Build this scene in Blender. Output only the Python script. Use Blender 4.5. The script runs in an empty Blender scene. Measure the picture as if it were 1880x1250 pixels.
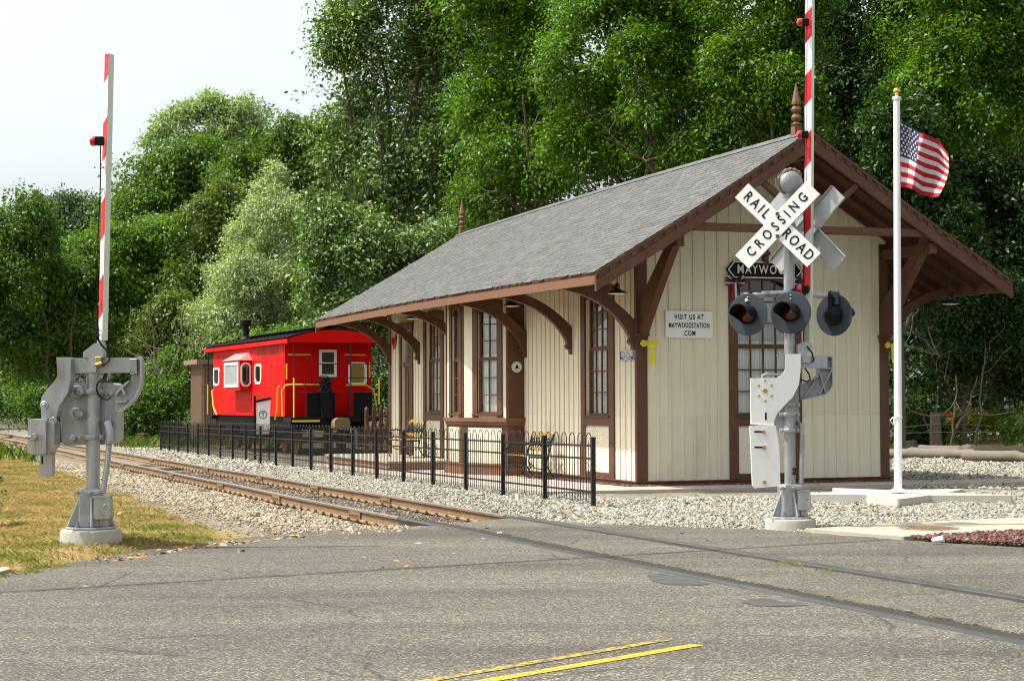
import bpy, math, random
import numpy as np
from mathutils import Vector, Matrix
random.seed(7)
RNG = np.random.default_rng(7)
scene = bpy.context.scene
COL = scene.collection
R = math.radians

# ------------------------------------------------------------------ survey of the place
FPX = 3400.0
CAM = np.array([0, 0, 1.44])
_p = math.atan(106 / FPX)
_r = 0.0038
FW = np.array([0, math.cos(_p), math.sin(_p)])
_U = np.array([0, -math.sin(_p), math.cos(_p)])
_X = np.array([1.0, 0, 0])
RT = math.cos(_r) * _X - math.sin(_r) * _U
UP = math.sin(_r) * _X + math.cos(_r) * _U
TA = R(19.0)
T = np.array([-math.sin(TA), math.cos(TA), 0])     # along the track
N = np.array([math.cos(TA), math.sin(TA), 0])      # across the track, to the right
K = 0.0062


def ray(x, y):
    return (x - 940) / FPX * RT - (y - 625) / FPX * UP + FW


def hit(x, y, p0, n):
    d = ray(x, y)
    return CAM + d * (((np.array(p0) - CAM) @ n) / (d @ n))


def gp(x, y, dz=0.0):
    return hit(x, y, [0, 0, dz], np.array([K * T[0], K * T[1], 1.0]))


def dp(x, y, Y):
    d = ray(x, y)
    return CAM + d * (Y / d[1])


def plane_z(x, y):
    return -K * (x * T[0] + y * T[1])


def smooth(a, b, x):
    t = np.clip((x - a) / (b - a), 0, 1)
    return t * t * (3 - 2 * t)


def fbm(x, y, s=1.0, seed=0):
    r = np.random.default_rng(seed)
    v = 0
    for i in range(5):
        f = s * (1.7 ** i)
        a, b, c, d = r.uniform(0, 6.28, 4)
        th = r.uniform(0, 3.14)
        v = v + (np.sin(f * (x * np.cos(th) + y * np.sin(th)) + a) * np.sin(f * 1.13 * (y * np.cos(th) - x * np.sin(th)) + b)) / (1.3 ** i)
    return v / 2.2


def ground_off(p, s):
    """height of the open ground above the base plane, p across / s along the track"""
    bed = -0.16 * smooth(5.0, 5.9, p) * (1 - smooth(8.9, 9.9, p)) * smooth(22.3, 23.6, s)
    verge = 0.075 * (1 - smooth(3.2, 5.6, p)) * smooth(15.0, 18.0, s)
    if 'ROAD' in globals():
        x, y = p * N[0] + s * T[0], p * N[1] + s * T[1]
        dist = np.full(np.shape(x), 1e9)
        for i in range(0, 16):
            a, b = np.array(ROAD[i]), np.array(ROAD[i + 1])
            d = b - a
            t = np.clip(((x - a[0]) * d[0] + (y - a[1]) * d[1]) / (d @ d), 0, 1)
            dist = np.minimum(dist, np.hypot(x - a[0] - t * d[0], y - a[1] - t * d[1]))
        verge = verge * smooth(0.0, 0.4, dist) * ~pip(ROAD + [(60, 14), (60, -60), (-60, -60), (-60, 3)], x, y)
    rough = 0.02 * fbm(p, s, 1.3, 3)
    return bed + verge + rough - 0.02


def ps(x, y):
    return x * N[0] + y * N[1], x * T[0] + y * T[1]


def gz(x, y):
    p, s = ps(x, y)
    return plane_z(x, y) + ground_off(p, s)


# ------------------------------------------------------------------ materials
def nd(nt, typ, **kw):
    n = nt.nodes.new(typ)
    for k, v in kw.items():
        if k in n.inputs:
            n.inputs[k].default_value = v
        else:
            setattr(n, k, v)
    return n


def pm(name, col, rough=0.6, var=0.15, scale=6.0, bump=0.15, bscale=60.0, metal=0.0, rnd=0.06,
       spec=0.4, dirt=None, damt=0.0, dscale=2.0, stretch=None, coat=0.0, bdist=0.01):
    m = bpy.data.materials.new(name)
    m.use_nodes = True
    nt = m.node_tree
    L = nt.links
    b = nt.nodes['Principled BSDF']
    b.inputs['Roughness'].default_value = rough
    b.inputs['Metallic'].default_value = metal
    b.inputs['Specular IOR Level'].default_value = spec
    b.inputs['Coat Weight'].default_value = coat
    tc = nd(nt, 'ShaderNodeTexCoord')
    vec = tc.outputs['Object']
    if stretch:
        mp = nd(nt, 'ShaderNodeMapping')
        mp.inputs['Scale'].default_value = stretch
        L.new(vec, mp.inputs['Vector'])
        vec = mp.outputs['Vector']
    n1 = nd(nt, 'ShaderNodeTexNoise', Scale=scale, Detail=6.0, Roughness=0.65)
    L.new(vec, n1.inputs['Vector'])
    mr = nd(nt, 'ShaderNodeMapRange')
    mr.inputs['From Min'].default_value = 0.25
    mr.inputs['From Max'].default_value = 0.75
    mr.inputs['To Min'].default_value = 1 - var
    mr.inputs['To Max'].default_value = 1 + var
    L.new(n1.outputs['Fac'], mr.inputs['Value'])
    at = nd(nt, 'ShaderNodeAttribute', attribute_name='rnd')
    mr2 = nd(nt, 'ShaderNodeMapRange')
    mr2.inputs['To Min'].default_value = 1 - rnd
    mr2.inputs['To Max'].default_value = 1 + rnd
    L.new(at.outputs['Fac'], mr2.inputs['Value'])
    mu = nd(nt, 'ShaderNodeMath', operation='MULTIPLY')
    L.new(mr.outputs['Result'], mu.inputs[0])
    L.new(mr2.outputs['Result'], mu.inputs[1])
    vm = nd(nt, 'ShaderNodeVectorMath', operation='SCALE')
    vm.inputs[0].default_value = col[:3]
    L.new(mu.outputs[0], vm.inputs['Scale'])
    out = vm.outputs['Vector']
    if dirt:
        n3 = nd(nt, 'ShaderNodeTexNoise', Scale=dscale, Detail=8.0, Roughness=0.7)
        L.new(vec, n3.inputs['Vector'])
        r3 = nd(nt, 'ShaderNodeMapRange')
        r3.inputs['From Min'].default_value = 0.52
        r3.inputs['From Max'].default_value = 0.72
        r3.inputs['To Max'].default_value = damt
        L.new(n3.outputs['Fac'], r3.inputs['Value'])
        mx = nd(nt, 'ShaderNodeMix', data_type='RGBA')
        mx.inputs[7].default_value = (*dirt, 1)
        L.new(r3.outputs['Result'], mx.inputs[0])
        L.new(out, mx.inputs[6])
        out = mx.outputs[2]
    L.new(out, b.inputs['Base Color'])
    rr = nd(nt, 'ShaderNodeMapRange')
    rr.inputs['To Min'].default_value = max(0.02, rough - 0.12)
    rr.inputs['To Max'].default_value = min(1, rough + 0.12)
    L.new(n1.outputs['Fac'], rr.inputs['Value'])
    L.new(rr.outputs['Result'], b.inputs['Roughness'])
    if bump:
        n2 = nd(nt, 'ShaderNodeTexNoise', Scale=bscale, Detail=4.0)
        L.new(vec, n2.inputs['Vector'])
        bp = nd(nt, 'ShaderNodeBump', Strength=bump, Distance=bdist)
        L.new(n2.outputs['Fac'], bp.inputs['Height'])
        L.new(bp.outputs['Normal'], b.inputs['Normal'])
    return m


def leafmat(name, c0, c1, trans=0.35, rough=0.45, spec=0.35, pale=None, pamt=0.0):
    """leaf: colour varies leaf by leaf and branch by branch; light passes through; some leaves show a pale underside"""
    m = bpy.data.materials.new(name)
    m.use_nodes = True
    nt = m.node_tree
    L = nt.links
    b = nt.nodes['Principled BSDF']
    b.inputs['Roughness'].default_value = rough
    b.inputs['Specular IOR Level'].default_value = spec
    at = nd(nt, 'ShaderNodeAttribute', attribute_name='rnd')
    tc = nd(nt, 'ShaderNodeTexCoord')
    nz = nd(nt, 'ShaderNodeTexNoise', Scale=0.6, Detail=3.0)
    L.new(tc.outputs['Object'], nz.inputs['Vector'])
    ad = nd(nt, 'ShaderNodeMath', operation='ADD')
    L.new(at.outputs['Fac'], ad.inputs[0])
    L.new(nz.outputs['Fac'], ad.inputs[1])
    mr = nd(nt, 'ShaderNodeMapRange')
    mr.inputs['From Min'].default_value = 0.35
    mr.inputs['From Max'].default_value = 1.45
    L.new(ad.outputs[0], mr.inputs['Value'])
    mx = nd(nt, 'ShaderNodeMix', data_type='RGBA')
    mx.inputs[6].default_value = (*c0, 1)
    mx.inputs[7].default_value = (*c1, 1)
    L.new(mr.outputs['Result'], mx.inputs[0])
    out = mx.outputs[2]
    if pale:
        wn = nd(nt, 'ShaderNodeTexWhiteNoise', noise_dimensions='1D')
        L.new(at.outputs['Fac'], wn.inputs['W'])
        gt = nd(nt, 'ShaderNodeMath', operation='GREATER_THAN')
        gt.inputs[1].default_value = 1 - pamt
        L.new(wn.outputs['Value'], gt.inputs[0])
        mx2 = nd(nt, 'ShaderNodeMix', data_type='RGBA')
        mx2.inputs[7].default_value = (*pale, 1)
        L.new(gt.outputs[0], mx2.inputs[0])
        L.new(out, mx2.inputs[6])
        out = mx2.outputs[2]
    L.new(out, b.inputs['Base Color'])
    tr = nd(nt, 'ShaderNodeBsdfTranslucent')
    tm = nd(nt, 'ShaderNodeMix', data_type='RGBA')
    tm.blend_type = 'MULTIPLY'
    tm.inputs[0].default_value = 1.0
    tm.inputs[7].default_value = (1.25, 1.35, 0.5, 1)
    L.new(out, tm.inputs[6])
    L.new(tm.outputs[2], tr.inputs['Color'])
    ms = nd(nt, 'ShaderNodeMixShader')
    ms.inputs[0].default_value = trans
    L.new(b.outputs['BSDF'], ms.inputs[1])
    L.new(tr.outputs['BSDF'], ms.inputs[2])
    L.new(ms.outputs['Shader'], nt.nodes['Material Output'].inputs['Surface'])
    return m


def glassmat(name, tint=(0.97, 0.985, 0.975), refl=0.10):
    m = bpy.data.materials.new(name)
    m.use_nodes = True
    nt = m.node_tree
    L = nt.links
    nt.nodes.remove(nt.nodes['Principled BSDF'])
    tr = nd(nt, 'ShaderNodeBsdfTransparent')
    tr.inputs['Color'].default_value = (*tint, 1)
    gl = nd(nt, 'ShaderNodeBsdfGlossy', Roughness=0.03)
    lw = nd(nt, 'ShaderNodeLayerWeight', Blend=0.35)
    mr = nd(nt, 'ShaderNodeMapRange')
    mr.inputs['To Min'].default_value = refl * 0.4
    mr.inputs['To Max'].default_value = min(1, refl * 4)
    L.new(lw.outputs['Facing'], mr.inputs['Value'])
    ms = nd(nt, 'ShaderNodeMixShader')
    L.new(mr.outputs['Result'], ms.inputs[0])
    L.new(tr.outputs[0], ms.inputs[1])
    L.new(gl.outputs[0], ms.inputs[2])
    tcw = nd(nt, 'ShaderNodeTexCoord')
    nw = nd(nt, 'ShaderNodeTexNoise', Scale=3.0, Detail=1.0)
    L.new(tcw.outputs['Object'], nw.inputs['Vector'])
    bw = nd(nt, 'ShaderNodeBump', Strength=0.02, Distance=0.01)
    L.new(nw.outputs['Fac'], bw.inputs['Height'])
    L.new(bw.outputs['Normal'], gl.inputs['Normal'])
    L.new(ms.outputs[0], nt.nodes['Material Output'].inputs['Surface'])
    return m


M = {}
M['cream'] = pm('cream_paint', (0.68, 0.63, 0.475), 0.65, 0.08, 1.3, 0.12, 30, rnd=0.06, dirt=(0.44, 0.39, 0.28), damt=0.5, dscale=1.3, stretch=(1, 1, 0.3))
M['brown'] = pm('brown_paint', (0.092, 0.036, 0.0165), 0.55, 0.14, 2.5, 0.15, 40, rnd=0.06, dirt=(0.2, 0.1, 0.06), damt=0.35, dscale=3.0)
M['brownlt'] = pm('fascia_brown_paint', (0.165, 0.072, 0.035), 0.6, 0.12, 2.0, 0.15, 40, rnd=0.06, dirt=(0.12, 0.05, 0.03), damt=0.4, dscale=2.0)
M['soffit'] = pm('soffit_brown_paint', (0.085, 0.035, 0.02), 0.7, 0.15, 2.0, 0.1, 30)
M['shingle'] = pm('grey_asphalt_shingle', (0.094, 0.094, 0.091), 0.9, 0.08, 3.0, 0.35, 120, rnd=0.2, dirt=(0.085, 0.083, 0.08), damt=0.25, dscale=0.9)
M['glass'] = glassmat('window_glass')
M['blind'] = pm('white_window_blind', (0.8, 0.82, 0.8), 0.8, 0.08, 2, 0)
M['blindup'] = pm('reflection_greyed_blind', (0.54, 0.56, 0.55), 0.8, 0.2, 3, 0)  # upper blind: dark reflection of trees put into its grey
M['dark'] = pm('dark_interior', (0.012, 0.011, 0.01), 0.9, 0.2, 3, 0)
M['iron'] = pm('black_iron_paint', (0.008, 0.008, 0.009), 0.38, 0.25, 6, 0.08, 60)
M['alu'] = pm('aluminium_paint', (0.37, 0.378, 0.38), 0.42, 0.2, 7, 0.15, 70, metal=0.55, dirt=(0.17, 0.14, 0.09), damt=0.75, dscale=5.5, stretch=(1, 1, 0.4))
M['aludk'] = pm('weathered_aluminium_paint', (0.3, 0.31, 0.31), 0.5, 0.15, 7, 0.15, 70, metal=0.5, dirt=(0.2, 0.17, 0.12), damt=0.5, dscale=4)
M['white'] = pm('white_enamel', (0.78, 0.78, 0.74), 0.42, 0.05, 4, 0.05, 40, dirt=(0.5, 0.47, 0.38), damt=0.3, dscale=3.0, stretch=(1, 1, 0.5))
M['reflw'] = pm('white_reflective_sheet', (0.8, 0.8, 0.77), 0.35, 0.03, 4, 0.02, 40)
M['backgrey'] = pm('bare_sign_back', (0.40, 0.415, 0.42), 0.4, 0.1, 4, 0.03, 40, metal=0.35)
M['greenw'] = pm('pale_green_white_plastic', (0.66, 0.70, 0.55), 0.4, 0.05, 4, 0.03, 40)
M['redst'] = pm('red_reflective_sheet', (0.62, 0.012, 0.02), 0.35, 0.06, 4, 0.02, 40)
M['black'] = pm('black_paint', (0.008, 0.008, 0.009), 0.6, 0.2, 5, 0.05, 40, spec=0.15)
M['lampgrey'] = pm('dark_grey_lamp_paint', (0.030, 0.038, 0.050), 0.5, 0.14, 5, 0.08, 50, dirt=(0.055, 0.062, 0.072), damt=0.4, dscale=4)
M['lens'] = pm('red_lens_glass', (0.07, 0.002, 0.003), 0.12, 0.1, 30, 0.3, 120, coat=0.6)  # shade inside the visor is put into this dark red
M['lensbr'] = pm('bright_red_lens', (0.5, 0.006, 0.02), 0.12, 0.1, 30, 0.3, 120, coat=0.6)
M['conc'] = pm('concrete', (0.36, 0.34, 0.30), 0.85, 0.14, 5, 0.4, 60, dirt=(0.25, 0.23, 0.2), damt=0.5, dscale=2.2)
M['concstar'] = pm('whitewashed_concrete', (0.43, 0.415, 0.365), 0.85, 0.1, 4, 0.3, 60, dirt=(0.34, 0.31, 0.26), damt=0.5, dscale=2.0)
M['concw'] = pm('pale_concrete', (0.36, 0.325, 0.25), 0.85, 0.08, 3, 0.3, 60, dirt=(0.27, 0.24, 0.185), damt=0.6, dscale=1.2)
M['rust'] = pm('rail_rust', (0.19, 0.115, 0.055), 0.8, 0.25, 5, 0.3, 40, dirt=(0.09, 0.05, 0.03), damt=0.7, dscale=3)
M['railtop'] = pm('worn_rail_head', (0.30, 0.29, 0.29), 0.38, 0.2, 3, 0.1, 30, metal=0.7, stretch=(6, 0.3, 6))
M['steel'] = pm('dull_road_rail_steel', (0.105, 0.10, 0.10), 0.4, 0.2, 3, 0.1, 30, metal=0.6, stretch=(6, 0.3, 6))
M['flange'] = pm('rusty_flangeway', (0.026, 0.021, 0.014), 0.85, 0.35, 4, 0.4, 30, dirt=(0.03, 0.026, 0.02), damt=0.7, dscale=3)
M['tie'] = pm('weathered_tie_wood', (0.055, 0.038, 0.026), 0.85, 0.3, 4, 0.5, 30, rnd=0.3, stretch=(1, 6, 6))
M['red'] = pm('caboose_red_paint', (0.62, 0.004, 0.003), 0.42, 0.06, 3, 0.04, 20, rnd=0.05, spec=0.08, dirt=(0.40, 0.006, 0.004), damt=0.45, dscale=1.6, stretch=(1, 1, 0.3))
M['cabroof'] = pm('black_roof_tar', (0.008, 0.008, 0.009), 0.9, 0.25, 4, 0.2, 30, spec=0.05)
M['yellow'] = pm('yellow_paint', (0.75, 0.48, 0.015), 0.45, 0.08, 6, 0.05, 40)
M['dkred'] = pm('dark_lettering_paint', (0.16, 0.015, 0.012), 0.5, 0.1, 5, 0)
M['navy'] = pm('navy_enamel', (0.012, 0.025, 0.12), 0.35, 0.08, 5, 0.02)
M['shed'] = pm('brown_ribbed_metal', (0.235, 0.15, 0.10), 0.55, 0.08, 3, 0.05, 30)
M['wood'] = pm('weathered_grey_wood', (0.155, 0.13, 0.10), 0.85, 0.25, 6, 0.5, 30, dirt=(0.1, 0.08, 0.06), damt=0.6, dscale=3, stretch=(4, 4, 0.6))
M['slat'] = pm('honey_wood_slat', (0.36, 0.20, 0.04), 0.5, 0.15, 6, 0.2, 30)
M['ribbon'] = pm('yellow_ribbon', (0.72, 0.60, 0.01), 0.5, 0.1, 8, 0)
M['flagr'] = pm('flag_red_cloth', (0.36, 0.006, 0.014), 0.75, 0.06, 5, 0.1, 200)
M['flagw'] = pm('flag_white_cloth', (0.56, 0.55, 0.54), 0.75, 0.04, 5, 0.1, 200)
M['flagb'] = pm('flag_blue_cloth', (0.008, 0.013, 0.06), 0.75, 0.08, 5, 0.1, 200)
M['gold'] = pm('gold_ball', (0.75, 0.45, 0.08), 0.22, 0.05, 5, 0, metal=1.0)
M['pole'] = pm('white_flagpole_paint', (0.82, 0.82, 0.82), 0.3, 0.03, 4, 0.0)
M['lampgreen'] = pm('dark_green_enamel', (0.01, 0.03, 0.025), 0.3, 0.1, 5, 0)
M['bark'] = pm('grey_brown_bark', (0.11, 0.085, 0.065), 0.9, 0.3, 5, 0.7, 18, stretch=(3, 3, 0.5), bdist=0.04)
M['barklt'] = pm('pale_grey_bark', (0.2, 0.17, 0.14), 0.9, 0.25, 5, 0.6, 18, stretch=(3, 3, 0.5), bdist=0.03)
M['houseroof'] = pm('brown_house_shingle', (0.07, 0.042, 0.028), 0.9, 0.25, 8, 0.4, 30)
M['housew'] = pm('white_house_siding', (0.70, 0.71, 0.70), 0.6, 0.06, 3, 0.05, 30)
M['brass'] = pm('brass_bolt', (0.45, 0.30, 0.08), 0.4, 0.2, 20, 0.1, 60, metal=0.7)
M['brickred'] = pm('brick_step', (0.30, 0.17, 0.13), 0.85, 0.2, 10, 0.3, 40)
M['yelwarp'] = pm('old_wicker_blind', (0.30, 0.19, 0.035), 0.7, 0.3, 14, 0.3, 40)


# ------------------------------------------------------------------ mesh building
def frame_from(o, ax, bx):
    """4x4 whose columns are ax, bx, ax x bx and origin o"""
    ax = Vector(ax).normalized()
    bx = Vector(bx).normalized()
    c = ax.cross(bx)
    return Matrix(((ax.x, bx.x, c.x, o[0]), (ax.y, bx.y, c.y, o[1]), (ax.z, bx.z, c.z, o[2]), (0, 0, 0, 1)))


class MB:
    def __init__(s):
        s.V, s.F, s.Mi, s.Rn = [], [], [], []

    def add(s, vs, fs, m=0, r=None, mat=None):
        b = len(s.V)
        if mat is not None:
            vs = [mat @ Vector(v) for v in vs]
        s.V.extend([(float(v[0]), float(v[1]), float(v[2])) for v in vs])
        r = random.random() if r is None else r
        for f in fs:
            s.F.append([b + i for i in f])
            s.Mi.append(m)
            s.Rn.append(r)
        return s

    def box(s, x0, x1, y0, y1, z0, z1, m=0, mat=None):
        if x0 > x1: x0, x1 = x1, x0
        if y0 > y1: y0, y1 = y1, y0
        if z0 > z1: z0, z1 = z1, z0
        vs = [(x0, y0, z0), (x1, y0, z0), (x1, y1, z0), (x0, y1, z0), (x0, y0, z1), (x1, y0, z1), (x1, y1, z1), (x0, y1, z1)]
        return s.add(vs, [(0, 3, 2, 1), (4, 5, 6, 7), (0, 1, 5, 4), (1, 2, 6, 5), (2, 3, 7, 6), (3, 0, 4, 7)], m, None, mat)

    def beam(s, p, q, w, h, up=(0, 0, 1), m=0):
        p, q = Vector(p), Vector(q)
        d = (q - p).normalized()
        u = Vector(up)
        a = d.cross(u)
        if a.length < 1e-4:
            a = d.cross(Vector((1, 0, 0)))
        a.normalize()
        b = a.cross(d)
        a *= w / 2
        b *= h / 2
        vs = [p - a - b, p + a - b, p + a + b, p - a + b, q - a - b, q + a - b, q + a + b, q - a + b]
        return s.add(vs, [(0, 3, 2, 1), (4, 5, 6, 7), (0, 1, 5, 4), (1, 2, 6, 5), (2, 3, 7, 6), (3, 0, 4, 7)], m)

    def tube(s, pts, r, n=8, m=0, caps=True, closed=False):
        pts = [Vector(p) for p in pts]
        k = len(pts)
        rs = r if isinstance(r, (list, tuple)) else [r] * k
        vs, fs = [], []
        prev = None
        for i, p in enumerate(pts):
            if closed:
                d = pts[(i + 1) % k] - pts[i - 1]
            else:
                d = pts[min(i + 1, k - 1)] - pts[max(i - 1, 0)]
            d.normalize()
            if prev is None:
                a = d.cross(Vector((0, 0, 1)))
                if a.length < 1e-3:
                    a = d.cross(Vector((1, 0, 0)))
            else:
                a = prev - d * prev.dot(d)
            a.normalize()
            prev = a
            b = d.cross(a)
            for j in range(n):
                t = 2 * math.pi * j / n
                vs.append(p + (a * math.cos(t) + b * math.sin(t)) * rs[i])
        for i in range(k if closed else k - 1):
            i2 = (i + 1) % k
            for j in range(n):
                fs.append((i * n + j, i * n + (j + 1) % n, i2 * n + (j + 1) % n, i2 * n + j))
        if caps and not closed:
            fs.append(tuple(range(n))[::-1])
            fs.append(tuple(range((k - 1) * n, k * n)))
        return s.add(vs, fs, m)

    def cyl(s, p, q, r0, r1=None, n=16, m=0):
        return s.tube([p, q], [r0, r0 if r1 is None else r1], n, m)

    def lathe(s, prof, c=(0, 0, 0), n=20, m=0, mat=None, ang=0.0):
        vs, fs = [], []
        for r_, z in prof:
            for j in range(n):
                t = 2 * math.pi * j / n + ang
                vs.append((c[0] + r_ * math.cos(t), c[1] + r_ * math.sin(t), c[2] + z))
        k = len(prof)
        for i in range(k - 1):
            for j in range(n):
                fs.append((i * n + j, i * n + (j + 1) % n, (i + 1) * n + (j + 1) % n, (i + 1) * n + j))
        fs.append(tuple(range(n))[::-1])
        fs.append(tuple(range((k - 1) * n, k * n)))
        return s.add(vs, fs, m, None, mat)

    def prism(s, poly, t0, t1, mat=None, m=0, mside=None):
        """polygon in local xy extruded along local z"""
        n = len(poly)
        vs = [(a, b, t0) for a, b in poly] + [(a, b, t1) for a, b in poly]
        area = sum(poly[i][0] * poly[(i + 1) % n][1] - poly[(i + 1) % n][0] * poly[i][1] for i in range(n))
        top, bot = tuple(range(n, 2 * n)), tuple(range(n))[::-1]
        sd = [(i, (i + 1) % n, n + (i + 1) % n, n + i) for i in range(n)]
        if (area < 0) != (t1 < t0):
            top, bot = top[::-1], bot[::-1]
            sd = [f[::-1] for f in sd]
        s.add(vs, [top, bot], m, None, mat)
        return s.add(vs, sd, m if mside is None else mside, None, mat)

    def sphere(s, c, r, n=16, k=10, m=0, sc=(1, 1, 1)):
        prof = [(max(1e-4, math.sin(math.pi * i / k)), -math.cos(math.pi * i / k)) for i in range(k + 1)]
        mt = Matrix.Translation(c) @ Matrix.Diagonal((r * sc[0], r * sc[1], r * sc[2], 1))
        return s.lathe(prof, n=n, m=m, mat=mt)

    def build(s, name, mats, parent=None, smooth_=False, bevel=0.0, ang=35):
        me = bpy.data.meshes.new(name)
        me.from_pydata(s.V, [], s.F)
        if not isinstance(mats, (list, tuple)):
            mats = [mats]
        for m_ in mats:
            me.materials.append(m_)
        me.polygons.foreach_set('material_index', s.Mi)
        at = me.attributes.new('rnd', 'FLOAT', 'FACE')
        at.data.foreach_set('value', s.Rn)
        if smooth_:
            me.shade_smooth()
            me.set_sharp_from_angle(angle=R(ang))
        me.update()
        o = bpy.data.objects.new(name, me)
        COL.objects.link(o)
        if parent:
            o.parent = parent
        if bevel:
            md = o.modifiers.new('edge', 'BEVEL')
            md.width = bevel
            md.segments = 1
            md.limit_method = 'ANGLE'
        return o


def np_mesh(name, V, F, mat, parent=None, rnd=None, smooth_=False):
    """V (n,3), F (m,k) arrays"""
    me = bpy.data.meshes.new(name)
    n, m_, k = len(V), len(F), F.shape[1]
    me.vertices.add(n)
    me.vertices.foreach_set('co', np.ascontiguousarray(V, dtype=np.float32).ravel())
    me.loops.add(m_ * k)
    me.loops.foreach_set('vertex_index', np.ascontiguousarray(F, dtype=np.int32).ravel())
    me.polygons.add(m_)
    me.polygons.foreach_set('loop_start', np.arange(0, m_ * k, k, dtype=np.int32))
    if rnd is not None:
        at = me.attributes.new('rnd', 'FLOAT', 'FACE')
        at.data.foreach_set('value', np.ascontiguousarray(rnd, dtype=np.float32))
    me.materials.append(mat)
    me.update(calc_edges=True)
    if smooth_:
        me.shade_smooth()
    o = bpy.data.objects.new(name, me)
    COL.objects.link(o)
    if parent:
        o.parent = parent
    return o


def tag(o, label=None, cat=None, group=None, kind=None):
    if label: o['label'] = label
    if cat: o['category'] = cat
    if group: o['group'] = group
    if kind: o['kind'] = kind
    return o


def thing(name, label, cat, loc=(0, 0, 0), rz=0.0, group=None):
    o = bpy.data.objects.new(name, None)
    o.empty_display_size = 0.2
    COL.objects.link(o)
    o.location = [float(a) for a in loc]
    o.rotation_euler = (0, 0, rz)
    return tag(o, label, cat, group)


def copy_tree(o, parent=None):
    c = o.copy()
    COL.objects.link(c)
    if parent:
        c.parent = parent
    for ch in list(o.children):
        copy_tree(ch, c)
    return c


def text(name, body, size, mat, parent, mtx, depth=0.004, sx=1.0, bold=0.0, spacing=1.0):
    cu = bpy.data.curves.new(name, 'FONT')
    cu.body = body
    cu.size = size
    cu.extrude = depth / 2
    cu.offset = bold
    cu.space_character = spacing
    cu.align_x = 'CENTER'
    cu.align_y = 'CENTER'
    cu.resolution_u = 3
    tmp = bpy.data.objects.new('tmp', cu)
    COL.objects.link(tmp)
    dg = bpy.context.evaluated_depsgraph_get()
    me = bpy.data.meshes.new_from_object(tmp.evaluated_get(dg))
    bpy.data.objects.remove(tmp)
    bpy.data.curves.remove(cu)
    me.name = name
    me.materials.clear()
    me.materials.append(mat)
    me.transform(mtx @ Matrix.Diagonal((sx, 1, 1, 1)))
    o = bpy.data.objects.new(name, me)
    COL.objects.link(o)
    o.parent = parent
    return o


def bez(p0, p1, p2, n=8):
    out = []
    for i in range(n + 1):
        t = i / n
        out.append(tuple((1 - t) ** 2 * a + 2 * t * (1 - t) * b + t * t * c for a, b, c in zip(p0, p1, p2)))
    return out


# ------------------------------------------------------------------ ground, road, paving
def pip(poly, x, y):
    inside = np.zeros(np.shape(x), bool)
    n = len(poly)
    for i in range(n):
        x0, y0 = poly[i][:2]
        x1, y1 = poly[(i + 1) % n][:2]
        c = ((y0 > y) != (y1 > y)) & (x < (x1 - x0) * (y - y0) / (y1 - y0 + 1e-12) + x0)
        inside ^= c
    return inside


def gpoly(px):
    return [tuple(gp(a, b)[:2]) for a, b in px]


road_px = [(-400, 1130), (-100, 1080), (-40, 1062), (0, 1053), (60, 1046), (130, 1033), (190, 1022), (240, 1012), (330, 1000), (400, 990), (480, 983),
           (560, 977), (640, 973), (700, 970), (745, 972), (785, 966), (850, 959), (930, 951), (975, 953), (1000, 955), (1100, 961), (1200, 965), (1300, 968),
           (1410, 972), (1480, 977), (1560, 983), (1650, 990), (1760, 998), (1880, 1004), (2200, 1022), (2600, 1040)]
ROAD = gpoly(road_px)


def roughen(poly, step=0.25, amp=0.035, seed=1):
    r = np.random.default_rng(seed)
    out = []
    for i in range(len(poly) - 1):
        a, b = np.array(poly[i]), np.array(poly[i + 1])
        k = max(1, int(np.linalg.norm(b - a) / step))
        for j in range(k):
            out.append(tuple(a + (b - a) * j / k + r.normal(0, amp, 2)))
    out.append(poly[-1])
    return out


ROADR = roughen(ROAD) + [(60, 14), (60, -60), (-60, -60), (-60, 3)]
LAWN_PX = [(-160, 1105), (0, 1061), (60, 1054), (130, 1042), (190, 1031), (240, 1021), (330, 1008), (420, 996), (330, 958), (230, 914), (140, 880), (50, 848), (-160, 820)]
G1 = gpoly([(-200, 783), (0, 813), (60, 846), (150, 878), (230, 912), (330, 962), (450, 992), (560, 982), (760, 980), (1000, 962), (1200, 970), (1480, 985),
            (1700, 975), (1900, 955), (2150, 942), (2150, 897), (1640, 890), (1172, 893), (830, 860), (690, 842), (480, 815), (300, 803), (0, 788)])
G3 = gpoly([(1635, 893), (2150, 902), (2150, 834), (1880, 833), (1640, 835)])
LAWN = gpoly(LAWN_PX)


def axis(lo, hi, step, far):
    a = np.arange(lo, hi, step)
    g = [step * 1.35 ** i for i in range(1, 40)]
    out = np.cumsum(g)
    out = out[out < far]
    return np.concatenate([(lo - out)[::-1], a, hi + out])


pa = axis(-4, 26, 0.14, 900)
sa = axis(12, 76, 0.2, 900)
sa = np.unique(np.concatenate([sa, np.arange(14, 26, 0.1)]).round(4))
PP, SS = np.meshgrid(pa, sa)
XX = PP * N[0] + SS * T[0]
YY = PP * N[1] + SS * T[1]
wob = 0.25 * fbm(PP, SS, 2.2, 11)
inroad = pip(ROADR, XX, YY)
far_fade = 1 - smooth(90, 200, np.hypot(XX, YY))
ZZ = -K * np.clip(SS, -60, 140) + ground_off(PP, SS) - 0.07 * inroad
V = np.stack([XX, YY, ZZ], -1).reshape(-1, 3)
ny, nx = PP.shape
idx = np.arange(ny * nx).reshape(ny, nx)
F = np.stack([idx[:-1, :-1], idx[:-1, 1:], idx[1:, 1:], idx[1:, :-1]], -1).reshape(-1, 4)


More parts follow.
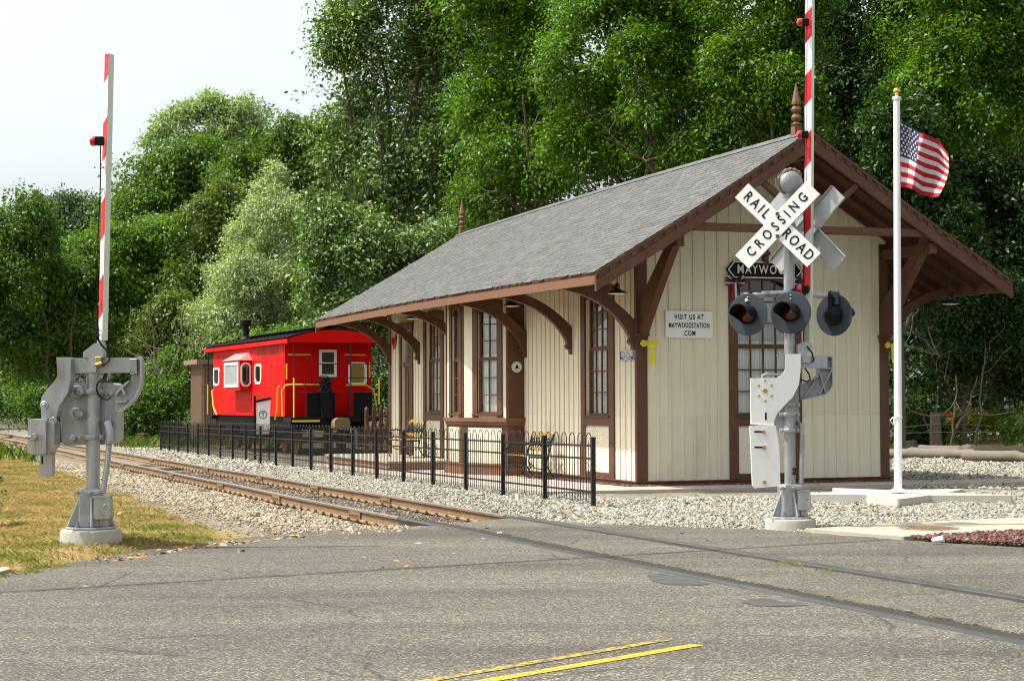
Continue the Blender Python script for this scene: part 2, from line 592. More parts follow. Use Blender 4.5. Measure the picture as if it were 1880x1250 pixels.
def groundmat():
    m = bpy.data.materials.new('ground_soil_grass_gravel')
    m.use_nodes = True
    nt = m.node_tree
    L = nt.links
    b = nt.nodes['Principled BSDF']
    b.inputs['Roughness'].default_value = 0.95
    b.inputs['Specular IOR Level'].default_value = 0.15
    tc = nd(nt, 'ShaderNodeTexCoord')

    def noise(sc, det=5):
        n = nd(nt, 'ShaderNodeTexNoise', Scale=sc, Detail=float(det), Roughness=0.65)
        L.new(tc.outputs['Object'], n.inputs['Vector'])
        return n.outputs['Fac']

    def ramp(fac, stops):
        r = nd(nt, 'ShaderNodeValToRGB')
        e = r.color_ramp.elements
        while len(e) < len(stops):
            e.new(0.5)
        for i, (p_, c_) in enumerate(stops):
            e[i].position = p_
            e[i].color = (*c_, 1)
        L.new(fac, r.inputs[0])
        return r.outputs[0]

    def mix(fac, a, c):
        x = nd(nt, 'ShaderNodeMix', data_type='RGBA')
        L.new(fac, x.inputs[0])
        L.new(a, x.inputs[6])
        L.new(c, x.inputs[7])
        return x.outputs[2]

    def attr(n):
        return nd(nt, 'ShaderNodeAttribute', attribute_name=n).outputs['Fac']
    soil = ramp(noise(1.5), [(0.3, (0.035, 0.04, 0.015)), (0.55, (0.06, 0.055, 0.025)), (0.75, (0.05, 0.075, 0.02))])
    grass = ramp(noise(0.9), [(0.32, (0.27, 0.17, 0.075)), (0.5, (0.25, 0.175, 0.065)), (0.62, (0.14, 0.14, 0.03)), (0.75, (0.22, 0.16, 0.06))])
    vo = nd(nt, 'ShaderNodeTexVoronoi', Scale=26.0, Randomness=1.0)
    L.new(tc.outputs['Object'], vo.inputs['Vector'])
    sep = nd(nt, 'ShaderNodeSeparateColor')
    L.new(vo.outputs['Color'], sep.inputs[0])
    grav = ramp(sep.outputs[0], [(0.0, (0.09, 0.075, 0.055)), (0.4, (0.18, 0.155, 0.115)), (0.75, (0.27, 0.24, 0.18)), (1.0, (0.15, 0.145, 0.14))])
    dirt = ramp(noise(3), [(0.3, (0.10, 0.06, 0.03)), (0.7, (0.18, 0.115, 0.06))])
    c = mix(attr('grass'), soil, grass)
    c = mix(attr('gravel'), c, grav)
    c = mix(attr('dirt'), c, dirt)
    L.new(c, b.inputs['Base Color'])
    bp = nd(nt, 'ShaderNodeBump', Strength=0.8, Distance=0.02)
    L.new(vo.outputs['Distance'], bp.inputs['Height'])
    L.new(bp.outputs['Normal'], b.inputs['Normal'])
    return m


g = np_mesh('ground', V, F, groundmat(), smooth_=True)
tag(g, kind='structure')


def soft(mask):
    for _ in range(2):
        mm = mask.copy()
        mm[1:-1, 1:-1] = (mask[1:-1, 1:-1] * 2 + mask[:-2, 1:-1] + mask[2:, 1:-1] + mask[1:-1, :-2] + mask[1:-1, 2:]) / 6
        mask = mm
    return mask


gr1 = pip(G1, XX + wob, YY + wob * 1.5) | pip(G3, XX + wob, YY + wob)
gr1 = gr1 | ((PP > 5.4) & (PP < 9.6) & (SS > 60) & (SS < 130))
lw = pip(LAWN, XX, YY) | ((PP < 4.6) & (SS < 200) & (SS > 10))
lawn2 = (XX > 9) & (YY > 53) & (YY < 80) & (XX < 40)
trackdirt = (np.abs(PP - 6.66) < 0.5) | (np.abs(PP - 8.165) < 0.4)
dirtm = np.clip(0.8 * smooth(0.2, 0.5, fbm(PP, SS, 1.7, 5) + 0.25 * ((PP > 3.0) & (PP < 5.4))) * ((PP < 5.2) & (PP > 2.2)) + 0.55 * trackdirt * (SS > 22), 0, 1)
for nm, mk in (('gravel', gr1.astype(float)), ('grass', (lw | lawn2).astype(float)), ('dirt', dirtm)):
    a = g.data.attributes.new(nm, 'FLOAT', 'POINT')
    a.data.foreach_set('value', soft(mk.astype(float)).astype(np.float32).ravel())


# road ---------------------------------------------------------------
def clip_half(poly, n, c, keep_less):
    out = []
    k = len(poly)
    for i in range(k):
        a, b = poly[i], poly[(i + 1) % k]
        da = a[0] * n[0] + a[1] * n[1] - c
        db = b[0] * n[0] + b[1] * n[1] - c
        if keep_less:
            da, db = -da, -db
        if da >= 0:
            out.append(a)
        if (da >= 0) != (db >= 0):
            t = da / (da - db)
            out.append((a[0] + (b[0] - a[0]) * t, a[1] + (b[1] - a[1]) * t))
    return out


def asphalt():
    m = bpy.data.materials.new('worn_asphalt')
    m.use_nodes = True
    nt = m.node_tree
    L = nt.links
    b = nt.nodes['Principled BSDF']
    b.inputs['Roughness'].default_value = 0.85
    b.inputs['Specular IOR Level'].default_value = 0.3
    tc = nd(nt, 'ShaderNodeTexCoord')
    v = nd(nt, 'ShaderNodeTexVoronoi', Scale=94.0)
    L.new(tc.outputs['Object'], v.inputs['Vector'])
    sp = nd(nt, 'ShaderNodeSeparateColor')
    L.new(v.outputs['Color'], sp.inputs[0])
    rp = nd(nt, 'ShaderNodeValToRGB')
    e = rp.color_ramp.elements
    e[0].color = (0.030, 0.028, 0.024, 1)
    e[1].color = (0.34, 0.305, 0.22, 1)
    e.new(0.5).color = (0.080, 0.073, 0.059, 1)
    e.new(0.82).color = (0.132, 0.12, 0.094, 1)
    L.new(sp.outputs[0], rp.inputs[0])
    # large scale wear along the lanes
    mp = nd(nt, 'ShaderNodeMapping')
    mp.inputs['Rotation'].default_value = (0, 0, R(-48))
    mp.inputs['Scale'].default_value = (0.25, 1.1, 1)
    L.new(tc.outputs['Object'], mp.inputs['Vector'])
    n = nd(nt, 'ShaderNodeTexNoise', Scale=0.9, Detail=6.0, Roughness=0.6)
    L.new(mp.outputs['Vector'], n.inputs['Vector'])
    mr = nd(nt, 'ShaderNodeMapRange')
    mr.inputs['From Min'].default_value = 0.3
    mr.inputs['From Max'].default_value = 0.7
    mr.inputs['To Min'].default_value = 0.62
    mr.inputs['To Max'].default_value = 1.25
    L.new(n.outputs['Fac'], mr.inputs['Value'])
    sc = nd(nt, 'ShaderNodeVectorMath', operation='SCALE')
    L.new(rp.outputs[0], sc.inputs[0])
    L.new(mr.outputs[0], sc.inputs['Scale'])
    # cracks
    nw = nd(nt, 'ShaderNodeTexNoise', Scale=1.6, Detail=5.0)
    L.new(tc.outputs['Object'], nw.inputs['Vector'])
    ad = nd(nt, 'ShaderNodeMix', data_type='VECTOR')
    ad.inputs[0].default_value = 0.25
    L.new(tc.outputs['Object'], ad.inputs[4])
    L.new(nw.outputs['Color'], ad.inputs[5])
    vc = nd(nt, 'ShaderNodeTexVoronoi', Scale=0.42, feature='DISTANCE_TO_EDGE')
    L.new(ad.outputs[1], vc.inputs['Vector'])
    lt = nd(nt, 'ShaderNodeMapRange')
    lt.inputs['From Min'].default_value = 0.0015
    lt.inputs['From Max'].default_value = 0.0065
    lt.inputs['To Min'].default_value = 0.75
    lt.inputs['To Max'].default_value = 0.0
    L.new(vc.outputs['Distance'], lt.inputs['Value'])
    ng = nd(nt, 'ShaderNodeTexNoise', Scale=0.7, Detail=2.0)
    L.new(tc.outputs['Object'], ng.inputs['Vector'])
    gt = nd(nt, 'ShaderNodeMapRange')
    gt.inputs['From Min'].default_value = 0.45
    gt.inputs['From Max'].default_value = 0.55
    L.new(ng.outputs['Fac'], gt.inputs['Value'])
    mm = nd(nt, 'ShaderNodeMath', operation='MULTIPLY')
    L.new(lt.outputs[0], mm.inputs[0])
    L.new(gt.outputs[0], mm.inputs[1])
    mx = nd(nt, 'ShaderNodeMix', data_type='RGBA')
    mx.inputs[7].default_value = (0.03, 0.028, 0.025, 1)
    L.new(mm.outputs[0], mx.inputs[0])
    L.new(sc.outputs[0], mx.inputs[6])
    L.new(mx.outputs[2], b.inputs['Base Color'])
    bp = nd(nt, 'ShaderNodeBump', Strength=0.7, Distance=0.006)
    L.new(sp.outputs[0], bp.inputs['Height'])
    L.new(bp.outputs['Normal'], b.inputs['Normal'])
    return m


M['asph'] = asphalt()
M['patch'] = pm('dark_tar_patch', (0.055, 0.053, 0.052), 0.75, 0.12, 6, 0.4, 90, dirt=(0.14, 0.13, 0.12), damt=0.4, dscale=6)


def sheet(mb, poly, dz, skirt=0.1, m=0):
    n = len(poly)
    vs = [(x, y, plane_z(x, y) + dz) for x, y in poly]
    area = sum(poly[i][0] * poly[(i + 1) % n][1] - poly[(i + 1) % n][0] * poly[i][1] for i in range(n))
    f = tuple(range(n)) if area > 0 else tuple(range(n))[::-1]
    mb.add(vs, [f], m)
    if skirt:
        lo = [(a, b, c - skirt) for a, b, c in vs]
        fs = [(i, n + i, n + (i + 1) % n, (i + 1) % n) for i in range(n)]
        if area < 0:
            fs = [q[::-1] for q in fs]
        mb.add(vs + lo, fs, m)


P1, P2 = 6.66, 8.165
rb = MB()
n2 = (N[0], N[1])
sheet(rb, clip_half(ROADR, n2, P1 - 0.10, True), 0)
mid = clip_half(clip_half(ROADR, n2, P1 + 0.23, False), n2, P2 - 0.19, True)
_r2 = np.random.default_rng(5)


def ragged(poly, pc):
    """break the straight asphalt edge along the flangeway"""
    out = []
    for i in range(len(poly)):
        a, b = np.array(poly[i]), np.array(poly[(i + 1) % len(poly)])
        out.append(tuple(a))
        if abs(a @ N[:2] - pc) < 0.01 and abs(b @ N[:2] - pc) < 0.01:
            k = int(np.linalg.norm(b - a) / 0.12)
            for j in range(1, k):
                q = a + (b - a) * j / k + N[:2] * _r2.normal(0, 0.016)
                out.append((float(q[0]), float(q[1])))
    return out


mid = ragged(ragged(mid, P1 + 0.23), P2 - 0.19)
sheet(rb, mid, 0)
sheet(rb, clip_half(ROADR, n2, P2 + 0.09, False), 0)
road = rb.build('road', M['asph'])
tag(road, kind='structure')

mb = MB()
for px in ([(1190, 1056), (1215, 1052), (1250, 1058), (1305, 1071), (1285, 1074), (1225, 1073), (1195, 1066)],
           [(1362, 1105), (1385, 1099), (1420, 1100), (1465, 1109), (1490, 1112), (1440, 1113), (1385, 1112)]):
    sheet(mb, roughen(gpoly(px) + gpoly(px[:1]), 0.1, 0.008, 4)[:-1], 0.004, 0)
tag(mb.build('road_patch', M['patch']), kind='structure')


def wornpaint():
    m = pm('worn_yellow_road_paint', (0.44, 0.30, 0.012), 0.6, 0.1, 5, 0.3, 80)
    nt = m.node_tree
    L = nt.links
    b = nt.nodes['Principled BSDF']
    src = b.inputs['Base Color'].links[0].from_socket
    tc = nd(nt, 'ShaderNodeTexCoord')
    n = nd(nt, 'ShaderNodeTexNoise', Scale=26.0, Detail=6.0, Roughness=0.75)
    L.new(tc.outputs['Object'], n.inputs['Vector'])
    at = nd(nt, 'ShaderNodeAttribute', attribute_name='rnd')
    ad = nd(nt, 'ShaderNodeMath', operation='ADD')
    L.new(n.outputs['Fac'], ad.inputs[0])
    L.new(at.outputs['Fac'], ad.inputs[1])
    r = nd(nt, 'ShaderNodeMapRange')
    r.inputs['From Min'].default_value = 0.55
    r.inputs['From Max'].default_value = 0.63
    L.new(ad.outputs[0], r.inputs['Value'])
    mx = nd(nt, 'ShaderNodeMix', data_type='RGBA')
    mx.inputs[7].default_value = (0.085, 0.075, 0.06, 1)
    L.new(r.outputs[0], mx.inputs[0])
    L.new(src, mx.inputs[6])
    L.new(mx.outputs[2], b.inputs['Base Color'])
    return m


mb = MB()
for (a, b_), wd, r0, r1 in ((((893, 1250), (1281, 1183.5)), 0.10, -0.02, 0.02), (((783, 1250), (1225, 1174)), 0.085, 0.03, 0.12)):
    A, B = gp(*a), gp(*b_)
    d = (B - A) / np.linalg.norm(B - A)
    A = A - d * 6
    nrm = np.array([-d[1], d[0], 0])
    Ltot = np.linalg.norm(B - A)
    k = 60
    for i in range(k):
        q0, q1 = A + d * Ltot * i / k, A + d * Ltot * (i + 1) / k
        vs = []
        for q, sgn in ((q0, -1), (q1, -1), (q1, 1), (q0, 1)):
            w_ = wd / 2
            z = q + nrm * w_ * sgn
            vs.append((z[0], z[1], plane_z(z[0], z[1]) + 0.004))
        mb.add(vs, [(0, 1, 2, 3)], 0, r0 + (r1 - r0) * (i / k) ** 2)
tag(mb.build('road_marking', wornpaint()), kind='structure')

# pavement slab at the right, red chips, brick apron round the station
mb = MB()
sheet(mb, gpoly([(1478, 973), (1560, 980), (1660, 988), (1760, 982), (1880, 975), (2200, 955), (2200, 937), (1880, 952), (1700, 960), (1560, 968)]), 0.02, 0.12)
tag(mb.build('pavement', M['concw'], bevel=0.006), kind='structure')
mb = MB()
sheet(mb, [tuple(q) for q in gpoly([(-120, 985), (-10, 1003), (4, 1020), (16, 1044), (18, 1050), (0, 1055), (-120, 1078)])], 0.03, 0.12)
tag(mb.build('pavement', M['concw'], bevel=0.008), kind='structure')
# ------------------------------------------------------------------ loose stone, chips, grass, fallen leaves
def stonemat(name, stops):
    m = pm(name, (1, 1, 1), 0.85, 0.14, 20, 0.3, 90, rnd=0.0)
    nt = m.node_tree
    b = nt.nodes['Principled BSDF']
    src = b.inputs['Base Color'].links[0].from_socket
    at = nd(nt, 'ShaderNodeAttribute', attribute_name='rnd')
    r = nd(nt, 'ShaderNodeValToRGB')
    e = r.color_ramp.elements
    while len(e) < len(stops):
        e.new(0.5)
    for i, (p_, c_) in enumerate(stops):
        e[i].position = p_
        e[i].color = (*c_, 1)
    nt.links.new(at.outputs['Fac'], r.inputs[0])
    mx = nd(nt, 'ShaderNodeMix', data_type='RGBA')
    mx.blend_type = 'MULTIPLY'
    mx.inputs[0].default_value = 1
    nt.links.new(src, mx.inputs[6])
    nt.links.new(r.outputs[0], mx.inputs[7])
    nt.links.new(mx.outputs[2], b.inputs['Base Color'])
    return m


M['stone'] = stonemat('crushed_stone', [(0, (0.072, 0.068, 0.058)), (0.25, (0.185, 0.175, 0.145)), (0.5, (0.31, 0.29, 0.235)), (0.8, (0.46, 0.435, 0.36)), (0.9, (0.25, 0.2, 0.135)), (1, (0.16, 0.17, 0.175))])
M['stone_tan'] = stonemat('dusty_tan_stone', [(0, (0.10, 0.08, 0.05)), (0.3, (0.23, 0.185, 0.115)), (0.55, (0.34, 0.285, 0.19)), (0.85, (0.44, 0.39, 0.29)), (1, (0.2, 0.175, 0.14))])
M['stone_dk'] = stonemat('rust_stained_stone', [(0, (0.045, 0.034, 0.024)), (0.5, (0.13, 0.10, 0.07)), (0.85, (0.21, 0.17, 0.12)), (1, (0.30, 0.26, 0.2))])
M['chip'] = stonemat('red_bark_chip', [(0, (0.06, 0.022, 0.02)), (0.5, (0.14, 0.052, 0.045)), (0.85, (0.2, 0.095, 0.08)), (1, (0.3, 0.22, 0.17))])
M['litter'] = stonemat('dry_leaf', [(0, (0.20, 0.075, 0.02)), (0.4, (0.38, 0.19, 0.05)), (0.7, (0.46, 0.30, 0.12)), (1, (0.55, 0.46, 0.32))])
OCT = np.array([(1, 0, 0), (-1, 0, 0), (0, 1, 0), (0, -1, 0), (0, 0, 1), (0, 0, -1)], float)
OF = np.array([(0, 2, 4), (2, 1, 4), (1, 3, 4), (3, 0, 4), (2, 0, 5), (1, 2, 5), (3, 1, 5), (0, 3, 5)])


def sample_poly(poly, n, rng):
    P = np.array(poly)
    lo, hi = P.min(0), P.max(0)
    xs, ys = [], []
    tot = 0
    while tot < n:
        x = rng.uniform(lo[0], hi[0], n * 2)
        y = rng.uniform(lo[1], hi[1], n * 2)
        k = pip(poly, x, y)
        xs.append(x[k])
        ys.append(y[k])
        tot += k.sum()
        if len(xs) > 60:
            break
    return np.concatenate(xs)[:n], np.concatenate(ys)[:n]


def stones(name, x, y, z, size, mat, rng, flat=0.65):
    n = len(x)
    s = size * rng.lognormal(0, 0.32, n)
    V = np.repeat(OCT[None], n, 0) * rng.uniform(0.6, 1.35, (n, 6, 1))
    V = V + rng.normal(0, 0.22, (n, 6, 3))
    V[:, :, 0] *= rng.uniform(0.8, 1.5, (n, 1))
    V[:, :, 2] *= flat
    th = rng.uniform(0, 6.28, n)
    c, q = np.cos(th)[:, None], np.sin(th)[:, None]
    ph = rng.normal(0, 0.45, n)
    c2, q2 = np.cos(ph)[:, None], np.sin(ph)[:, None]
    X, Y, Z = V[:, :, 0], V[:, :, 1], V[:, :, 2]
    X, Z = X * c2 - Z * q2, X * q2 + Z * c2
    X, Y = X * c - Y * q, X * q + Y * c
    V = np.stack([X, Y, Z], -1) * s[:, None, None]
    V += np.stack([x, y, z + s * 0.2], -1)[:, None]
    F = (OF[None] + (np.arange(n) * 6)[:, None, None]).reshape(-1, 3)
    r = np.repeat(rng.uniform(0, 1, n), 8)
    return np_mesh(name, V.reshape(-1, 3), F, mat, None, r)


def gravel(name, poly, n, size, seed, near=True, mask=None, mt='stone'):
    rng = np.random.default_rng(seed)
    x, y = sample_poly(poly, n, rng)
    p, s = ps(x, y)
    k = (np.abs(p - P1) > 0.11) & (np.abs(p - P2) > 0.11)
    if mask is not None:
        k &= mask(x, y, p, s, rng)
    x, y = x[k], y[k]
    z = gz(x, y)
    o = stones(name, x, y, z, size, M[mt], rng)
    return tag(o, kind='stuff')


band_r = [tuple(p_ * N[:2] + s_ * T[:2]) for p_, s_ in ((8.28, 23.3), (8.28, 46), (11.2, 46), (11.2, 27), (10.5, 24.5))]
band_r2 = [tuple(p_ * N[:2] + s_ * T[:2]) for p_, s_ in ((8.3, 46), (8.3, 75), (10.6, 75), (10.6, 46))]
left_px = gpoly([(60, 848), (150, 880), (230, 914), (330, 964), (450, 992), (560, 984), (700, 978), (760, 975)])
band_l = left_px + [tuple(6.5 * N[:2] + s_ * T[:2]) for s_ in (23.5, 40, 60)]
mid_b = [tuple(p_ * N[:2] + s_ * T[:2]) for p_, s_ in ((6.75, 22.9), (6.75, 50), (8.06, 50), (8.06, 23))]
front_r = gpoly([(985, 953), (1100, 960), (1300, 967), (1410, 971), (1480, 974), (1560, 967), (1700, 959), (1880, 951), (2120, 940), (2120, 899), (1880, 902), (1640, 897), (1400, 908), (1085, 914), (1060, 928)])
gravel('gravel', band_r, 56000, 0.0175, 1)
gravel('gravel', band_r2, 14000, 0.03, 2)
gravel('gravel', band_l, 54000, 0.0175, 3, mt='stone_tan', mask=lambda x, y, p, s, r: r.uniform(0, 1, len(x)) < smooth(4.0, 5.0, p + 0.4 * fbm(x, y, 1.5, 2)) * 0.95 + 0.08)
gravel('gravel', mid_b, 16000, 0.018, 4, mt='stone_dk')
gravel('gravel', front_r, 66000, 0.0165, 5)
gravel('gravel', G3, 30000, 0.028, 6)
rngc = np.random.default_rng(9)
chip_poly = gpoly([(1668, 990), (1740, 985), (1880, 977), (2100, 963), (2100, 1013), (1880, 1003), (1765, 997)])
x, y = sample_poly(chip_poly, 9000, rngc)
ch = stones('bark_chips', x, y, plane_z(x, y) + 0.005 + 0.03 * rngc.uniform(0, 1, len(x)), 0.02, M['chip'], rngc, 0.4)
tag(ch, kind='stuff')


def grassmat():
    m = bpy.data.materials.new('summer_grass_blade')
    m.use_nodes = True
    nt = m.node_tree
    L = nt.links
    b = nt.nodes['Principled BSDF']
    b.inputs['Roughness'].default_value = 0.7
    b.inputs['Specular IOR Level'].default_value = 0.2
    tc = nd(nt, 'ShaderNodeTexCoord')
    n = nd(nt, 'ShaderNodeTexNoise', Scale=1.1, Detail=4.0)
    L.new(tc.outputs['Object'], n.inputs['Vector'])
    at = nd(nt, 'ShaderNodeAttribute', attribute_name='rnd')
    ad = nd(nt, 'ShaderNodeMath', operation='MULTIPLY_ADD')
    ad.inputs[1].default_value = 0.35
    L.new(n.outputs['Fac'], ad.inputs[2])
    L.new(at.outputs['Fac'], ad.inputs[0])
    r = nd(nt, 'ShaderNodeValToRGB')
    e = r.color_ramp.elements
    st = [(0.36, (0.52, 0.36, 0.17)), (0.56, (0.45, 0.33, 0.13)), (0.70, (0.26, 0.26, 0.065)), (0.85, (0.13, 0.21, 0.03)), (1.0, (0.34, 0.28, 0.10))]
    while len(e) < len(st):
        e.new(0.5)
    for i, (p_, c_) in enumerate(st):
        e[i].position = p_
        e[i].color = (*c_, 1)
    L.new(ad.outputs[0], r.inputs[0])
    L.new(r.outputs[0], b.inputs['Base Color'])
    tr = nd(nt, 'ShaderNodeBsdfTranslucent')
    L.new(r.outputs[0], tr.inputs['Color'])
    ms = nd(nt, 'ShaderNodeMixShader')
    ms.inputs[0].default_value = 0.45
    L.new(b.outputs[0], ms.inputs[1])
    L.new(tr.outputs[0], ms.inputs[2])
    L.new(ms.outputs[0], nt.nodes['Material Output'].inputs['Surface'])
    return m


def blades(name, x, y, z, h, mat, rng, wd=0.006, lean=0.5, rn=None):
    n = len(x)
    hh = h * rng.uniform(0.5, 1.4, n)
    th = rng.uniform(0, 6.28, n)
    le = rng.uniform(0, lean, n) * hh
    dx, dy = np.cos(th), np.sin(th)
    b = np.stack([x, y, z - 0.01], -1)
    side = np.stack([-dy, dx, 0 * dx], -1) * wd
    midp = b + np.stack([dx * le * 0.4, dy * le * 0.4, hh * 0.6], -1)
    tip = b + np.stack([dx * le * 1.3, dy * le * 1.3, hh], -1)
    V = np.stack([b - side, b + side, midp + side * 0.7, tip, midp - side * 0.7], 1)
    F = np.array([0, 1, 2, 3, 4])[None] + (np.arange(n) * 5)[:, None]
    r = rng.uniform(0, 1, n) if rn is None else rn
    return np_mesh(name, V.reshape(-1, 3), F, mat, None, r)


M['grass'] = grassmat()
rg = np.random.default_rng(21)
x, y = sample_poly(roughen(LAWN + LAWN[:1], 0.12, 0.05, 3), 260000, rg)
k = fbm(x, y, 1.4, 8) + rg.normal(0, 0.25, len(x)) > -0.45
edge = smooth(0.0, 0.8, 5.1 + 0.4 * fbm(x, y, 1.5, 2) - ps(x, y)[0])
bare = smooth(0.1, 0.5, fbm(x, y, 1.9, 17) + 0.55 * smooth(2.2, 4.6, ps(x, y)[0]))
k &= rg.uniform(0, 1, len(x)) < (edge + 0.05) * (1 - 0.85 * bare)
k &= np.hypot(x + 4.45, y - 19.6) > 0.32
x, y = x[k], y[k]
green = (rg.uniform(0, 1, len(x)) * 0.55 + 0.42 * (1 - smooth(17.0, 20.5, y + 0.6 * fbm(x, y, 2, 3))))
tag(blades('grass', x, y, gz(x, y), 0.042, M['grass'], rg, wd=0.005, lean=1.3, rn=np.clip(green, 0, 1)), kind='stuff')
# tufts in the flangeway of the far rail
tx, ty = [], []
for cx_, n_ in ((1436, 25), (1452, 50), (1470, 20), (1515, 45)):
    q_ = gp(cx_, 1020 + (cx_ - 1400) * 0.169 + 7)
    tx.append(q_[0] + rg.normal(0, 0.045, n_))
    ty.append(q_[1] + rg.normal(0, 0.05, n_))
x, y = np.concatenate(tx), np.concatenate(ty)
tag(blades('grass', x, y, plane_z(x, y), 0.03, M['grass'], rg, wd=0.005, lean=1.2, rn=rg.uniform(0.6, 0.9, len(x))), kind='stuff')
# rougher weeds at the far verge of the track
x = rg.uniform(-40, -9, 30000)
y = rg.uniform(52, 120, 30000)
p_, s_ = ps(x, y)
k = (((p_ > 9.6) & (s_ > 73)) | (p_ < 4.5)) & (p_ > -6) & (p_ < 16)
x, y = x[k], y[k]
M['weed'] = leafmat('weed_blade', (0.05, 0.10, 0.015), (0.16, 0.22, 0.04), 0.3)
tag(blades('weeds', x, y, gz(x, y), 0.35, M['weed'], rg, wd=0.025, lean=0.8), kind='stuff')
# lawn beyond the logs
x = rg.uniform(10, 34, 40000)
y = rg.uniform(54, 80, 40000)
M['lawn'] = leafmat('lawn_blade', (0.10, 0.10, 0.025), (0.22, 0.19, 0.06), 0.2)
tag(blades('lawn_grass', x, y, gz(x, y), 0.07, M['lawn'], rg, wd=0.02), kind='stuff')


def litter(name, polys, seed, size=0.035):
    rng = np.random.default_rng(seed)
    xs, ys = [], []
    for poly, n in polys:
        x, y = sample_poly(poly, n, rng)
        xs.append(x)
        ys.append(y)
    x, y = np.concatenate(xs), np.concatenate(ys)
    n = len(x)
    p, s = ps(x, y)
    z = np.maximum(gz(x, y), plane_z(x, y) - 0.02) + 0.02
    th = rng.uniform(0, 6.28, n)
    s_ = size * rng.uniform(0.6, 1.7, n)
    a = np.stack([np.cos(th), np.sin(th), rng.uniform(-0.2, 0.5, n)], -1) * s_[:, None]
    b = np.stack([-np.sin(th), np.cos(th), rng.uniform(-0.3, 0.5, n)], -1) * s_[:, None] * 0.6
    c = np.stack([x, y, z], -1)
    V = np.stack([c - a, c - b * 0.9 - a * 0.1, c + a, c + b], 1)
    F = np.arange(n * 4).reshape(-1, 4)
    return tag(np_mesh(name, V.reshape(-1, 3), F, M['litter'], None, rng.uniform(0, 1, n)), kind='stuff')


litter('fallen_leaves', [(front_r, 130), (G3, 600), (LAWN, 50), (band_r, 60), (gpoly([(180, 1026), (330, 1003), (560, 980), (560, 986), (330, 1012), (190, 1034)]), 160),
                         (gpoly([(1180, 893), (1630, 889), (1640, 897), (1180, 903)]), 40), (ROAD[:-2] + [ROAD[0]], 25)], 5)

# ------------------------------------------------------------------ railway track
def tp(p, s, dz=0.0):
    return Vector((*(p * N[:2] + s * T[:2]), -K * s + dz))


trk = thing('railway_track', 'single railway track with rusty rails running past the station and across the road', 'railway track', tp(7.4, 24))
tinv = Matrix.Translation(trk.location).inverted()
prof = [(-0.070, -0.165), (0.070, -0.165), (0.070, -0.150), (0.012, -0.130), (0.010, -0.040), (0.037, -0.032), (0.037, -0.004), (0.030, 0.004), (-0.030, 0.004), (-0.037, -0.004), (-0.037, -0.032), (-0.010, -0.040), (-0.012, -0.130), (-0.070, -0.150)]
for pc in (P1, P2):
    mb = MB()
    ss = [-12, 0, 8, 14, 18, 22] + list(np.arange(24, 150, 3.0))
    n = len(prof)
    vs, fs = [], []
    for i, s_ in enumerate(ss):
        wx = 0.006 * math.sin(s_ * 0.9 + pc) if 0 < i else 0
        wz = 0.006 * math.sin(s_ * 0.55 + 2 * pc)
        for a, b_ in prof:
            vs.append(tinv @ tp(pc + a + wx, s_, b_ + 0.0 + wz))
    for i in range(len(ss) - 1):
        for j in range(n):
            fs.append(((i + 1) * n + j, (i + 1) * n + (j + 1) % n, i * n + (j + 1) % n, i * n + j))
    b0 = len(mb.F)
    mb.add(vs, fs, 0, 0.5)
    for i in range(len(ss) - 1):
        for j in (6, 7, 8):
            mb.Mi[i * n + j] = 1
        if ss[i] < 22.4:
            for j in range(n):
                mb.Mi[i * n + j] = 2
    o = mb.build('rail', [M['rust'], M['railtop'], M['steel']], trk)
    # the rail pulled slightly out by joint bars
    for s_ in ((26.3, 31.9, 37.4, 44, 53) if pc == P1 else (30.2, 35.5, 41, 48, 58)):
        jb = MB()
        for sd in (-1, 1):
            q0, q1 = tinv @ tp(pc + sd * 0.028, s_ - 0.32, -0.085), tinv @ tp(pc + sd * 0.028, s_ + 0.32, -0.085)
            jb.beam(q0, q1, 0.03, 0.095)
            for t in (-0.22, -0.08, 0.08, 0.22):
                jb.cyl(tinv @ tp(pc + sd * 0.03, s_ + t, -0.085), tinv @ tp(pc + sd * 0.075, s_ + t, -0.085), 0.018, n=6)
        jb.build('joint_bar', M['rust'], trk)
for (pc, a0, a1, zf) in ((P1, 0.038, 0.235, -0.010), (P2, -0.20, -0.038, -0.008), (P1, -0.105, -0.036, -0.002), (P2, 0.036, 0.095, -0.002)):
    mb = MB()
    for i in range(12):
        s0_, s1_ = -10 + i * 2.8, -10 + (i + 1) * 2.8
        mb.add([tinv @ tp(pc + a0, s0_, zf), tinv @ tp(pc + a1, s0_, zf + 0.004), tinv @ tp(pc + a1, s1_, zf + 0.004), tinv @ tp(pc + a0, s1_, zf)], [(0, 1, 2, 3)])
    mb.build('flangeway', M['flange'] if zf < -0.005 else M['steel'], trk)
for i in range(64):
    s_ = 23.35 + i * 0.53
    o_ = MB()
    ln = 1.24 + random.uniform(-0.06, 0.08)
    c = tp(7.41 + random.uniform(-0.05, 0.05), s_)
    yaw = random.uniform(-0.02, 0.02)
    q0 = tinv @ tp(7.41 - ln, s_ + yaw, -0.243 - 0.03 * random.random())
    q1 = tinv @ tp(7.41 + ln, s_ - yaw, -0.243 - 0.03 * random.random())
    o_.beam(q0, q1, 0.22, 0.17)
    for pc in (P1, P2):
        for sd in (-1, 1):
            o_.box(-0.02, 0.02, -0.02, 0.02, -0.155, -0.118, 1, Matrix.Translation(tinv @ tp(pc + sd * 0.092, s_ + 0.06 * sd, 0)))
        o_.box(-0.13, 0.13, -0.09, 0.09, -0.152, -0.146, 1, Matrix.Translation(tinv @ tp(pc, s_, 0)) @ Matrix.Rotation(TA, 4, 'Z'))
    o_.build('tie', [M['tie'], M['rust']], trk, bevel=0.012)
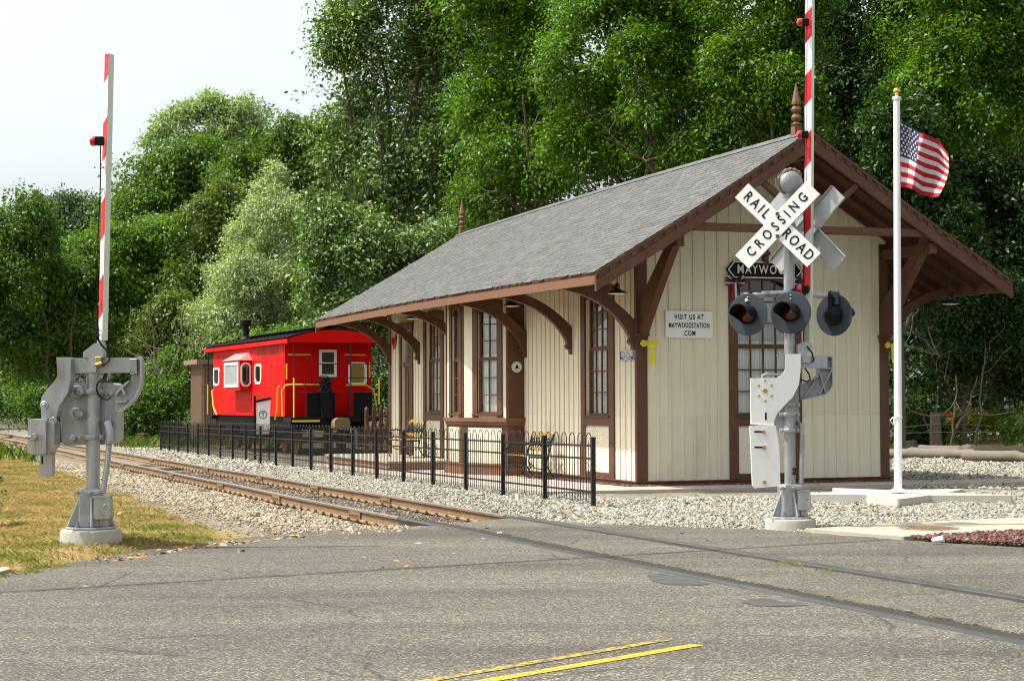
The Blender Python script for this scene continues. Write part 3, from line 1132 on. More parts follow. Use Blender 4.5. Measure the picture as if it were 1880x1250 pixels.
# ------------------------------------------------------------------ the station building
BA = R(19.6)
BO = gp(1171.5, 894.6)
st = thing('station_building', 'small cream and brown wooden railway station with grey shingled roof and wide bracketed eaves', 'station', BO, BA)
BU = np.array([math.cos(BA), math.sin(BA), 0])
BV = np.array([-math.sin(BA), math.cos(BA), 0])


def bw(u, v, z):
    """station coordinates to world"""
    return Vector((*(BO + u * BU + v * BV + np.array([0, 0, z])),))


def bpt(x, y, u=None, v=None):
    if u is not None:
        q = hit(x, y, BO + u * BU, BU) - BO
    else:
        q = hit(x, y, BO + v * BV, BV) - BO
    return float(q @ BU), float(q @ BV), float(q[2])


W, LEN = 5.214, 16.6
UC = W / 2
EU, EZ = 4.18, 3.80          # eave distance from the centre line, eave height
V0, V1 = -1.85, 18.45


def zr(v):
    return 6.40 - 0.0068 * (v + 1.3) + 0.05 * math.sin(math.pi * min(1, max(0, (v - V0) / (V1 - V0))))


def ze(v):
    return EZ + 0.05 * math.sin(math.pi * min(1, max(0, (v - V0) / (V1 - V0))))


def zroof(u, v):
    t = abs(u - UC) / EU
    return zr(v) + (ze(v) - zr(v)) * t - 0.035 * math.sin(math.pi * min(1, t))


def long_m(v0=0):      # long wall plane: local x runs along -v (to the right as seen from outside), y up, z outward
    return frame_from((0, 0, 0), (0, -1, 0), (0, 0, 1))


# --- walls ----------------------------------------------------------
W1 = (1.06, 2.73)
W2 = (11.75, 13.42)
DR = (14.35, 15.55)
BAY = (6.0, 10.42)


def cut_wall(mb, a0, a1, z0, z1, holes, put):
    cuts_a = sorted({a0, a1, *[h[0] for h in holes], *[h[1] for h in holes]})
    cuts_z = sorted({z0, z1, *[h[2] for h in holes], *[h[3] for h in holes]})
    for i in range(len(cuts_a) - 1):
        for j in range(len(cuts_z) - 1):
            ca, cz = (cuts_a[i] + cuts_a[i + 1]) / 2, (cuts_z[j] + cuts_z[j + 1]) / 2
            if any(h[0] < ca < h[1] and h[2] < cz < h[3] for h in holes):
                continue
            put(cuts_a[i], cuts_a[i + 1], cuts_z[j], cuts_z[j + 1])


TH = 0.16
ZT = 4.62
mb = MB()
holes_l = [(1.30, 2.51, 1.28, 3.66), (12.0, 13.2, 1.28, 3.66), (14.52, 15.40, 0.14, 3.40)]
cut_wall(mb, TH, LEN - TH, -0.5, ZT, holes_l, lambda a, b, c, d: mb.box(0, TH, a, b, c, d))
holes_g = [(2.03, 3.19, 1.28, 3.88)]
cut_wall(mb, 0, W, -0.3, ZT, holes_g, lambda a, b, c, d: mb.box(a, b, 0, TH, c, d))
mb.box(W - TH, W, TH, LEN - TH, -0.5, ZT)
mb.box(0, W, LEN - TH, LEN, -0.5, ZT)
for vv in (0, LEN - TH):
    fr = frame_from((0, vv + TH, 0), (1, 0, 0), (0, 0, 1))
    mb.prism([(0, ZT), (W, ZT), (W - 0.02, ZT + 0.02), (UC, zroof(UC, vv) - 0.10), (0.02, ZT + 0.02)], 0, TH, fr)
wallmb = mb
# battens (board and batten siding)
bb = wallmb


def batten_l(v, z0, z1):
    w_ = 0.024
    bb.box(-0.022, 0, v - w_, v + w_, z0, z1)


v = 0.30
while v < LEN - 0.15:
    if any(a - 0.03 < v < b + 0.03 for a, b in (W1, W2, DR)):
        z0 = 3.72
    elif BAY[0] - 0.02 < v < BAY[1] + 0.02:
        z0 = None
    else:
        z0 = 0.115
    if z0 is not None:
        batten_l(v, z0, 4.5)
    v += 0.262
u = 0.395
while u < W - 0.15:
    z1 = zroof(u, 0) - 0.16
    if 1.84 < u < 3.38:
        bb.box(u - 0.024, u + 0.024, -0.022, 0, 4.0, z1)
    else:
        bb.box(u - 0.024, u + 0.024, -0.022, 0, 0.115, z1)
    u += 0.2485
wall = bb.build('wall', M['cream'], st, bevel=0.004)
# plinth boards with a water table
mb = MB()
mb.box(-0.05, 0, -0.05, LEN, -0.6, 0.085)
mb.box(-0.075, 0, -0.075, LEN, 0.085, 0.112)
mb.box(0, W + 0.05, -0.05, 0, -0.4, 0.085)
mb.box(0, W + 0.075, -0.075, 0, 0.085, 0.112)
mb.box(W, W + 0.05, 0, LEN, -0.4, 0.085)
mb.build('plinth', M['brown'], st, bevel=0.006)
# corner posts
for (a, b, c, d) in ((-0.03, 0.19, -0.03, 0.0), (-0.03, 0.0, 0.0, 0.05), (W - 0.16, W + 0.03, -0.03, 0.0), (-0.03, 0, LEN - 0.2, LEN + 0.03)):
    mb = MB()
    mb.box(a, b, c, d, 0.115, 4.56)
    if b < 1 and c < 0:
        mb.box(-0.034, 0.02, -0.034, 0.06, 0.115, 4.56)
    mb.build('corner_post', M['brown'], st, bevel=0.006)


def arch(a0, a1, zs, rise, n=10):
    return [(a0 + (a1 - a0) * i / n, zs + rise * math.sin(math.pi * i / n)) for i in range(n + 1)]


# a window in a wall plane: fr maps (a = right seen from outside, b = up, c = outward) to station coordinates
def window(fr, a0, a1, zb, zt, trim_l, trim_r, cols, rows, mr, band_to=None, panel_to=None, archrise=0.12, depth=0.11, name='window', sash_w=0.05, blind=True, chevron=True):
    mb = MB()
    w_t = 0.035
    # casing
    mb.prism([(trim_l, band_to if band_to else zb - 0.09), (a0, band_to if band_to else zb - 0.09), (a0, zt), (trim_l, zt)], 0.0, w_t, fr)
    mb.prism([(a1, band_to if band_to else zb - 0.09), (trim_r, band_to if band_to else zb - 0.09), (trim_r, zt), (a1, zt)], 0.0, w_t, fr)
    top = [(trim_l, zt + 0.0), (a0, zt)] + arch(a0, a1, zt - 0.001, -0.001, 2)[1:-1] + [(a1, zt), (trim_r, zt), (trim_r, zt + 0.10), ((a0 + a1) / 2, zt + 0.16), (trim_l, zt + 0.10)]
    mb.prism(top, 0.0, w_t + 0.008, fr)
    # spandrel that turns the square head into an arch
    ar = arch(a0, a1, zt - archrise, archrise)
    for i in range(len(ar) - 1):
        mb.prism([ar[i], ar[i + 1], (ar[i + 1][0], zt + 0.001), (ar[i][0], zt + 0.001)], -0.03, 0.02, fr)
    if band_to is not None:
        mb.prism([(a0, zb - 0.20), (a1, zb - 0.20), (a1, zb - 0.03), (a0, zb - 0.03)], 0, w_t - 0.004, fr)
        mb.prism([(a0, band_to), (a1, band_to), (a1, band_to + 0.10), (a0, band_to + 0.10)], 0, w_t - 0.004, fr)
    o = mb.build(name, M['brown'], st, bevel=0.005)
    # sill
    mb = MB()
    mb.prism([(trim_l if band_to is None else a0 - 0.04, zb - 0.035), (trim_r if band_to is None else a1 + 0.04, zb - 0.035), (trim_r if band_to is None else a1 + 0.04, zb), (trim_l if band_to is None else a0 - 0.04, zb)], -depth, w_t + 0.025, fr)
    mb.build('sill', M['brown'], o, bevel=0.005)
    # sashes
    mb = MB()
    c0, c1 = -depth, -depth + 0.045
    for (z0, z1, off) in ((zb, mr, 0), (mr, zt, -0.012)):
        mb.prism([(a0, z0), (a0 + sash_w, z0), (a0 + sash_w, z1), (a0, z1)], c0 + off, c1 + off, fr)
        mb.prism([(a1 - sash_w, z0), (a1, z0), (a1, z1), (a1 - sash_w, z1)], c0 + off, c1 + off, fr)
        mb.prism([(a0 + sash_w, z0), (a1 - sash_w, z0), (a1 - sash_w, z0 + 0.045), (a0 + sash_w, z0 + 0.045)], c0 + off, c1 + off, fr)
        mb.prism([(a0 + sash_w, z1 - 0.035), (a1 - sash_w, z1 - 0.035), (a1 - sash_w, z1), (a0 + sash_w, z1)], c0 + off, c1 + off, fr)
        for i in range(1, cols):
            x_ = a0 + sash_w + (a1 - a0 - 2 * sash_w) * i / cols
            mb.prism([(x_ - 0.013, z0 + 0.04), (x_ + 0.013, z0 + 0.04), (x_ + 0.013, z1 - 0.03), (x_ - 0.013, z1 - 0.03)], c0 + off + 0.008, c1 + off - 0.004, fr)
        for i in range(1, rows):
            y_ = z0 + 0.04 + (z1 - z0 - 0.07) * i / rows
            mb.prism([(a0 + sash_w, y_ - 0.012), (a1 - sash_w, y_ - 0.012), (a1 - sash_w, y_ + 0.012), (a0 + sash_w, y_ + 0.012)], c0 + off + 0.010, c1 + off - 0.006, fr)
    mb.build('sash', M['brown'], o)
    mb = MB()
    mb.prism([(a0, zb), (a1, zb), (a1, zt), (a0, zt)], -depth + 0.006, -depth + 0.010, fr)
    mb.build('glass', M['glass'], o)
    mb = MB()
    # reveal, dark room behind and a drawn white blind, its upper part greyed for reflections
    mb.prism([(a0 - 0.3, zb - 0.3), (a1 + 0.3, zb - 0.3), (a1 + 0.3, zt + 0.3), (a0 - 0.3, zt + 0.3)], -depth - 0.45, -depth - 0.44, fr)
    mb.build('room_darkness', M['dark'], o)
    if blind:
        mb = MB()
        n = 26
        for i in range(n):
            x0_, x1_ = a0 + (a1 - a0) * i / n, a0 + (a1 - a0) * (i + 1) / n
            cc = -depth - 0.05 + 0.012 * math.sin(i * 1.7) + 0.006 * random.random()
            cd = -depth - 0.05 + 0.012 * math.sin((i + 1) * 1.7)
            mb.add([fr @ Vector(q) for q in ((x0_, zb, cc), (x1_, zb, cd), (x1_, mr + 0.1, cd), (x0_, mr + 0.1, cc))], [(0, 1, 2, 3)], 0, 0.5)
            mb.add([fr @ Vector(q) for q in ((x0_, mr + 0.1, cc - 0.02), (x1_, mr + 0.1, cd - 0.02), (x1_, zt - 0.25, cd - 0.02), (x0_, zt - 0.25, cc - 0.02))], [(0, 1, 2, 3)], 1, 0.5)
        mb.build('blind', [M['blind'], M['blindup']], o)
    # panel under the window: diagonal boards in a brown frame
    if panel_to is not None:
        mb = MB()
        b0, b1 = band_to + 0.10, panel_to
        mb.prism([(a0, b0), (a1, b0), (a1, b1), (a0, b1)], 0.0, 0.012, fr)
        if chevron:
            mid = (a0 + a1) / 2
            mb.prism([(mid - 0.012, b0), (mid + 0.012, b0), (mid + 0.012, b1), (mid - 0.012, b1)], 0.012, 0.02, fr)
            h = b1 - b0
            for sd in (-1, 1):
                k = -h
                while k < (a1 - a0) / 2:
                    xa, xb = mid + sd * max(k, 0.0), mid + sd * min(k + h, (a1 - a0) / 2)
                    za, zb_ = b1 - (max(k, 0) - k), b1 - (min(k + h, (a1 - a0) / 2) - k)
                    if abs(xb - xa) > 0.05:
                        # from the top of the middle outwards and down
                        p0_, p1_ = fr @ Vector((xa, b0 + (za - b0), 0.012)), fr @ Vector((xb, zb_, 0.012))
                        mb.beam(p0_, p1_, 0.012, 0.014, fr.col[2].xyz)
                    k += 0.105
        mb.build('panel', M['cream'], o)
    return o


FL = frame_from((0, 0, 0), (0, -1, 0), (0, 0, 1))      # long wall, a = -v, outward -u
# check orientation: third axis must point to -u
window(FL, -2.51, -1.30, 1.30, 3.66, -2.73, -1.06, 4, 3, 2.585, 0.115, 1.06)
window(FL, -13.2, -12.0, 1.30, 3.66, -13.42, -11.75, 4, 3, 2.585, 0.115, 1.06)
FG = frame_from((0, 0, 0), (1, 0, 0), (0, 0, 1))       # gable wall, a = u, outward -v
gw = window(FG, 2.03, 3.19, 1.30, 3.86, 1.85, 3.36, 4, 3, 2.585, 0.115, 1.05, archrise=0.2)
# carved block over the gable window
mb = MB()
mb.box(UC - 0.06, UC + 0.06, -0.07, 0, 4.02, 4.42)
mb.box(UC - 0.09, UC + 0.09, -0.09, 0, 4.30, 4.36)
mb.box(UC - 0.045, UC + 0.045, -0.10, -0.07, 4.10, 4.28)
mb.build('carved_block', M['brown'], gw, bevel=0.008)

# door with transom on the long wall
mb = MB()
mb.prism([(-15.55, 0.115), (-15.40, 0.115), (-15.40, 3.40), (-15.55, 3.40)], 0, 0.04, FL)
mb.prism([(-14.52, 0.115), (-14.35, 0.115), (-14.35, 3.40), (-14.52, 3.40)], 0, 0.04, FL)
mb.prism([(-15.58, 3.40), (-14.32, 3.40), (-14.32, 3.56), (-15.58, 3.56)], 0, 0.055, FL)
mb.prism([(-15.62, 3.56), (-14.28, 3.56), (-14.28, 3.60), (-15.62, 3.60)], 0, 0.10, FL)
dr = mb.build('door', M['brown'], st, bevel=0.005)
mb = MB()
mb.prism([(-15.40, 0.12), (-14.52, 0.12), (-14.52, 2.46), (-15.40, 2.46)], -0.12, -0.075, FL)
for (za, zb_) in ((0.3, 0.95), (1.15, 2.3)):
    for (xa, xb) in ((-15.30, -15.02), (-14.90, -14.62)):
        mb.prism([(xa, za), (xb, za), (xb, zb_), (xa, zb_)], -0.075, -0.06, FL)
mb.prism([(-15.40, 2.46), (-14.52, 2.46), (-14.52, 2.56), (-15.40, 2.56)], -0.12, -0.02, FL)
mb.build('door_leaf', M['brown'], dr, bevel=0.006)
mb = MB()
mb.prism([(-15.40, 2.56), (-14.52, 2.56), (-14.52, 3.40), (-15.40, 3.40)], -0.11, -0.105, FL)
mb.build('transom_glass', M['glass'], dr)
mb = MB()
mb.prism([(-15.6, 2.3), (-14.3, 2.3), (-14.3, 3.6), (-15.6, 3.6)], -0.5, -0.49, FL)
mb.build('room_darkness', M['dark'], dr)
mb = MB()
mb.sphere(FL @ Vector((-14.60, 1.1, -0.03)), 0.035, 10, 6)
mb.build('handle', M['brass'], dr, True)

# --- bay window -----------------------------------------------------
bang = R(22)
B0 = (-0.37, 6.05)
bl = 2.16
B1 = (B0[0] - math.sin(bang) * bl, B0[1] + math.cos(bang) * bl)
# bend found where the photographed mullion stands
for _i in range(40):
    q = bw(B1[0], B1[1], 1.6)
    dd = np.array(q) - CAM
    px_ = 940 + FPX * (dd @ RT) / (dd @ FW)
    bl += (px_ - 849) * 0.02
    B1 = (B0[0] - math.sin(bang) * bl, B0[1] + math.cos(bang) * bl)
B2v = B1[1]
for _i in range(40):
    q = bw(B1[0], B2v, 1.6)
    dd = np.array(q) - CAM
    px_ = 940 + FPX * (dd @ RT) / (dd @ FW)
    B2v += (px_ - 820) * 0.03
B2 = (B1[0], B2v)
B3 = (0, min(11.55, B2v + 0.35))
BR = (0, 6.05)
ring = [BR, B0, B1, B2, B3]
bayp = MB()
frz = Matrix.Identity(4)


def offset_ring(o):
    return [(0.0, BR[1] - o), (B0[0] - o, B0[1] - o), (B1[0] - o, B1[1]), (B2[0] - o, B2[1] + o * 0.5), (0.0, B3[1] + o)]


bayp.prism(offset_ring(0.0)[::-1], -0.4, 1.06)
bay = bayp.build('bay', M['brown'], st)
mb = MB()
mb.prism(offset_ring(0.07)[::-1], 1.13, 1.215)
mb.prism(offset_ring(0.03)[::-1], 1.06, 1.13)
mb.prism(offset_ring(0.06)[::-1], -0.45, 0.20)
mb.prism(offset_ring(0.085)[::-1], 0.20, 0.235)
mb.build('bay_moulding', M['brownlt'], bay, bevel=0.008)
mb = MB()
mb.prism(offset_ring(0.05)[::-1], 3.78, 3.86)
mb.build('bay_cornice', M['brown'], bay, bevel=0.006)
# near return wall, plain brown, with the corner
mb = MB()
mb.box(B0[0], 0.0, B0[1], B0[1] + 0.05, 1.216, 3.78)
mb.build('bay_side', M['brown'], bay, bevel=0.004)


def facet(Pa, Pb):
    """frame of a bay face, a from the left (far) end to the right (near) end as seen from outside"""
    a = Vector((Pa[0] - Pb[0], Pa[1] - Pb[1], 0))
    return frame_from((Pb[0], Pb[1], 0), a, (0, 0, 1)), a.length


def bay_window(fr, ln, g0, g1, cols):
    mb = MB()
    # cream boards, brown mullions
    cut_wall(mb, 0, ln, 1.216, 3.78, [(g0, g1, 1.28, 3.64)], lambda a, b, c, d: mb.prism([(a, c), (b, c), (b, d), (a, d)], -0.05, 0.0, fr))
    mb.build('bay_wall', M['cream'], bay)
    mb = MB()
    for (a, b) in ((0.0, 0.05), (ln - 0.05, ln)):
        mb.prism([(a, 1.216), (b, 1.216), (b, 3.78), (a, 3.78)], 0.0, 0.02, fr)
    mb.build('bay_mullion', M['brown'], bay)
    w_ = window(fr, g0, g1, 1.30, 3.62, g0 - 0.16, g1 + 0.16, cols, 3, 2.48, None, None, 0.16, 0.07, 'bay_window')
    # panel below
    mb = MB()
    mb.prism([(0.2, 0.24), (ln - 0.2, 0.24), (ln - 0.2, 1.0), (0.2, 1.0)], 0.0, 0.015, fr)
    for i in range(9):
        t = 0.2 + (ln - 0.4) * (i + 0.5) / 9
        mb.prism([(t - 0.006, 0.26), (t + 0.006, 0.26), (t + 0.006, 0.98), (t - 0.006, 0.98)], 0.015, 0.021, fr)
    mb.build('bay_panel', M['cream'], bay)
    return w_


f1, l1 = facet(B0, B1)


def fa(fr, ln, px, z=1.6):
    """distance along the facet seen at photo column px"""
    lo, hi_ = 0.0, ln
    for _ in range(40):
        m_ = (lo + hi_) / 2
        q = fr @ Vector((m_, z, 0))
        dd = np.array(bw(*q)) - CAM
        if 940 + FPX * (dd @ RT) / (dd @ FW) < px:
            lo = m_
        else:
            hi_ = m_
    return (lo + hi_) / 2


bay_window(f1, l1, fa(f1, l1, 878), fa(f1, l1, 914), 2)
f2, l2 = facet(B1, B2)
bay_window(f2, l2, fa(f2, l2, 831), fa(f2, l2, 844.5), 2)
f3, l3 = facet(B2, B3)
mb = MB()
mb.prism([(0, 1.216), (l3, 1.216), (l3, 3.78), (0, 3.78)], -0.05, 0, f3)
mb.build('bay_side', M['cream'], bay)

# --- roof -----------------------------------------------------------
roof = MB()
NV = 24
vs_ = [V0 + (V1 - V0) * i / NV for i in range(NV + 1)]
for sd in (-1, 1):
    nu = 8
    for i in range(NV):
        for j in range(nu):
            q = []
            for (ii, jj) in ((i, j), (i + 1, j), (i + 1, j + 1), (i, j + 1)):
                u_ = UC + sd * EU * jj / nu
                q.append((u_, vs_[ii], zroof(u_, vs_[ii]) - 0.012))
            lo = [(a, b, c - 0.06) for a, b, c in q]
            fs = [(0, 1, 2, 3), (7, 6, 5, 4)]
            if sd == 1:
                fs = [f[::-1] for f in fs]
            roof.add(q, [fs[0]], 0, 0.4)
            roof.add(q + lo, [fs[1]], 1, 0.4)
            if i == 0:
                roof.add(q + lo, [(0, 3, 7, 4)], 2)
            if i == NV - 1:
                roof.add(q + lo, [(1, 5, 6, 2)], 2)
            if j == nu - 1:
                roof.add(q + lo, [(2, 6, 7, 3)], 2)
roofo = roof.build('roof', [M['shingle'], M['soffit'], M['brown']], st)
# shingle courses: each a row of tabs of uneven width and thickness
sh = MB()
for sd in (-1, 1):
    rows = 40
    for rI in range(rows):
        t0, t1 = rI / rows, (rI + 1.25) / rows
        t1 = min(t1, 1.012)
        v = V0 - 0.03 + random.uniform(-0.2, 0)
        while v < V1 + 0.03:
            wv = random.choice((0.12, 0.16, 0.21, 0.27)) * random.uniform(0.85, 1.15)
            va, vb = max(v, V0 - 0.03), min(v + wv - 0.004, V1 + 0.03)
            v += wv
            if vb - va < 0.03:
                continue
            hgt = random.choice((0.008, 0.011, 0.014, 0.016))
            ta = t1 - (0 if random.random() < 0.6 else 0.2 / rows)
            u0, u1 = UC + sd * EU * t0, UC + sd * EU * ta
            q = [(u0, va, zroof(u0, va) + 0.001), (u0, vb, zroof(u0, vb) + 0.001), (u1, vb, zroof(u1, vb) + hgt), (u1, va, zroof(u1, va) + hgt)]
            b = [(u1, vb, zroof(u1, vb) - 0.005), (u1, va, zroof(u1, va) - 0.005)]
            fs = [(0, 1, 2, 3), (3, 2, 4, 5)]
            if sd == 1:
                fs = [f[::-1] for f in fs]
            sh.add(q + b, fs, 0)
sh.build('shingle', M['shingle'], roofo)
mb = MB()
for i in range(90):
    va = V0 - 0.02 + (V1 - V0 + 0.04) * i / 90
    vb = va + (V1 - V0) / 90 * 1.2
    for sd in (-1, 1):
        q = [(UC, va, zr(va) + 0.022 + 0.006 * (i % 2)), (UC, vb, zr(vb) + 0.028), (UC + sd * 0.16, vb, zroof(UC + sd * 0.16, vb) + 0.024), (UC + sd * 0.16, va, zroof(UC + sd * 0.16, va) + 0.024)]
        mb.add(q, [(0, 1, 2, 3) if sd < 0 else (3, 2, 1, 0)], 0)
mb.build('ridge_cap', M['shingle'], roofo)
# eave fascias
for sd in (-1, 1):
    mb = MB()
    ue = UC + sd * (EU - 0.02)
    for i in range(NV):
        a, b = vs_[i], vs_[i + 1]
        z0, z1 = ze(a), ze(b)
        x0, x1 = ue - 0.02, ue + 0.02
        q = [(x0, a, z0 - 0.225), (x1, a, z0 - 0.225), (x1, b, z1 - 0.225), (x0, b, z1 - 0.225), (x0, a, z0 - 0.02), (x1, a, z0 - 0.02), (x1, b, z1 - 0.02), (x0, b, z1 - 0.02)]
        fs = [(0, 3, 2, 1), (4, 5, 6, 7), (1, 2, 6, 5), (3, 0, 4, 7)]
        if i == 0:
            fs.append((0, 1, 5, 4))
        if i == NV - 1:
            fs.append((2, 3, 7, 6))
        mb.add(q, fs, 0, 0.5)
    mb.build('fascia', M['brownlt'], st)
# bargeboards with a dentil course, both gables
for vv, dv in ((V0, -1), (V1, 1)):
    for sd in (-1, 1):
        mb = MB()
        ua, ub = UC, UC + sd * EU
        za, zb_ = zroof(UC, vv), zroof(ub, vv)
        nseg = 8
        for i in range(nseg):
            u0, u1 = ua + (ub - ua) * i / nseg, ua + (ub - ua) * (i + 1) / nseg
            z0, z1 = zroof(u0, vv), zroof(u1, vv)
            for (ta, tb, fa_, fb_, mi) in ((0.015, 0.07, -0.03, 0.045, 0), (0.07, 0.155, -0.03, 0.015, 0), (0.155, 0.345, -0.04, 0.035, 1)):
                y0, y1 = sorted((vv + dv * fa_, vv + dv * fb_))
                q = [(u0, y0, z0 - tb), (u1, y0, z1 - tb), (u1, y1, z1 - tb), (u0, y1, z0 - tb), (u0, y0, z0 - ta), (u1, y0, z1 - ta), (u1, y1, z1 - ta), (u0, y1, z0 - ta)]
                fs = [(0, 3, 2, 1), (4, 5, 6, 7), (0, 1, 5, 4), (2, 3, 7, 6)]
                if i == 0:
                    fs.append((3, 0, 4, 7))
                if i == nseg - 1:
                    fs.append((1, 2, 6, 5))
                if sd < 0:
                    fs = [f[::-1] for f in fs]
                mb.add(q, fs, 0, 0.4)
        k = int(EU / 0.2)
        for i in range(k):
            u0 = ua + (ub - ua) * (i + 0.3) / k
            u1 = u0 + sd * 0.105
            z0, z1 = zroof(u0, vv), zroof(u1, vv)
            y0, y1 = sorted((vv + dv * 0.014, vv + dv * 0.04))
            q = [(u0, y0, z0 - 0.145), (u1, y0, z1 - 0.145), (u1, y1, z1 - 0.145), (u0, y1, z0 - 0.145), (u0, y0, z0 - 0.072), (u1, y0, z1 - 0.072), (u1, y1, z1 - 0.072), (u0, y1, z0 - 0.072)]
            fs = [(0, 3, 2, 1), (4, 5, 6, 7), (0, 1, 5, 4), (1, 2, 6, 5), (2, 3, 7, 6), (3, 0, 4, 7)]
            if sd < 0:
                fs = [f[::-1] for f in fs]
            mb.add(q, fs, 0)
        mb.build('bargeboard', M['brown'], st)
# rafters under the deck
v = V0 + 0.45
while v < V1 - 0.2:
    for sd in (-1, 1):
        mb = MB()
        pa_, pb_ = (UC, v, zroof(UC, v) - 0.15), (UC + sd * (EU - 0.06), v, zroof(UC + sd * (EU - 0.06), v) - 0.15)
        mb.beam(pa_, pb_, 0.055, 0.13)
        mb.build('rafter', M['soffit'], st)
    v += 0.62
# purlins carrying the gable overhang and the wall plates
for (u_, z_) in ((0.06, 4.36), (W - 0.06, 4.36), (UC, 6.0)):
    mb = MB()
    mb.box(u_ - 0.07, u_ + 0.07, V0 + 0.06, -0.001, z_ - 0.09, z_ + 0.09)
    mb.build('purlin', M['brown'], st, bevel=0.006)
# tie beam and V braces in the plane of the bargeboard
mb = MB()
mb.box(0.28, W - 0.28, V0 + 0.01, V0 + 0.13, 4.55, 4.69)
mb.build('tie_beam', M['brown'], st, bevel=0.008)
for sd in (-1, 1):
    mb = MB()
    mb.beam((UC + sd * 1.02, V0 + 0.07, 5.52), (UC + sd * 0.06, V0 + 0.07, 4.70), 0.10, 0.12, (0, 1, 0))
    mb.build('gable_brace', M['brown'], st, bevel=0.006)
    # curved struts from the corner posts to the ends of the tie beam
    uu = 0.09 if sd < 0 else W - 0.09
    mb = MB()
    lo = bez((-0.02, 2.62), (-0.55, 3.3), (V0 + 0.05, 4.56), 10)
    up_ = bez((V0 + 0.02, 4.56), (-0.75, 3.75), (-0.02, 3.12), 10)
    # polygon in (v, z) extruded along u
    frb = frame_from((uu - 0.07, 0, 0), (0, 1, 0), (0, 0, 1))
    pts = [(a, b) for a, b in lo] + [(V0 + 0.05, 4.66), (V0 + 0.3, 4.66)] + [(a + 0.26, b + 0.02) for a, b in up_[1:-1]] + [(-0.02, 3.25)]
    mb.prism(pts, 0, 0.14, frb)
    mb.box(uu - 0.09, uu + 0.09, -0.10, 0, 2.70, 2.76)
    mb.box(uu - 0.11, uu + 0.11, -0.13, 0, 2.76, 2.81)
    mb.build('gable_strut', M['brown'], st, bevel=0.01)
# eave brackets along both long sides
for sd in (-1, 1):
    for v in (0.09, 3.25, 5.95, 10.3, 13.75, 16.45):
        if sd == 1 and v > 4:
            continue
        mb = MB()
        under = bez((-1.46, 3.60), (-0.55, 3.46), (-0.14, 2.78), 12)
        scroll = [(-0.12, 2.72), (-0.15, 2.66), (-0.11, 2.60), (-0.06, 2.60), (-0.07, 2.54), (-0.03, 2.50), (0.0, 2.50)]
        top = bez((0.0, 3.02), (-0.55, 3.60), (-1.28, 3.75), 8)
        pts = under + scroll + top + [(-1.46, 3.70)]
        if sd < 0:
            frb = frame_from((0, v + 0.065, 0), (1, 0, 0), (0, 0, 1))
        else:
            frb = frame_from((W, v - 0.065, 0), (-1, 0, 0), (0, 0, 1))
        mb.prism(pts, 0, 0.13, frb)
        mb.build('eave_bracket', M['brown'], st, bevel=0.01)
# finials
for vv in (-1.3, 18.3):
    mb = MB()
    zb0 = zr(vv) - 0.02
    mb.box(UC - 0.075, UC + 0.075, vv - 0.075, vv + 0.075, zb0, zb0 + 0.16)
    pr = [(0.085, 0.16), (0.105, 0.20), (0.05, 0.235), (0.05, 0.25), (0.085, 0.28), (0.10, 0.32), (0.085, 0.36), (0.05, 0.385), (0.05, 0.40), (0.085, 0.43), (0.098, 0.47), (0.08, 0.51), (0.055, 0.535), (0.09, 0.56), (0.088, 0.60), (0.0, 0.97)]
    mb.lathe([(a if a > 0 else 0.004, b) for a, b in pr], (UC, vv, zb0), 8)
    mb.build('finial', M['brownlt'], st)
mb = MB()
mb.cyl((UC + 0.6, 13.0, zroof(UC + .6, 13) - 0.1), (UC + 0.6, 13.0, zroof(UC + .6, 13) + 0.62), 0.05, n=12)
mb.build('vent_pipe', M['black'], roofo, True)
# ------------------------------------------------------------------ things hung on or standing by the station
def bthing(name, label, cat, u, v, z, rz=0.0, group=None):
    return thing(name, label, cat, bw(u, v, z), BA + rz, group)


FT = frame_from((0, 0, 0), (1, 0, 0), (0, 0, 1))         # text/sign plane facing local -y
# station name board
t = bthing('name_board', 'long black pointed station name board with white letters over the gable window', 'sign', 2.585, -0.03, 4.015)
mb = MB()
hw, hh = 0.80, 0.15
hexa = [(-hw, 0), (-hw + 0.13, -hh), (hw - 0.13, -hh), (hw, 0), (hw - 0.13, hh), (-hw + 0.13, hh)]
mb.prism(hexa, 0.0, 0.04, FT)
mb.build('board', M['black'], t, bevel=0.004)
mb = MB()
for i in range(6):
    a, b = Vector(hexa[i]) * 0.955, Vector(hexa[(i + 1) % 6]) * 0.955
    mb.beam(FT @ Vector((a.x, a.y, 0.044)), FT @ Vector((b.x, b.y, 0.044)), 0.018, 0.012, (0, 1, 0))
mb.build('border', M['reflw'], t)
text('lettering', 'MAYWOOD', 0.235, M['reflw'], t, FT @ Matrix.Translation((0, 0.0, 0.046)), 0.01, 0.8, 0.002, 1.25)


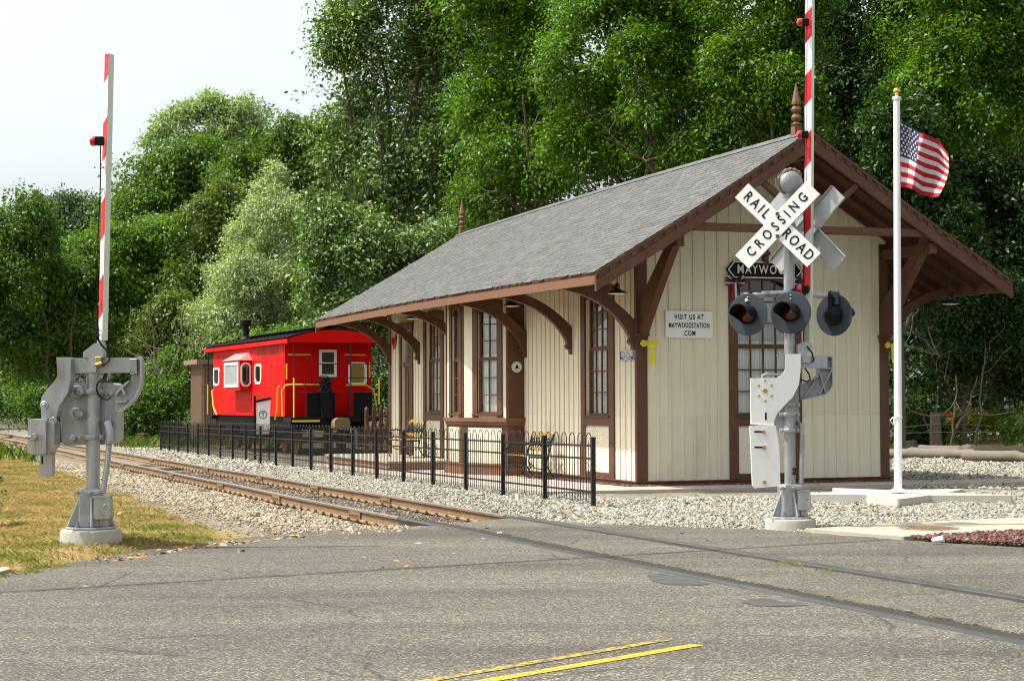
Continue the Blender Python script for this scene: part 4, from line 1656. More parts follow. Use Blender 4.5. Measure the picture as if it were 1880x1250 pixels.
def tricolor(u, z, lab):
    b = bthing('patriotic_bow', lab, 'bow', u, -0.06, z)
    for nm, mt, k in (('ribbon_loop', M['flagr'], 0), ('ribbon_loop', M['flagw'], 1), ('ribbon_loop', M['flagb'], 2)):
        mb = MB()
        for sd in (-1, 1):
            for j, an in enumerate((25, -15)):
                a = R(an + k * 12 - 8)
                pts = []
                for i in range(9):
                    q = i / 8
                    r_ = 0.17 * math.sin(math.pi * min(q * 1.0, 1) * 0.5 + 0) * (1 if q < 0.75 else 1 - (q - 0.75) * 2.5)
                    pts.append((sd * 0.21 * q * math.cos(a), -0.015 * k - 0.05 * math.sin(math.pi * q), 0.21 * q * math.sin(a)))
                for i in range(8):
                    p, q_ = Vector(pts[i]), Vector(pts[i + 1])
                    w_ = 0.016 + 0.05 * math.sin(math.pi * (i + 1) / 9)
                    w2 = 0.016 + 0.05 * math.sin(math.pi * (i + 2) / 9)
                    mb.add([p + Vector((0, 0, -w_ / 2)), q_ + Vector((0, 0, -w2 / 2)), q_ + Vector((0, 0.01, w2 / 2)), p + Vector((0, 0.01, w_ / 2))], [(0, 1, 2, 3)])
        x0 = -0.05 + 0.045 * k
        mb.add([(x0 - 0.02, -0.03 - 0.004 * k, 0), (x0 + 0.02, -0.03 - 0.004 * k, 0), (x0 * 1.6 + 0.03, -0.05 - 0.004 * k, -0.33 - 0.05 * (k % 2)), (x0 * 1.6 - 0.02, -0.05 - 0.004 * k, -0.30)], [(0, 1, 2, 3)])
        mb.build(nm, mt, b)
    mb = MB()
    mb.sphere((0, -0.05, 0), 0.035, 10, 6)
    mb.build('knot', M['flagr'], b, True)


tricolor(1.96, 3.80, 'red white and blue bow at the left end of the station name board')
tricolor(3.31, 3.80, 'red white and blue bow at the right end of the station name board')

t = bthing('web_address_sign', 'white rectangular sign with black lettering on the gable wall left of the window', 'sign', 1.025, -0.025, 2.98)
mb = MB()
mb.prism([(-0.475, -0.248), (0.475, -0.248), (0.475, 0.248), (-0.475, 0.248)], 0, 0.02, FT)
mb.build('board', M['reflw'], t, bevel=0.003)
for i, (s_, z_, sp) in enumerate((('VISIT US AT', 0.135, 1.15), ('MAYWOODSTATION', -0.02, 1.05), ('.COM', -0.165, 1.1))):
    text('lettering', s_, 0.13, M['black'], t, FT @ Matrix.Translation((0, z_, 0.022)), 0.004, 0.6 if i == 1 else 0.7, 0.003, sp * 1.1)

t = bthing('telegraph_sign', 'small navy enamel telegraph sign on the long wall by the corner post', 'sign', -0.025, 0.39, 2.415, R(-90))
mb = MB()
mb.prism([(-0.35, -0.09), (0.35, -0.09), (0.35, 0.09), (-0.35, 0.09)], 0, 0.015, FT)
mb.build('plate', M['navy'], t, bevel=0.002)
mb = MB()
for (a, b, c, d) in ((-0.345, 0.345, 0.078, 0.086), (-0.345, 0.345, -0.086, -0.078), (-0.345, -0.335, -0.078, 0.078), (0.335, 0.345, -0.078, 0.078)):
    mb.prism([(a, c), (b, c), (b, d), (a, d)], 0.015, 0.018, FT)
mb.build('border', M['reflw'], t)
text('lettering', 'WESTERN UNION', 0.05, M['reflw'], t, FT @ Matrix.Translation((0, 0.05, 0.017)), 0.003, 1.3, 0.001)
text('lettering', 'TELEGRAPH', 0.075, M['reflw'], t, FT @ Matrix.Translation((0, 0.0, 0.017)), 0.003, 1.35, 0.002)
text('lettering', '& CABLE OFFICE', 0.04, M['reflw'], t, FT @ Matrix.Translation((0, -0.052, 0.017)), 0.003, 1.3, 0.001)

# round bell sign on the side of the bay
t = bthing('bell_sign', 'round white enamel sign with a dark bell on the brown bay side', 'sign', -0.18, 6.035, 2.30)
mb = MB()
mb.cyl((0, 0, 0), (0, -0.015, 0), 0.115, n=28)
mb.build('disc', M['reflw'], t, True)
mb = MB()
mb.tube([(0.098 * math.cos(i * math.pi / 14), -0.017, 0.098 * math.sin(i * math.pi / 14)) for i in range(28)], 0.003, 4, closed=True)
mb.tube([(0.066 * math.cos(i * math.pi / 14), -0.017, 0.066 * math.sin(i * math.pi / 14)) for i in range(28)], 0.003, 4, closed=True)
bell = [(-0.045, -0.035), (0.045, -0.035), (0.032, -0.015), (0.028, 0.02), (0.012, 0.042), (-0.012, 0.042), (-0.028, 0.02), (-0.032, -0.015)]
mb.prism(bell, 0.015, 0.019, FT)
mb.build('bell_emblem', M['black'], t)

# red enamel sign near the far corner
t = bthing('express_sign', 'small red diamond shaped sign hanging under the far eave of the station', 'sign', -0.04, 16.0, 3.15, R(-90))
mb = MB()
mb.prism([(0, -0.22), (0.2, 0.02), (0.14, 0.17), (-0.14, 0.17), (-0.2, 0.02)], 0, 0.02, FT)
mb.build('plate', M['redst'], t)
mb = MB()
mb.prism([(0, -0.12), (0.1, 0.02), (0.07, 0.1), (-0.07, 0.1), (-0.1, 0.02)], 0.02, 0.024, FT)
mb.build('emblem', M['black'], t)


def ybow(u, v, z, rz, lab, wide=1.0):
    b = bthing('yellow_bow', lab, 'bow', u, v, z, rz)
    mb = MB()
    for sd in (-1, 1):
        pts = [(0, 0, 0), (sd * 0.07 * wide, -0.03, 0.035), (sd * 0.14 * wide, -0.045, 0.045), (sd * 0.165 * wide, -0.03, 0.0), (sd * 0.12 * wide, -0.015, -0.045), (0, 0, -0.01)]
        for i in range(5):
            p, q = Vector(pts[i]), Vector(pts[i + 1])
            a = Vector((0, -0.045, 0.02))
            mb.add([p, q, q + a, p + a], [(0, 1, 2, 3)])
        mb.add([(sd * 0.005, -0.03, -0.02), (sd * 0.06, -0.03, 0.05), (sd * 0.14, -0.035, 0.05), (sd * 0.155, -0.035, -0.03), (sd * 0.10, -0.035, -0.06)], [(0, 1, 2, 3, 4) if sd > 0 else (4, 3, 2, 1, 0)])
    mb.build('bow_loops', M['ribbon'], b)
    mb = MB()
    for x0, ln in ((-0.015, 0.34), (0.03, 0.42)):
        pts = [(x0, -0.03, 0), (x0 + 0.015, -0.045, -ln * 0.4), (x0 + 0.03, -0.03, -ln * 0.75), (x0 + 0.02, -0.05, -ln)]
        for i in range(3):
            p, q = Vector(pts[i]), Vector(pts[i + 1])
            mb.add([p, p + Vector((0.05, 0.005, 0)), q + Vector((0.05, 0.01, 0)), q], [(0, 1, 2, 3)])
    mb.build('ribbon_tail', M['ribbon'], b)
    mb = MB()
    mb.sphere((0.01, -0.04, 0), 0.03, 10, 6)
    mb.build('knot', M['ribbon'], b, True)


ybow(0.16, -0.16, 2.62, R(-15), 'yellow ribbon bow tied round the near corner post of the station')
ybow(W - 0.02, -0.16, 2.62, R(12), 'yellow ribbon bow blown sideways on the right corner post')


def eave_lamp(u, v, z, lab):
    zt = zroof(u, v) - 0.12
    b = bthing('hanging_lamp', lab, 'lamp', u, v, z, 0, 'lamps hanging under the station eaves')
    mb = MB()
    mb.cyl((0, 0, 0.17), (0, 0, zt - z), 0.011, n=8)
    mb.build('rod', M['lampgreen'], b)
    mb = MB()
    mb.lathe([(0.17, 0.0), (0.172, 0.012), (0.15, 0.035), (0.085, 0.062), (0.05, 0.085), (0.042, 0.16), (0.02, 0.19), (0.004, 0.195)], n=24)
    mb.build('lamp_shade', M['lampgreen'], b, True)
    mb = MB()
    mb.lathe([(0.16, -0.002), (0.1, -0.012), (0.004, -0.015)], n=24)
    mb.build('diffuser', M['white'], b, True)


lu = lambda px, py, uu: bpt(px, py, u=uu)
for (px, py, uu, lab) in ((1133, 539, -0.8, 'dark green hanging lamp under the eave nearest the gable corner'),
                          (940, 562, -0.62, 'hanging lamp under the eave by the near side of the bay'),
                          (757, 585, -0.62, 'hanging lamp under the eave above the station door')):
    a = lu(px, py, uu)
    eave_lamp(a[0], a[1], a[2], lab)
a = bpt(1745, 558, v=-0.9)
eave_lamp(a[0], a[1], a[2], 'dark green hanging lamp under the right-hand gable overhang, beyond the flagpole')

# brick paving apron, platform step, red chips along the walls
def bsheet(mb, poly, z, skirt=0.12, m=0):
    pts = [bw(u, v, 0) for u, v in poly]
    n = len(poly)
    vs = [(p.x, p.y, (plane_z(p.x, p.y)) + z) for p in pts]
    area = sum(poly[i][0] * poly[(i + 1) % n][1] - poly[(i + 1) % n][0] * poly[i][1] for i in range(n))
    f = tuple(range(n)) if area > 0 else tuple(range(n))[::-1]
    mb.add(vs, [f], m)
    lo = [(a, b, c - skirt) for a, b, c in vs]
    fs = [(i, n + i, n + (i + 1) % n, (i + 1) % n) for i in range(n)]
    if area < 0:
        fs = [q[::-1] for q in fs]
    mb.add(vs + lo, fs, m)


def pavermat():
    m = bpy.data.materials.new('concrete_paver')
    m.use_nodes = True
    nt = m.node_tree
    L = nt.links
    b = nt.nodes['Principled BSDF']
    b.inputs['Roughness'].default_value = 0.85
    tc = nd(nt, 'ShaderNodeTexCoord')
    mp = nd(nt, 'ShaderNodeMapping')
    mp.inputs['Rotation'].default_value = (0, 0, -BA)
    L.new(tc.outputs['Object'], mp.inputs['Vector'])
    br = nd(nt, 'ShaderNodeTexBrick', Scale=1.0)
    br.inputs['Color1'].default_value = (0.40, 0.295, 0.25, 1)
    br.inputs['Color2'].default_value = (0.47, 0.39, 0.335, 1)
    br.inputs['Mortar'].default_value = (0.25, 0.22, 0.19, 1)
    br.inputs['Brick Width'].default_value = 0.2
    br.inputs['Row Height'].default_value = 0.1
    br.inputs['Mortar Size'].default_value = 0.008
    L.new(mp.outputs[0], br.inputs['Vector'])
    n = nd(nt, 'ShaderNodeTexNoise', Scale=1.3, Detail=6.0)
    L.new(tc.outputs['Object'], n.inputs['Vector'])
    mr = nd(nt, 'ShaderNodeMapRange')
    mr.inputs['To Min'].default_value = 0.75
    mr.inputs['To Max'].default_value = 1.25
    L.new(n.outputs['Fac'], mr.inputs['Value'])
    sc = nd(nt, 'ShaderNodeVectorMath', operation='SCALE')
    L.new(br.outputs['Color'], sc.inputs[0])
    L.new(mr.outputs[0], sc.inputs['Scale'])
    L.new(sc.outputs[0], b.inputs['Base Color'])
    bp = nd(nt, 'ShaderNodeBump', Strength=0.6, Distance=0.004)
    L.new(br.outputs['Fac'], bp.inputs['Height'])
    bp.invert = True
    L.new(bp.outputs['Normal'], b.inputs['Normal'])
    return m


mb = MB()
bsheet(mb, [(-2.35, -1.55), (0.2, -1.55), (W + 0.6, -1.6), (14, -2.6), (14, -1.0), (W + 0.5, -0.05), (W + 0.5, 4), (W, 4), (W, 0), (0, 0), (0, 16.8), (-2.35, 16.8)], 0.03)
tag(mb.build('paving', pavermat()), kind='structure')
mb = MB()
bsheet(mb, [(-2.47, -1.67), (0.2, -1.67), (W + 0.6, -1.72), (14, -2.75), (14, -2.60), (W + 0.6, -1.60), (0.2, -1.55), (-2.35, -1.55), (-2.35, 16.8), (-2.47, 16.8)], 0.037)
tag(mb.build('kerb', M['concw'], bevel=0.006), kind='structure')
rngd = np.random.default_rng(12)
xs, ys = [], []
for poly, n in (([(-0.07, -0.32), (W + 0.1, -0.32), (W + 0.1, -0.07), (-0.07, -0.07)], 2600), ([(-0.34, -0.32), (-0.07, -0.32), (-0.07, 5.6), (-0.34, 5.6)], 2800)):
    a, b = sample_poly(poly, n, rngd)
    xs.append(a)
    ys.append(b)
uu, vv = np.concatenate(xs), np.concatenate(ys)
x = BO[0] + uu * BU[0] + vv * BV[0]
y = BO[1] + uu * BU[1] + vv * BV[1]
tag(stones('bark_chips', x, y, plane_z(x, y) + 0.028 + 0.012 * rngd.uniform(0, 1, len(x)), 0.015, M['chip'], rngd, 0.35), kind='stuff')
t = bthing('platform_step', 'low brick platform step with pale slab top beside the bay', 'step', -1.0, 12.6, 0)
mb = MB()
mb.box(-0.75, 0.95, -2.1, 3.9, -0.4, 0.13)
mb.build('riser', M['brickred'], t, bevel=0.01)
mb = MB()
mb.box(-0.80, 0.95, -2.15, 3.95, 0.131, 0.185)
mb.build('slab', M['concw'], t, bevel=0.012)

# benches -------------------------------------------------------------
def bench(u, v, z0, lab):
    b = bthing('platform_bench', lab, 'bench', u, v, z0, R(-90), 'benches against the station wall')
    # local: x along the bench (to the right as seen from the track), -y towards the track
    for sx in (-0.62, 0.62):
        mb = MB()
        r_ = 0.017
        mb.tube([(sx, -0.22, 0.0), (sx, -0.27, 0.10), (sx, -0.20, 0.22), (sx, -0.24, 0.34), (sx, -0.22, 0.43)], r_, 7)
        mb.tube([(sx, 0.30, 0.0), (sx, 0.22, 0.12), (sx, 0.14, 0.26), (sx, 0.17, 0.42)], r_, 7)
        mb.tube([(sx, -0.24, 0.43), (sx, 0.0, 0.41), (sx, 0.17, 0.42), (sx, 0.24, 0.65), (sx, 0.30, 0.88)], r_, 7)
        mb.tube([(sx, -0.22, 0.42), (sx, -0.28, 0.55), (sx, -0.22, 0.66), (sx, -0.05, 0.68), (sx, 0.12, 0.64), (sx, 0.24, 0.66)], r_, 7)
        mb.tube([(sx, -0.24, 0.34), (sx, -0.10, 0.20), (sx, 0.05, 0.18), (sx, 0.16, 0.28)], 0.013, 6)
        mb.tube([(sx, -0.2 + 0.07 * math.cos(i * 0.7), 0.53 + 0.07 * math.sin(i * 0.7)) if True else None for i in range(10)], 0.010, 6)
        mb.build('side_frame', M['iron'], b, True)
    for i in range(5):
        mb = MB()
        y = -0.22 + i * 0.095
        mb.box(-0.66, 0.66, y - 0.036, y + 0.036, 0.435 - 0.008 * (i % 2), 0.455 - 0.008 * (i % 2))
        mb.build('seat_slat', M['slat'], b, bevel=0.005)
    # back: two round-topped wooden rails with an iron scroll panel between
    mb = MB()
    for cx in (-0.33, 0.33):
        arc = [(cx - 0.30, 0.80)] + [(cx + 0.30 * math.cos(math.pi - i * math.pi / 10), 0.80 + 0.13 * math.sin(i * math.pi / 10)) for i in range(11)] + [(cx + 0.30, 0.80)]
        inner = [(cx + 0.23 * math.cos(i * math.pi / 10), 0.80 + 0.07 * math.sin(i * math.pi / 10)) for i in range(11)]
        fr = Matrix.Translation((0, 0.275, 0)) @ FT
        mb.prism(arc[1:-1] + inner, -0.012, 0.012, fr)
    mb.build('back_rail', M['slat'], b)
    mb = MB()
    mb.beam((-0.63, 0.21, 0.56), (0.63, 0.21, 0.56), 0.025, 0.07)
    mb.build('back_slat', M['slat'], b, bevel=0.004)
    mb = MB()
    for cx in (-0.45, -0.15, 0.15, 0.45):
        for k in (0, 1):
            pts = []
            for i in range(14):
                a = i * 0.55
                rr = 0.12 - 0.007 * i
                pts.append((cx + (1 if k else -1) * rr * math.cos(a), 0.245, 0.70 + rr * math.sin(a) * 0.9))
            mb.tube(pts, 0.011, 5)
    for i in range(9):
        x_ = -0.56 + i * 0.14
        mb.tube([(x_, 0.22, 0.58), (x_ + 0.07, 0.25, 0.70), (x_, 0.275, 0.84)], 0.010, 5)
    mb.build('back_scrollwork', M['iron'], b, True)


bench(-0.52, 4.35, 0.03, 'black iron bench with honey wood slats near the gable end, right of the bay')
bench(-0.62, 12.95, 0.185, 'black iron bench with honey wood slats far along the wall, left of the bay')

# lattice railing at the far end of the platform
t = bthing('lattice_railing', 'brown wooden railing of crossed bars at the far end of the platform', 'railing', -1.1, 17.3, -0.1)
a0 = bpt(673, 800, v=17.3)
a1 = bpt(713, 800, v=17.3)
off = a0[0] + 1.1
wd = a1[0] - a0[0]
for i in range(4):
    mb = MB()
    x_ = off + wd * i / 3
    mb.box(x_ - 0.045, x_ + 0.045, -0.045, 0.045, -0.4, 1.42)
    mb.lathe([(0.06, 1.42), (0.06, 1.45), (0.04, 1.49), (0.002, 1.53)], (x_, 0, 0), 8)
    mb.build('post', M['brown'], t, bevel=0.006)
mb = MB()
mb.box(off, off + wd, -0.05, 0.05, 1.22, 1.29)
mb.box(off, off + wd, -0.04, 0.04, 0.28, 0.34)
mb.build('rail', M['brown'], t)
mb = MB()
for i in range(3):
    xa, xb = off + wd * i / 3, off + wd * (i + 1) / 3
    mb.beam((xa, 0.012, 0.34), (xb, 0.012, 1.22), 0.04, 0.07, (0, 1, 0))
    mb.beam((xb, -0.014, 0.34), (xa, -0.014, 1.22), 0.04, 0.07, (0, 1, 0))
mb.build('lattice', M['brown'], t)

# ------------------------------------------------------------------ flagpole, flag, star base
FP = dp(1649, 905, 28.7)
fpz = gz(FP[0], FP[1])
t = thing('flagpole', 'tall white flagpole with a gold ball rising from the white star', 'flagpole', (FP[0], FP[1], fpz))
htop = 6.05 - fpz
mb = MB()
mb.cyl((0, 0, 0.1), (0.04, 0, htop), 0.062, 0.050, 20)
mb.build('pole', M['pole'], t, True)
mb = MB()
mb.lathe([(0.05, 0), (0.068, 0.01), (0.068, 0.05), (0.03, 0.06), (0.02, 0.09), (0.015, 0.10)], (0.04, 0, htop), 20)
mb.build('pole_cap', M['white'], t, True)
mb = MB()
mb.sphere((0.04, 0, htop + 0.14), 0.056, 18, 12)
mb.build('gold_ball', M['gold'], t, True)
mb = MB()
mb.lathe([(0.062, 0.2), (0.10, 0.2), (0.11, 0.185), (0.13, 0.15), (0.064, 0.14)], (0.0, 0, 0), 20)
mb.build('collar', M['white'], t, True)
mb = MB()
zc = (905 - 762) / 118.5 + 0.1
mb.tube([(0.072 * math.cos(i * 0.63), 0.072 * math.sin(i * 0.63), zc + 0.01 * math.sin(i)) for i in range(11)], 0.010, 6)
mb.tube([(-0.07, -0.02, zc), (-0.12, -0.04, zc - 0.05), (-0.08, -0.05, zc - 0.12), (-0.06, -0.04, zc)], 0.008, 6)
mb.build('halyard', M['white'], t, True)
# star slab
t = thing('star_base', 'white concrete five pointed star slab round the foot of the flagpole', 'slab', (FP[0], FP[1], fpz))
# tips read from the photograph on the ground plane
tips = [gp(1497, 916), gp(1650, 931), gp(1804, 926), gp(1735, 909), gp(1572, 906)]
cen = np.mean(tips, 0)
ro = np.mean([np.linalg.norm(q[:2] - cen[:2]) for q in tips])
a0 = math.atan2(tips[1][1] - cen[1], tips[1][0] - cen[0])
poly = []
for i in range(10):
    rr = ro if i % 2 == 0 else ro * 0.44
    a = a0 + i * math.pi / 5
    poly.append((cen[0] - FP[0] + rr * math.cos(a), cen[1] - FP[1] + rr * math.sin(a)))
# blunt points
pts = []
for i in range(10):
    p = Vector(poly[i])
    if i % 2 == 0:
        b, c = Vector(poly[i - 1]), Vector(poly[(i + 1) % 10])
        pts += [tuple(p + (b - p) * 0.05), tuple(p + (c - p) * 0.05)]
    else:
        pts.append(tuple(p))
mb = MB()
mb.prism(pts, -0.1, 0.13)
mb.build('slab', M['concstar'], t, bevel=0.012)


def flag():
    o = thing('flag', 'american flag of stars and stripes flying from the white pole', 'flag', (FP[0] + 0.04, FP[1], 0))
    NX, NY = 42, 26
    ctrl = [((1653.5, 222), (1653.5, 343)), ((1671, 231), (1668, 345)), ((1688, 244), (1677, 348)), ((1705, 249), (1692, 359)), ((1722, 257), (1710, 362)), ((1741, 284), (1723, 361))]

    def pt(s, t_):
        k = min(int(s * 5), 4)
        f = s * 5 - k
        f = f * f * (3 - 2 * f) * 0.5 + f * 0.5
        tp_ = [ctrl[k][0][i] + (ctrl[k + 1][0][i] - ctrl[k][0][i]) * f for i in (0, 1)]
        bt = [ctrl[k][1][i] + (ctrl[k + 1][1][i] - ctrl[k][1][i]) * f for i in (0, 1)]
        x_ = tp_[0] + (bt[0] - tp_[0]) * t_
        y_ = tp_[1] + (bt[1] - tp_[1]) * t_
        # sag of the inner folds
        x_ += 8 * math.sin(math.pi * t_) * (s > 0.7) * (s - 0.7) / 0.3
        dep = 28.7 - 0.02 + 0.16 * math.sin(s * 9.5 + t_ * 1.6) * min(1, s * 3) - 0.25 * s
        q = dp(x_, y_, dep)
        return (q[0] - FP[0] - 0.04, q[1] - FP[1], q[2])
    P = [[pt(i / NX, j / NY) for i in range(NX + 1)] for j in range(NY + 1)]
    mb = MB()
    for j in range(NY):
        stripe = j * 13 // NY
        for i in range(NX):
            can = i < NX * 0.40 and stripe < 7
            m = 2 if can else (0 if stripe % 2 == 0 else 1)
            mb.add([P[j][i], P[j + 1][i], P[j + 1][i + 1], P[j][i + 1]], [(0, 1, 2, 3)], m, 0.5)
    me_o = mb.build('cloth', [M['flagr'], M['flagw'], M['flagb']], o, True, ang=80)
    bm_w = me_o.modifiers.new('weld', 'WELD')
    bm_w.merge_threshold = 0.001
    # stars
    mb = MB()
    for row in range(9):
        n = 6 if row % 2 == 0 else 5
        for c in range(n):
            s = 0.40 * ((c * 2 + 1 + (row % 2)) / 12)
            t_ = (7 / 13) * (row + 1) / 10
            q = Vector(pt(s, t_))
            dx = Vector(pt(s + 0.01, t_)) - q
            dy = Vector(pt(s, t_ + 0.01)) - q
            dx.normalize()
            dy.normalize()
            nn = dx.cross(dy)
            if nn.y > 0:
                nn = -nn
            st_ = []
            for i in range(10):
                rr = 0.030 if i % 2 == 0 else 0.013
                a = -math.pi / 2 + i * math.pi / 5
                st_.append(q + nn * 0.006 + dx * rr * math.cos(a) + dy * rr * math.sin(a))
            mb.add(st_, [tuple(range(10))])
    mb.build('stars', M['flagw'], o)
    mb = MB()
    for z_ in (0.03, 0.97):
        q = Vector(pt(0, z_))
        mb.tube([q, q + Vector((-0.05, 0, 0.01)), q + Vector((-0.09, 0, 0))], 0.007, 5)
    mb.build('snap_hook', M['white'], o)


flag()
# manhole cover, paper cup
q = gp(1706, 973)
t = thing('manhole_cover', 'rusty round manhole cover set in the concrete pavement', 'manhole cover', (q[0], q[1], plane_z(q[0], q[1]) + 0.02))
mb = MB()
mb.lathe([(0.34, -0.03), (0.34, 0.008), (0.33, 0.012), (0.32, 0.008), (0.004, 0.008)], n=32)
for i in range(-4, 5):
    for j in range(-4, 5):
        if i * i + j * j < 17:
            mb.box(i * 0.065 - 0.018, i * 0.065 + 0.018, j * 0.065 - 0.018, j * 0.065 + 0.018, 0.008, 0.014)
mb.build('lid', M['rust'], t)
q = gp(1722, 999)
t = thing('paper_cup', 'crushed white paper cup lying on the red bark chips', 'cup', (q[0], q[1], plane_z(q[0], q[1]) + 0.05), R(70))
mb = MB()
mt = Matrix.Rotation(R(78), 4, 'X') @ Matrix.Diagonal((1, 0.8, 1, 1))
mb.lathe([(0.030, -0.06), (0.033, -0.058), (0.046, 0.055), (0.049, 0.06), (0.045, 0.06), (0.03, -0.05), (0.003, -0.05)], n=18, mat=mt)
mb.build('cup', M['reflw'], t, True)
# ------------------------------------------------------------------ railroad crossing signals
def pxmap(zx, zy, zs, bx, by, s):
    """zoomed photo pixel -> metres in the plane of a signal (x right, z up) about its base"""
    return lambda pts: [(((zx + a / zs) - bx) / s, (by - (zy + b / zs)) / s) for a, b in pts]


def signal_foot(t, sc=1.0, side=1):
    mb = MB()
    mb.lathe([(0.30, -0.25), (0.305, 0.10), (0.295, 0.125), (0.27, 0.135), (0.004, 0.135)], n=28)
    mb.build('concrete_base', M['conc'], t, True)
    mb = MB()
    mb.lathe([(0.255, 0.135), (0.255, 0.155), (0.245, 0.16), (0.004, 0.16)], n=8, ang=0.39)
    # tapered cast stand with ribs
    mb.lathe([(0.19, 0.16), (0.172, 0.28), (0.165, 0.51), (0.15, 0.535), (0.075, 0.545)], n=4, ang=0.785 + 0.25)
    for a in range(4):
        an = a * math.pi / 2 + 0.25
        d = Vector((math.cos(an), math.sin(an), 0))
        n_ = Vector((-d.y, d.x, 0)) * 0.012
        p = [d * 0.24 + Vector((0, 0, 0.16)), d * 0.075 + Vector((0, 0, 0.16)), d * 0.075 + Vector((0, 0, 0.5)), d * 0.10 + Vector((0, 0, 0.5))]
        mb.add([q + n_ for q in p] + [q - n_ for q in p], [(0, 1, 2, 3), (7, 6, 5, 4), (0, 3, 7, 4), (3, 2, 6, 7), (1, 0, 4, 5)])
    mb.beam((-0.14, -0.10, 0.50), (0.12, -0.10, 0.50), 0.05, 0.045)
    for x_ in (-0.115, 0.02):
        mb.cyl((x_, -0.16, 0.50), (x_, -0.10, 0.50), 0.02, n=8)
    mb.build('cast_stand', M['alu'], t, bevel=0.008)
    mb = MB()
    for a in range(4):
        an = a * math.pi / 2 + 0.25 + 0.785
        x_, y_ = 0.195 * math.cos(an), 0.195 * math.sin(an)
        mb.cyl((x_, y_, 0.155), (x_, y_, 0.185), 0.024, n=6)
        mb.cyl((x_, y_, 0.185), (x_, y_, 0.225), 0.012, n=8)
    mb.build('anchor_bolt', M['aludk'], t)
    mb = MB()
    mb.prism([(0.06, 0.24), (0.225, 0.24), (0.235, 0.28), (0.215, 0.46), (0.07, 0.47)], 0.02, 0.17, FT)
    mb.prism([(0.055, 0.455), (0.225, 0.455), (0.225, 0.475), (0.055, 0.475)], 0.01, 0.18, FT)
    mb.box(0.10, 0.19, -0.12, -0.03, 0.16, 0.24)
    mb.box(0.16, 0.185, -0.19, -0.17, 0.36, 0.39)
    mb.build('junction_box', M['alu'], t, bevel=0.012)


def collar(mb, z, r=0.073, h=0.05):
    mb.lathe([(r, -h / 2), (r + 0.02, -h / 2), (r + 0.022, 0), (r + 0.02, h / 2), (r, h / 2)], (0, 0, z), 20)
    for sx in (-1, 1):
        mb.box(sx * (r + 0.005), sx * (r + 0.055), -0.035, 0.035, z - h / 2, z + h / 2)
        mb.cyl((sx * (r + 0.032), -0.06, z), (sx * (r + 0.032), 0.06, z), 0.016, n=6)


def striped_arm(t, x0, z0, x1, z1, y, wl, wr, first, pitch, slant, up, nm='gate_arm'):
    """box arm: striped face seen on the left, plain side face on the right; slanted red bands"""
    base = Vector((x0, y, z0))
    top = Vector((x1, y, z1))
    L_ = (top - base).length
    d = (top - base).normalized()
    ax = Vector((1, 0, 0))
    ax = (ax - d * ax.dot(d)).normalized()
    fr = Matrix(((ax.x, d.x, 0, base.x), (ax.y, d.y, -1, base.y), (ax.z, d.z, 0, base.z), (0, 0, 0, 1)))
    # the arm is turned: front (striped) face looks to the lower left, side face to the right
    mb = MB()
    prof = [(-wl, 0.02), (0, -0.035), (wr, 0.03), (0.0, 0.075)]
    vs, fs = [], []
    for z_ in (0, L_):
        for a, b in prof:
            vs.append(base + ax * a + Vector((0, b, 0)) + d * z_)
    mb.add(vs, [(0, 1, 5, 4)], 0)
    mb.add(vs, [(1, 2, 6, 5)], 1)
    mb.add(vs, [(2, 3, 7, 6), (3, 0, 4, 7), (3, 2, 1, 0), (4, 5, 6, 7)], 0)
    o = mb.build(nm, [M['reflw'], M['greenw']], t)
    nrm = Vector((-0.055, -wl, 0)).normalized() * 0.002
    for za, zb in first:
        mb = MB()
        q = []
        for z_, f, dz in ((za, 0, 0), (za, 1, slant), (zb, 1, slant), (zb, 0, 0)):
            p = base + ax * (-wl * (1 - f)) + Vector((0, 0.02 - 0.055 * f, 0)) + d * max(0, min(L_, z_ + dz))
            q.append(p + nrm)
        mb.add(q, [(0, 1, 2, 3)], 0, 0.5)
        mb.build('red_stripe', M['redst'], o)
    return o, base, d, ax


def arm_lamp(o, p, s=1.0):
    mb = MB()
    mb.box(p.x - 0.055 * s, p.x + 0.03 * s, p.y - 0.09, p.y - 0.03, p.z - 0.045 * s, p.z + 0.045 * s)
    e = mb.build('lamp_housing', M['black'], o, bevel=0.01)
    mb = MB()
    mb.lathe([(0.047 * s, 0), (0.052 * s, 0.02), (0.042 * s, 0.05), (0.004, 0.065)], n=16, mat=Matrix.Translation((p.x - 0.055 * s, p.y - 0.06, p.z)) @ Matrix.Rotation(R(-90), 4, 'Y'))
    mb.build('lamp_lens', M['lensbr'], e, True)


# ---- the near signal at the left: gate mechanism only
SL = 182.8
sl = thing('crossing_gate', 'silver painted crossing gate with raised striped arm, standing in the grass on the left', 'crossing gate', tuple(dp(167, 995, 19.6)))
sl.scale = (1.0541, 1.0541, 1.0541)
signal_foot(sl)
mapL = pxmap(50, 600, 4.165, 167, 995, SL)
mapl1 = lambda x, y: mapL([(x, y)])[0]
mb = MB()
mb.cyl((0.015, 0, 0.5), (0.018, 0, 1.93), 0.0705, n=24)
mb.build('mast', M['alu'], sl, True)
for zz_ in (720, 803):
    mb = MB()
    collar(mb, (995 - zz_) / SL)
    mb.build('mast_clamp', M['alu'], sl, bevel=0.004)
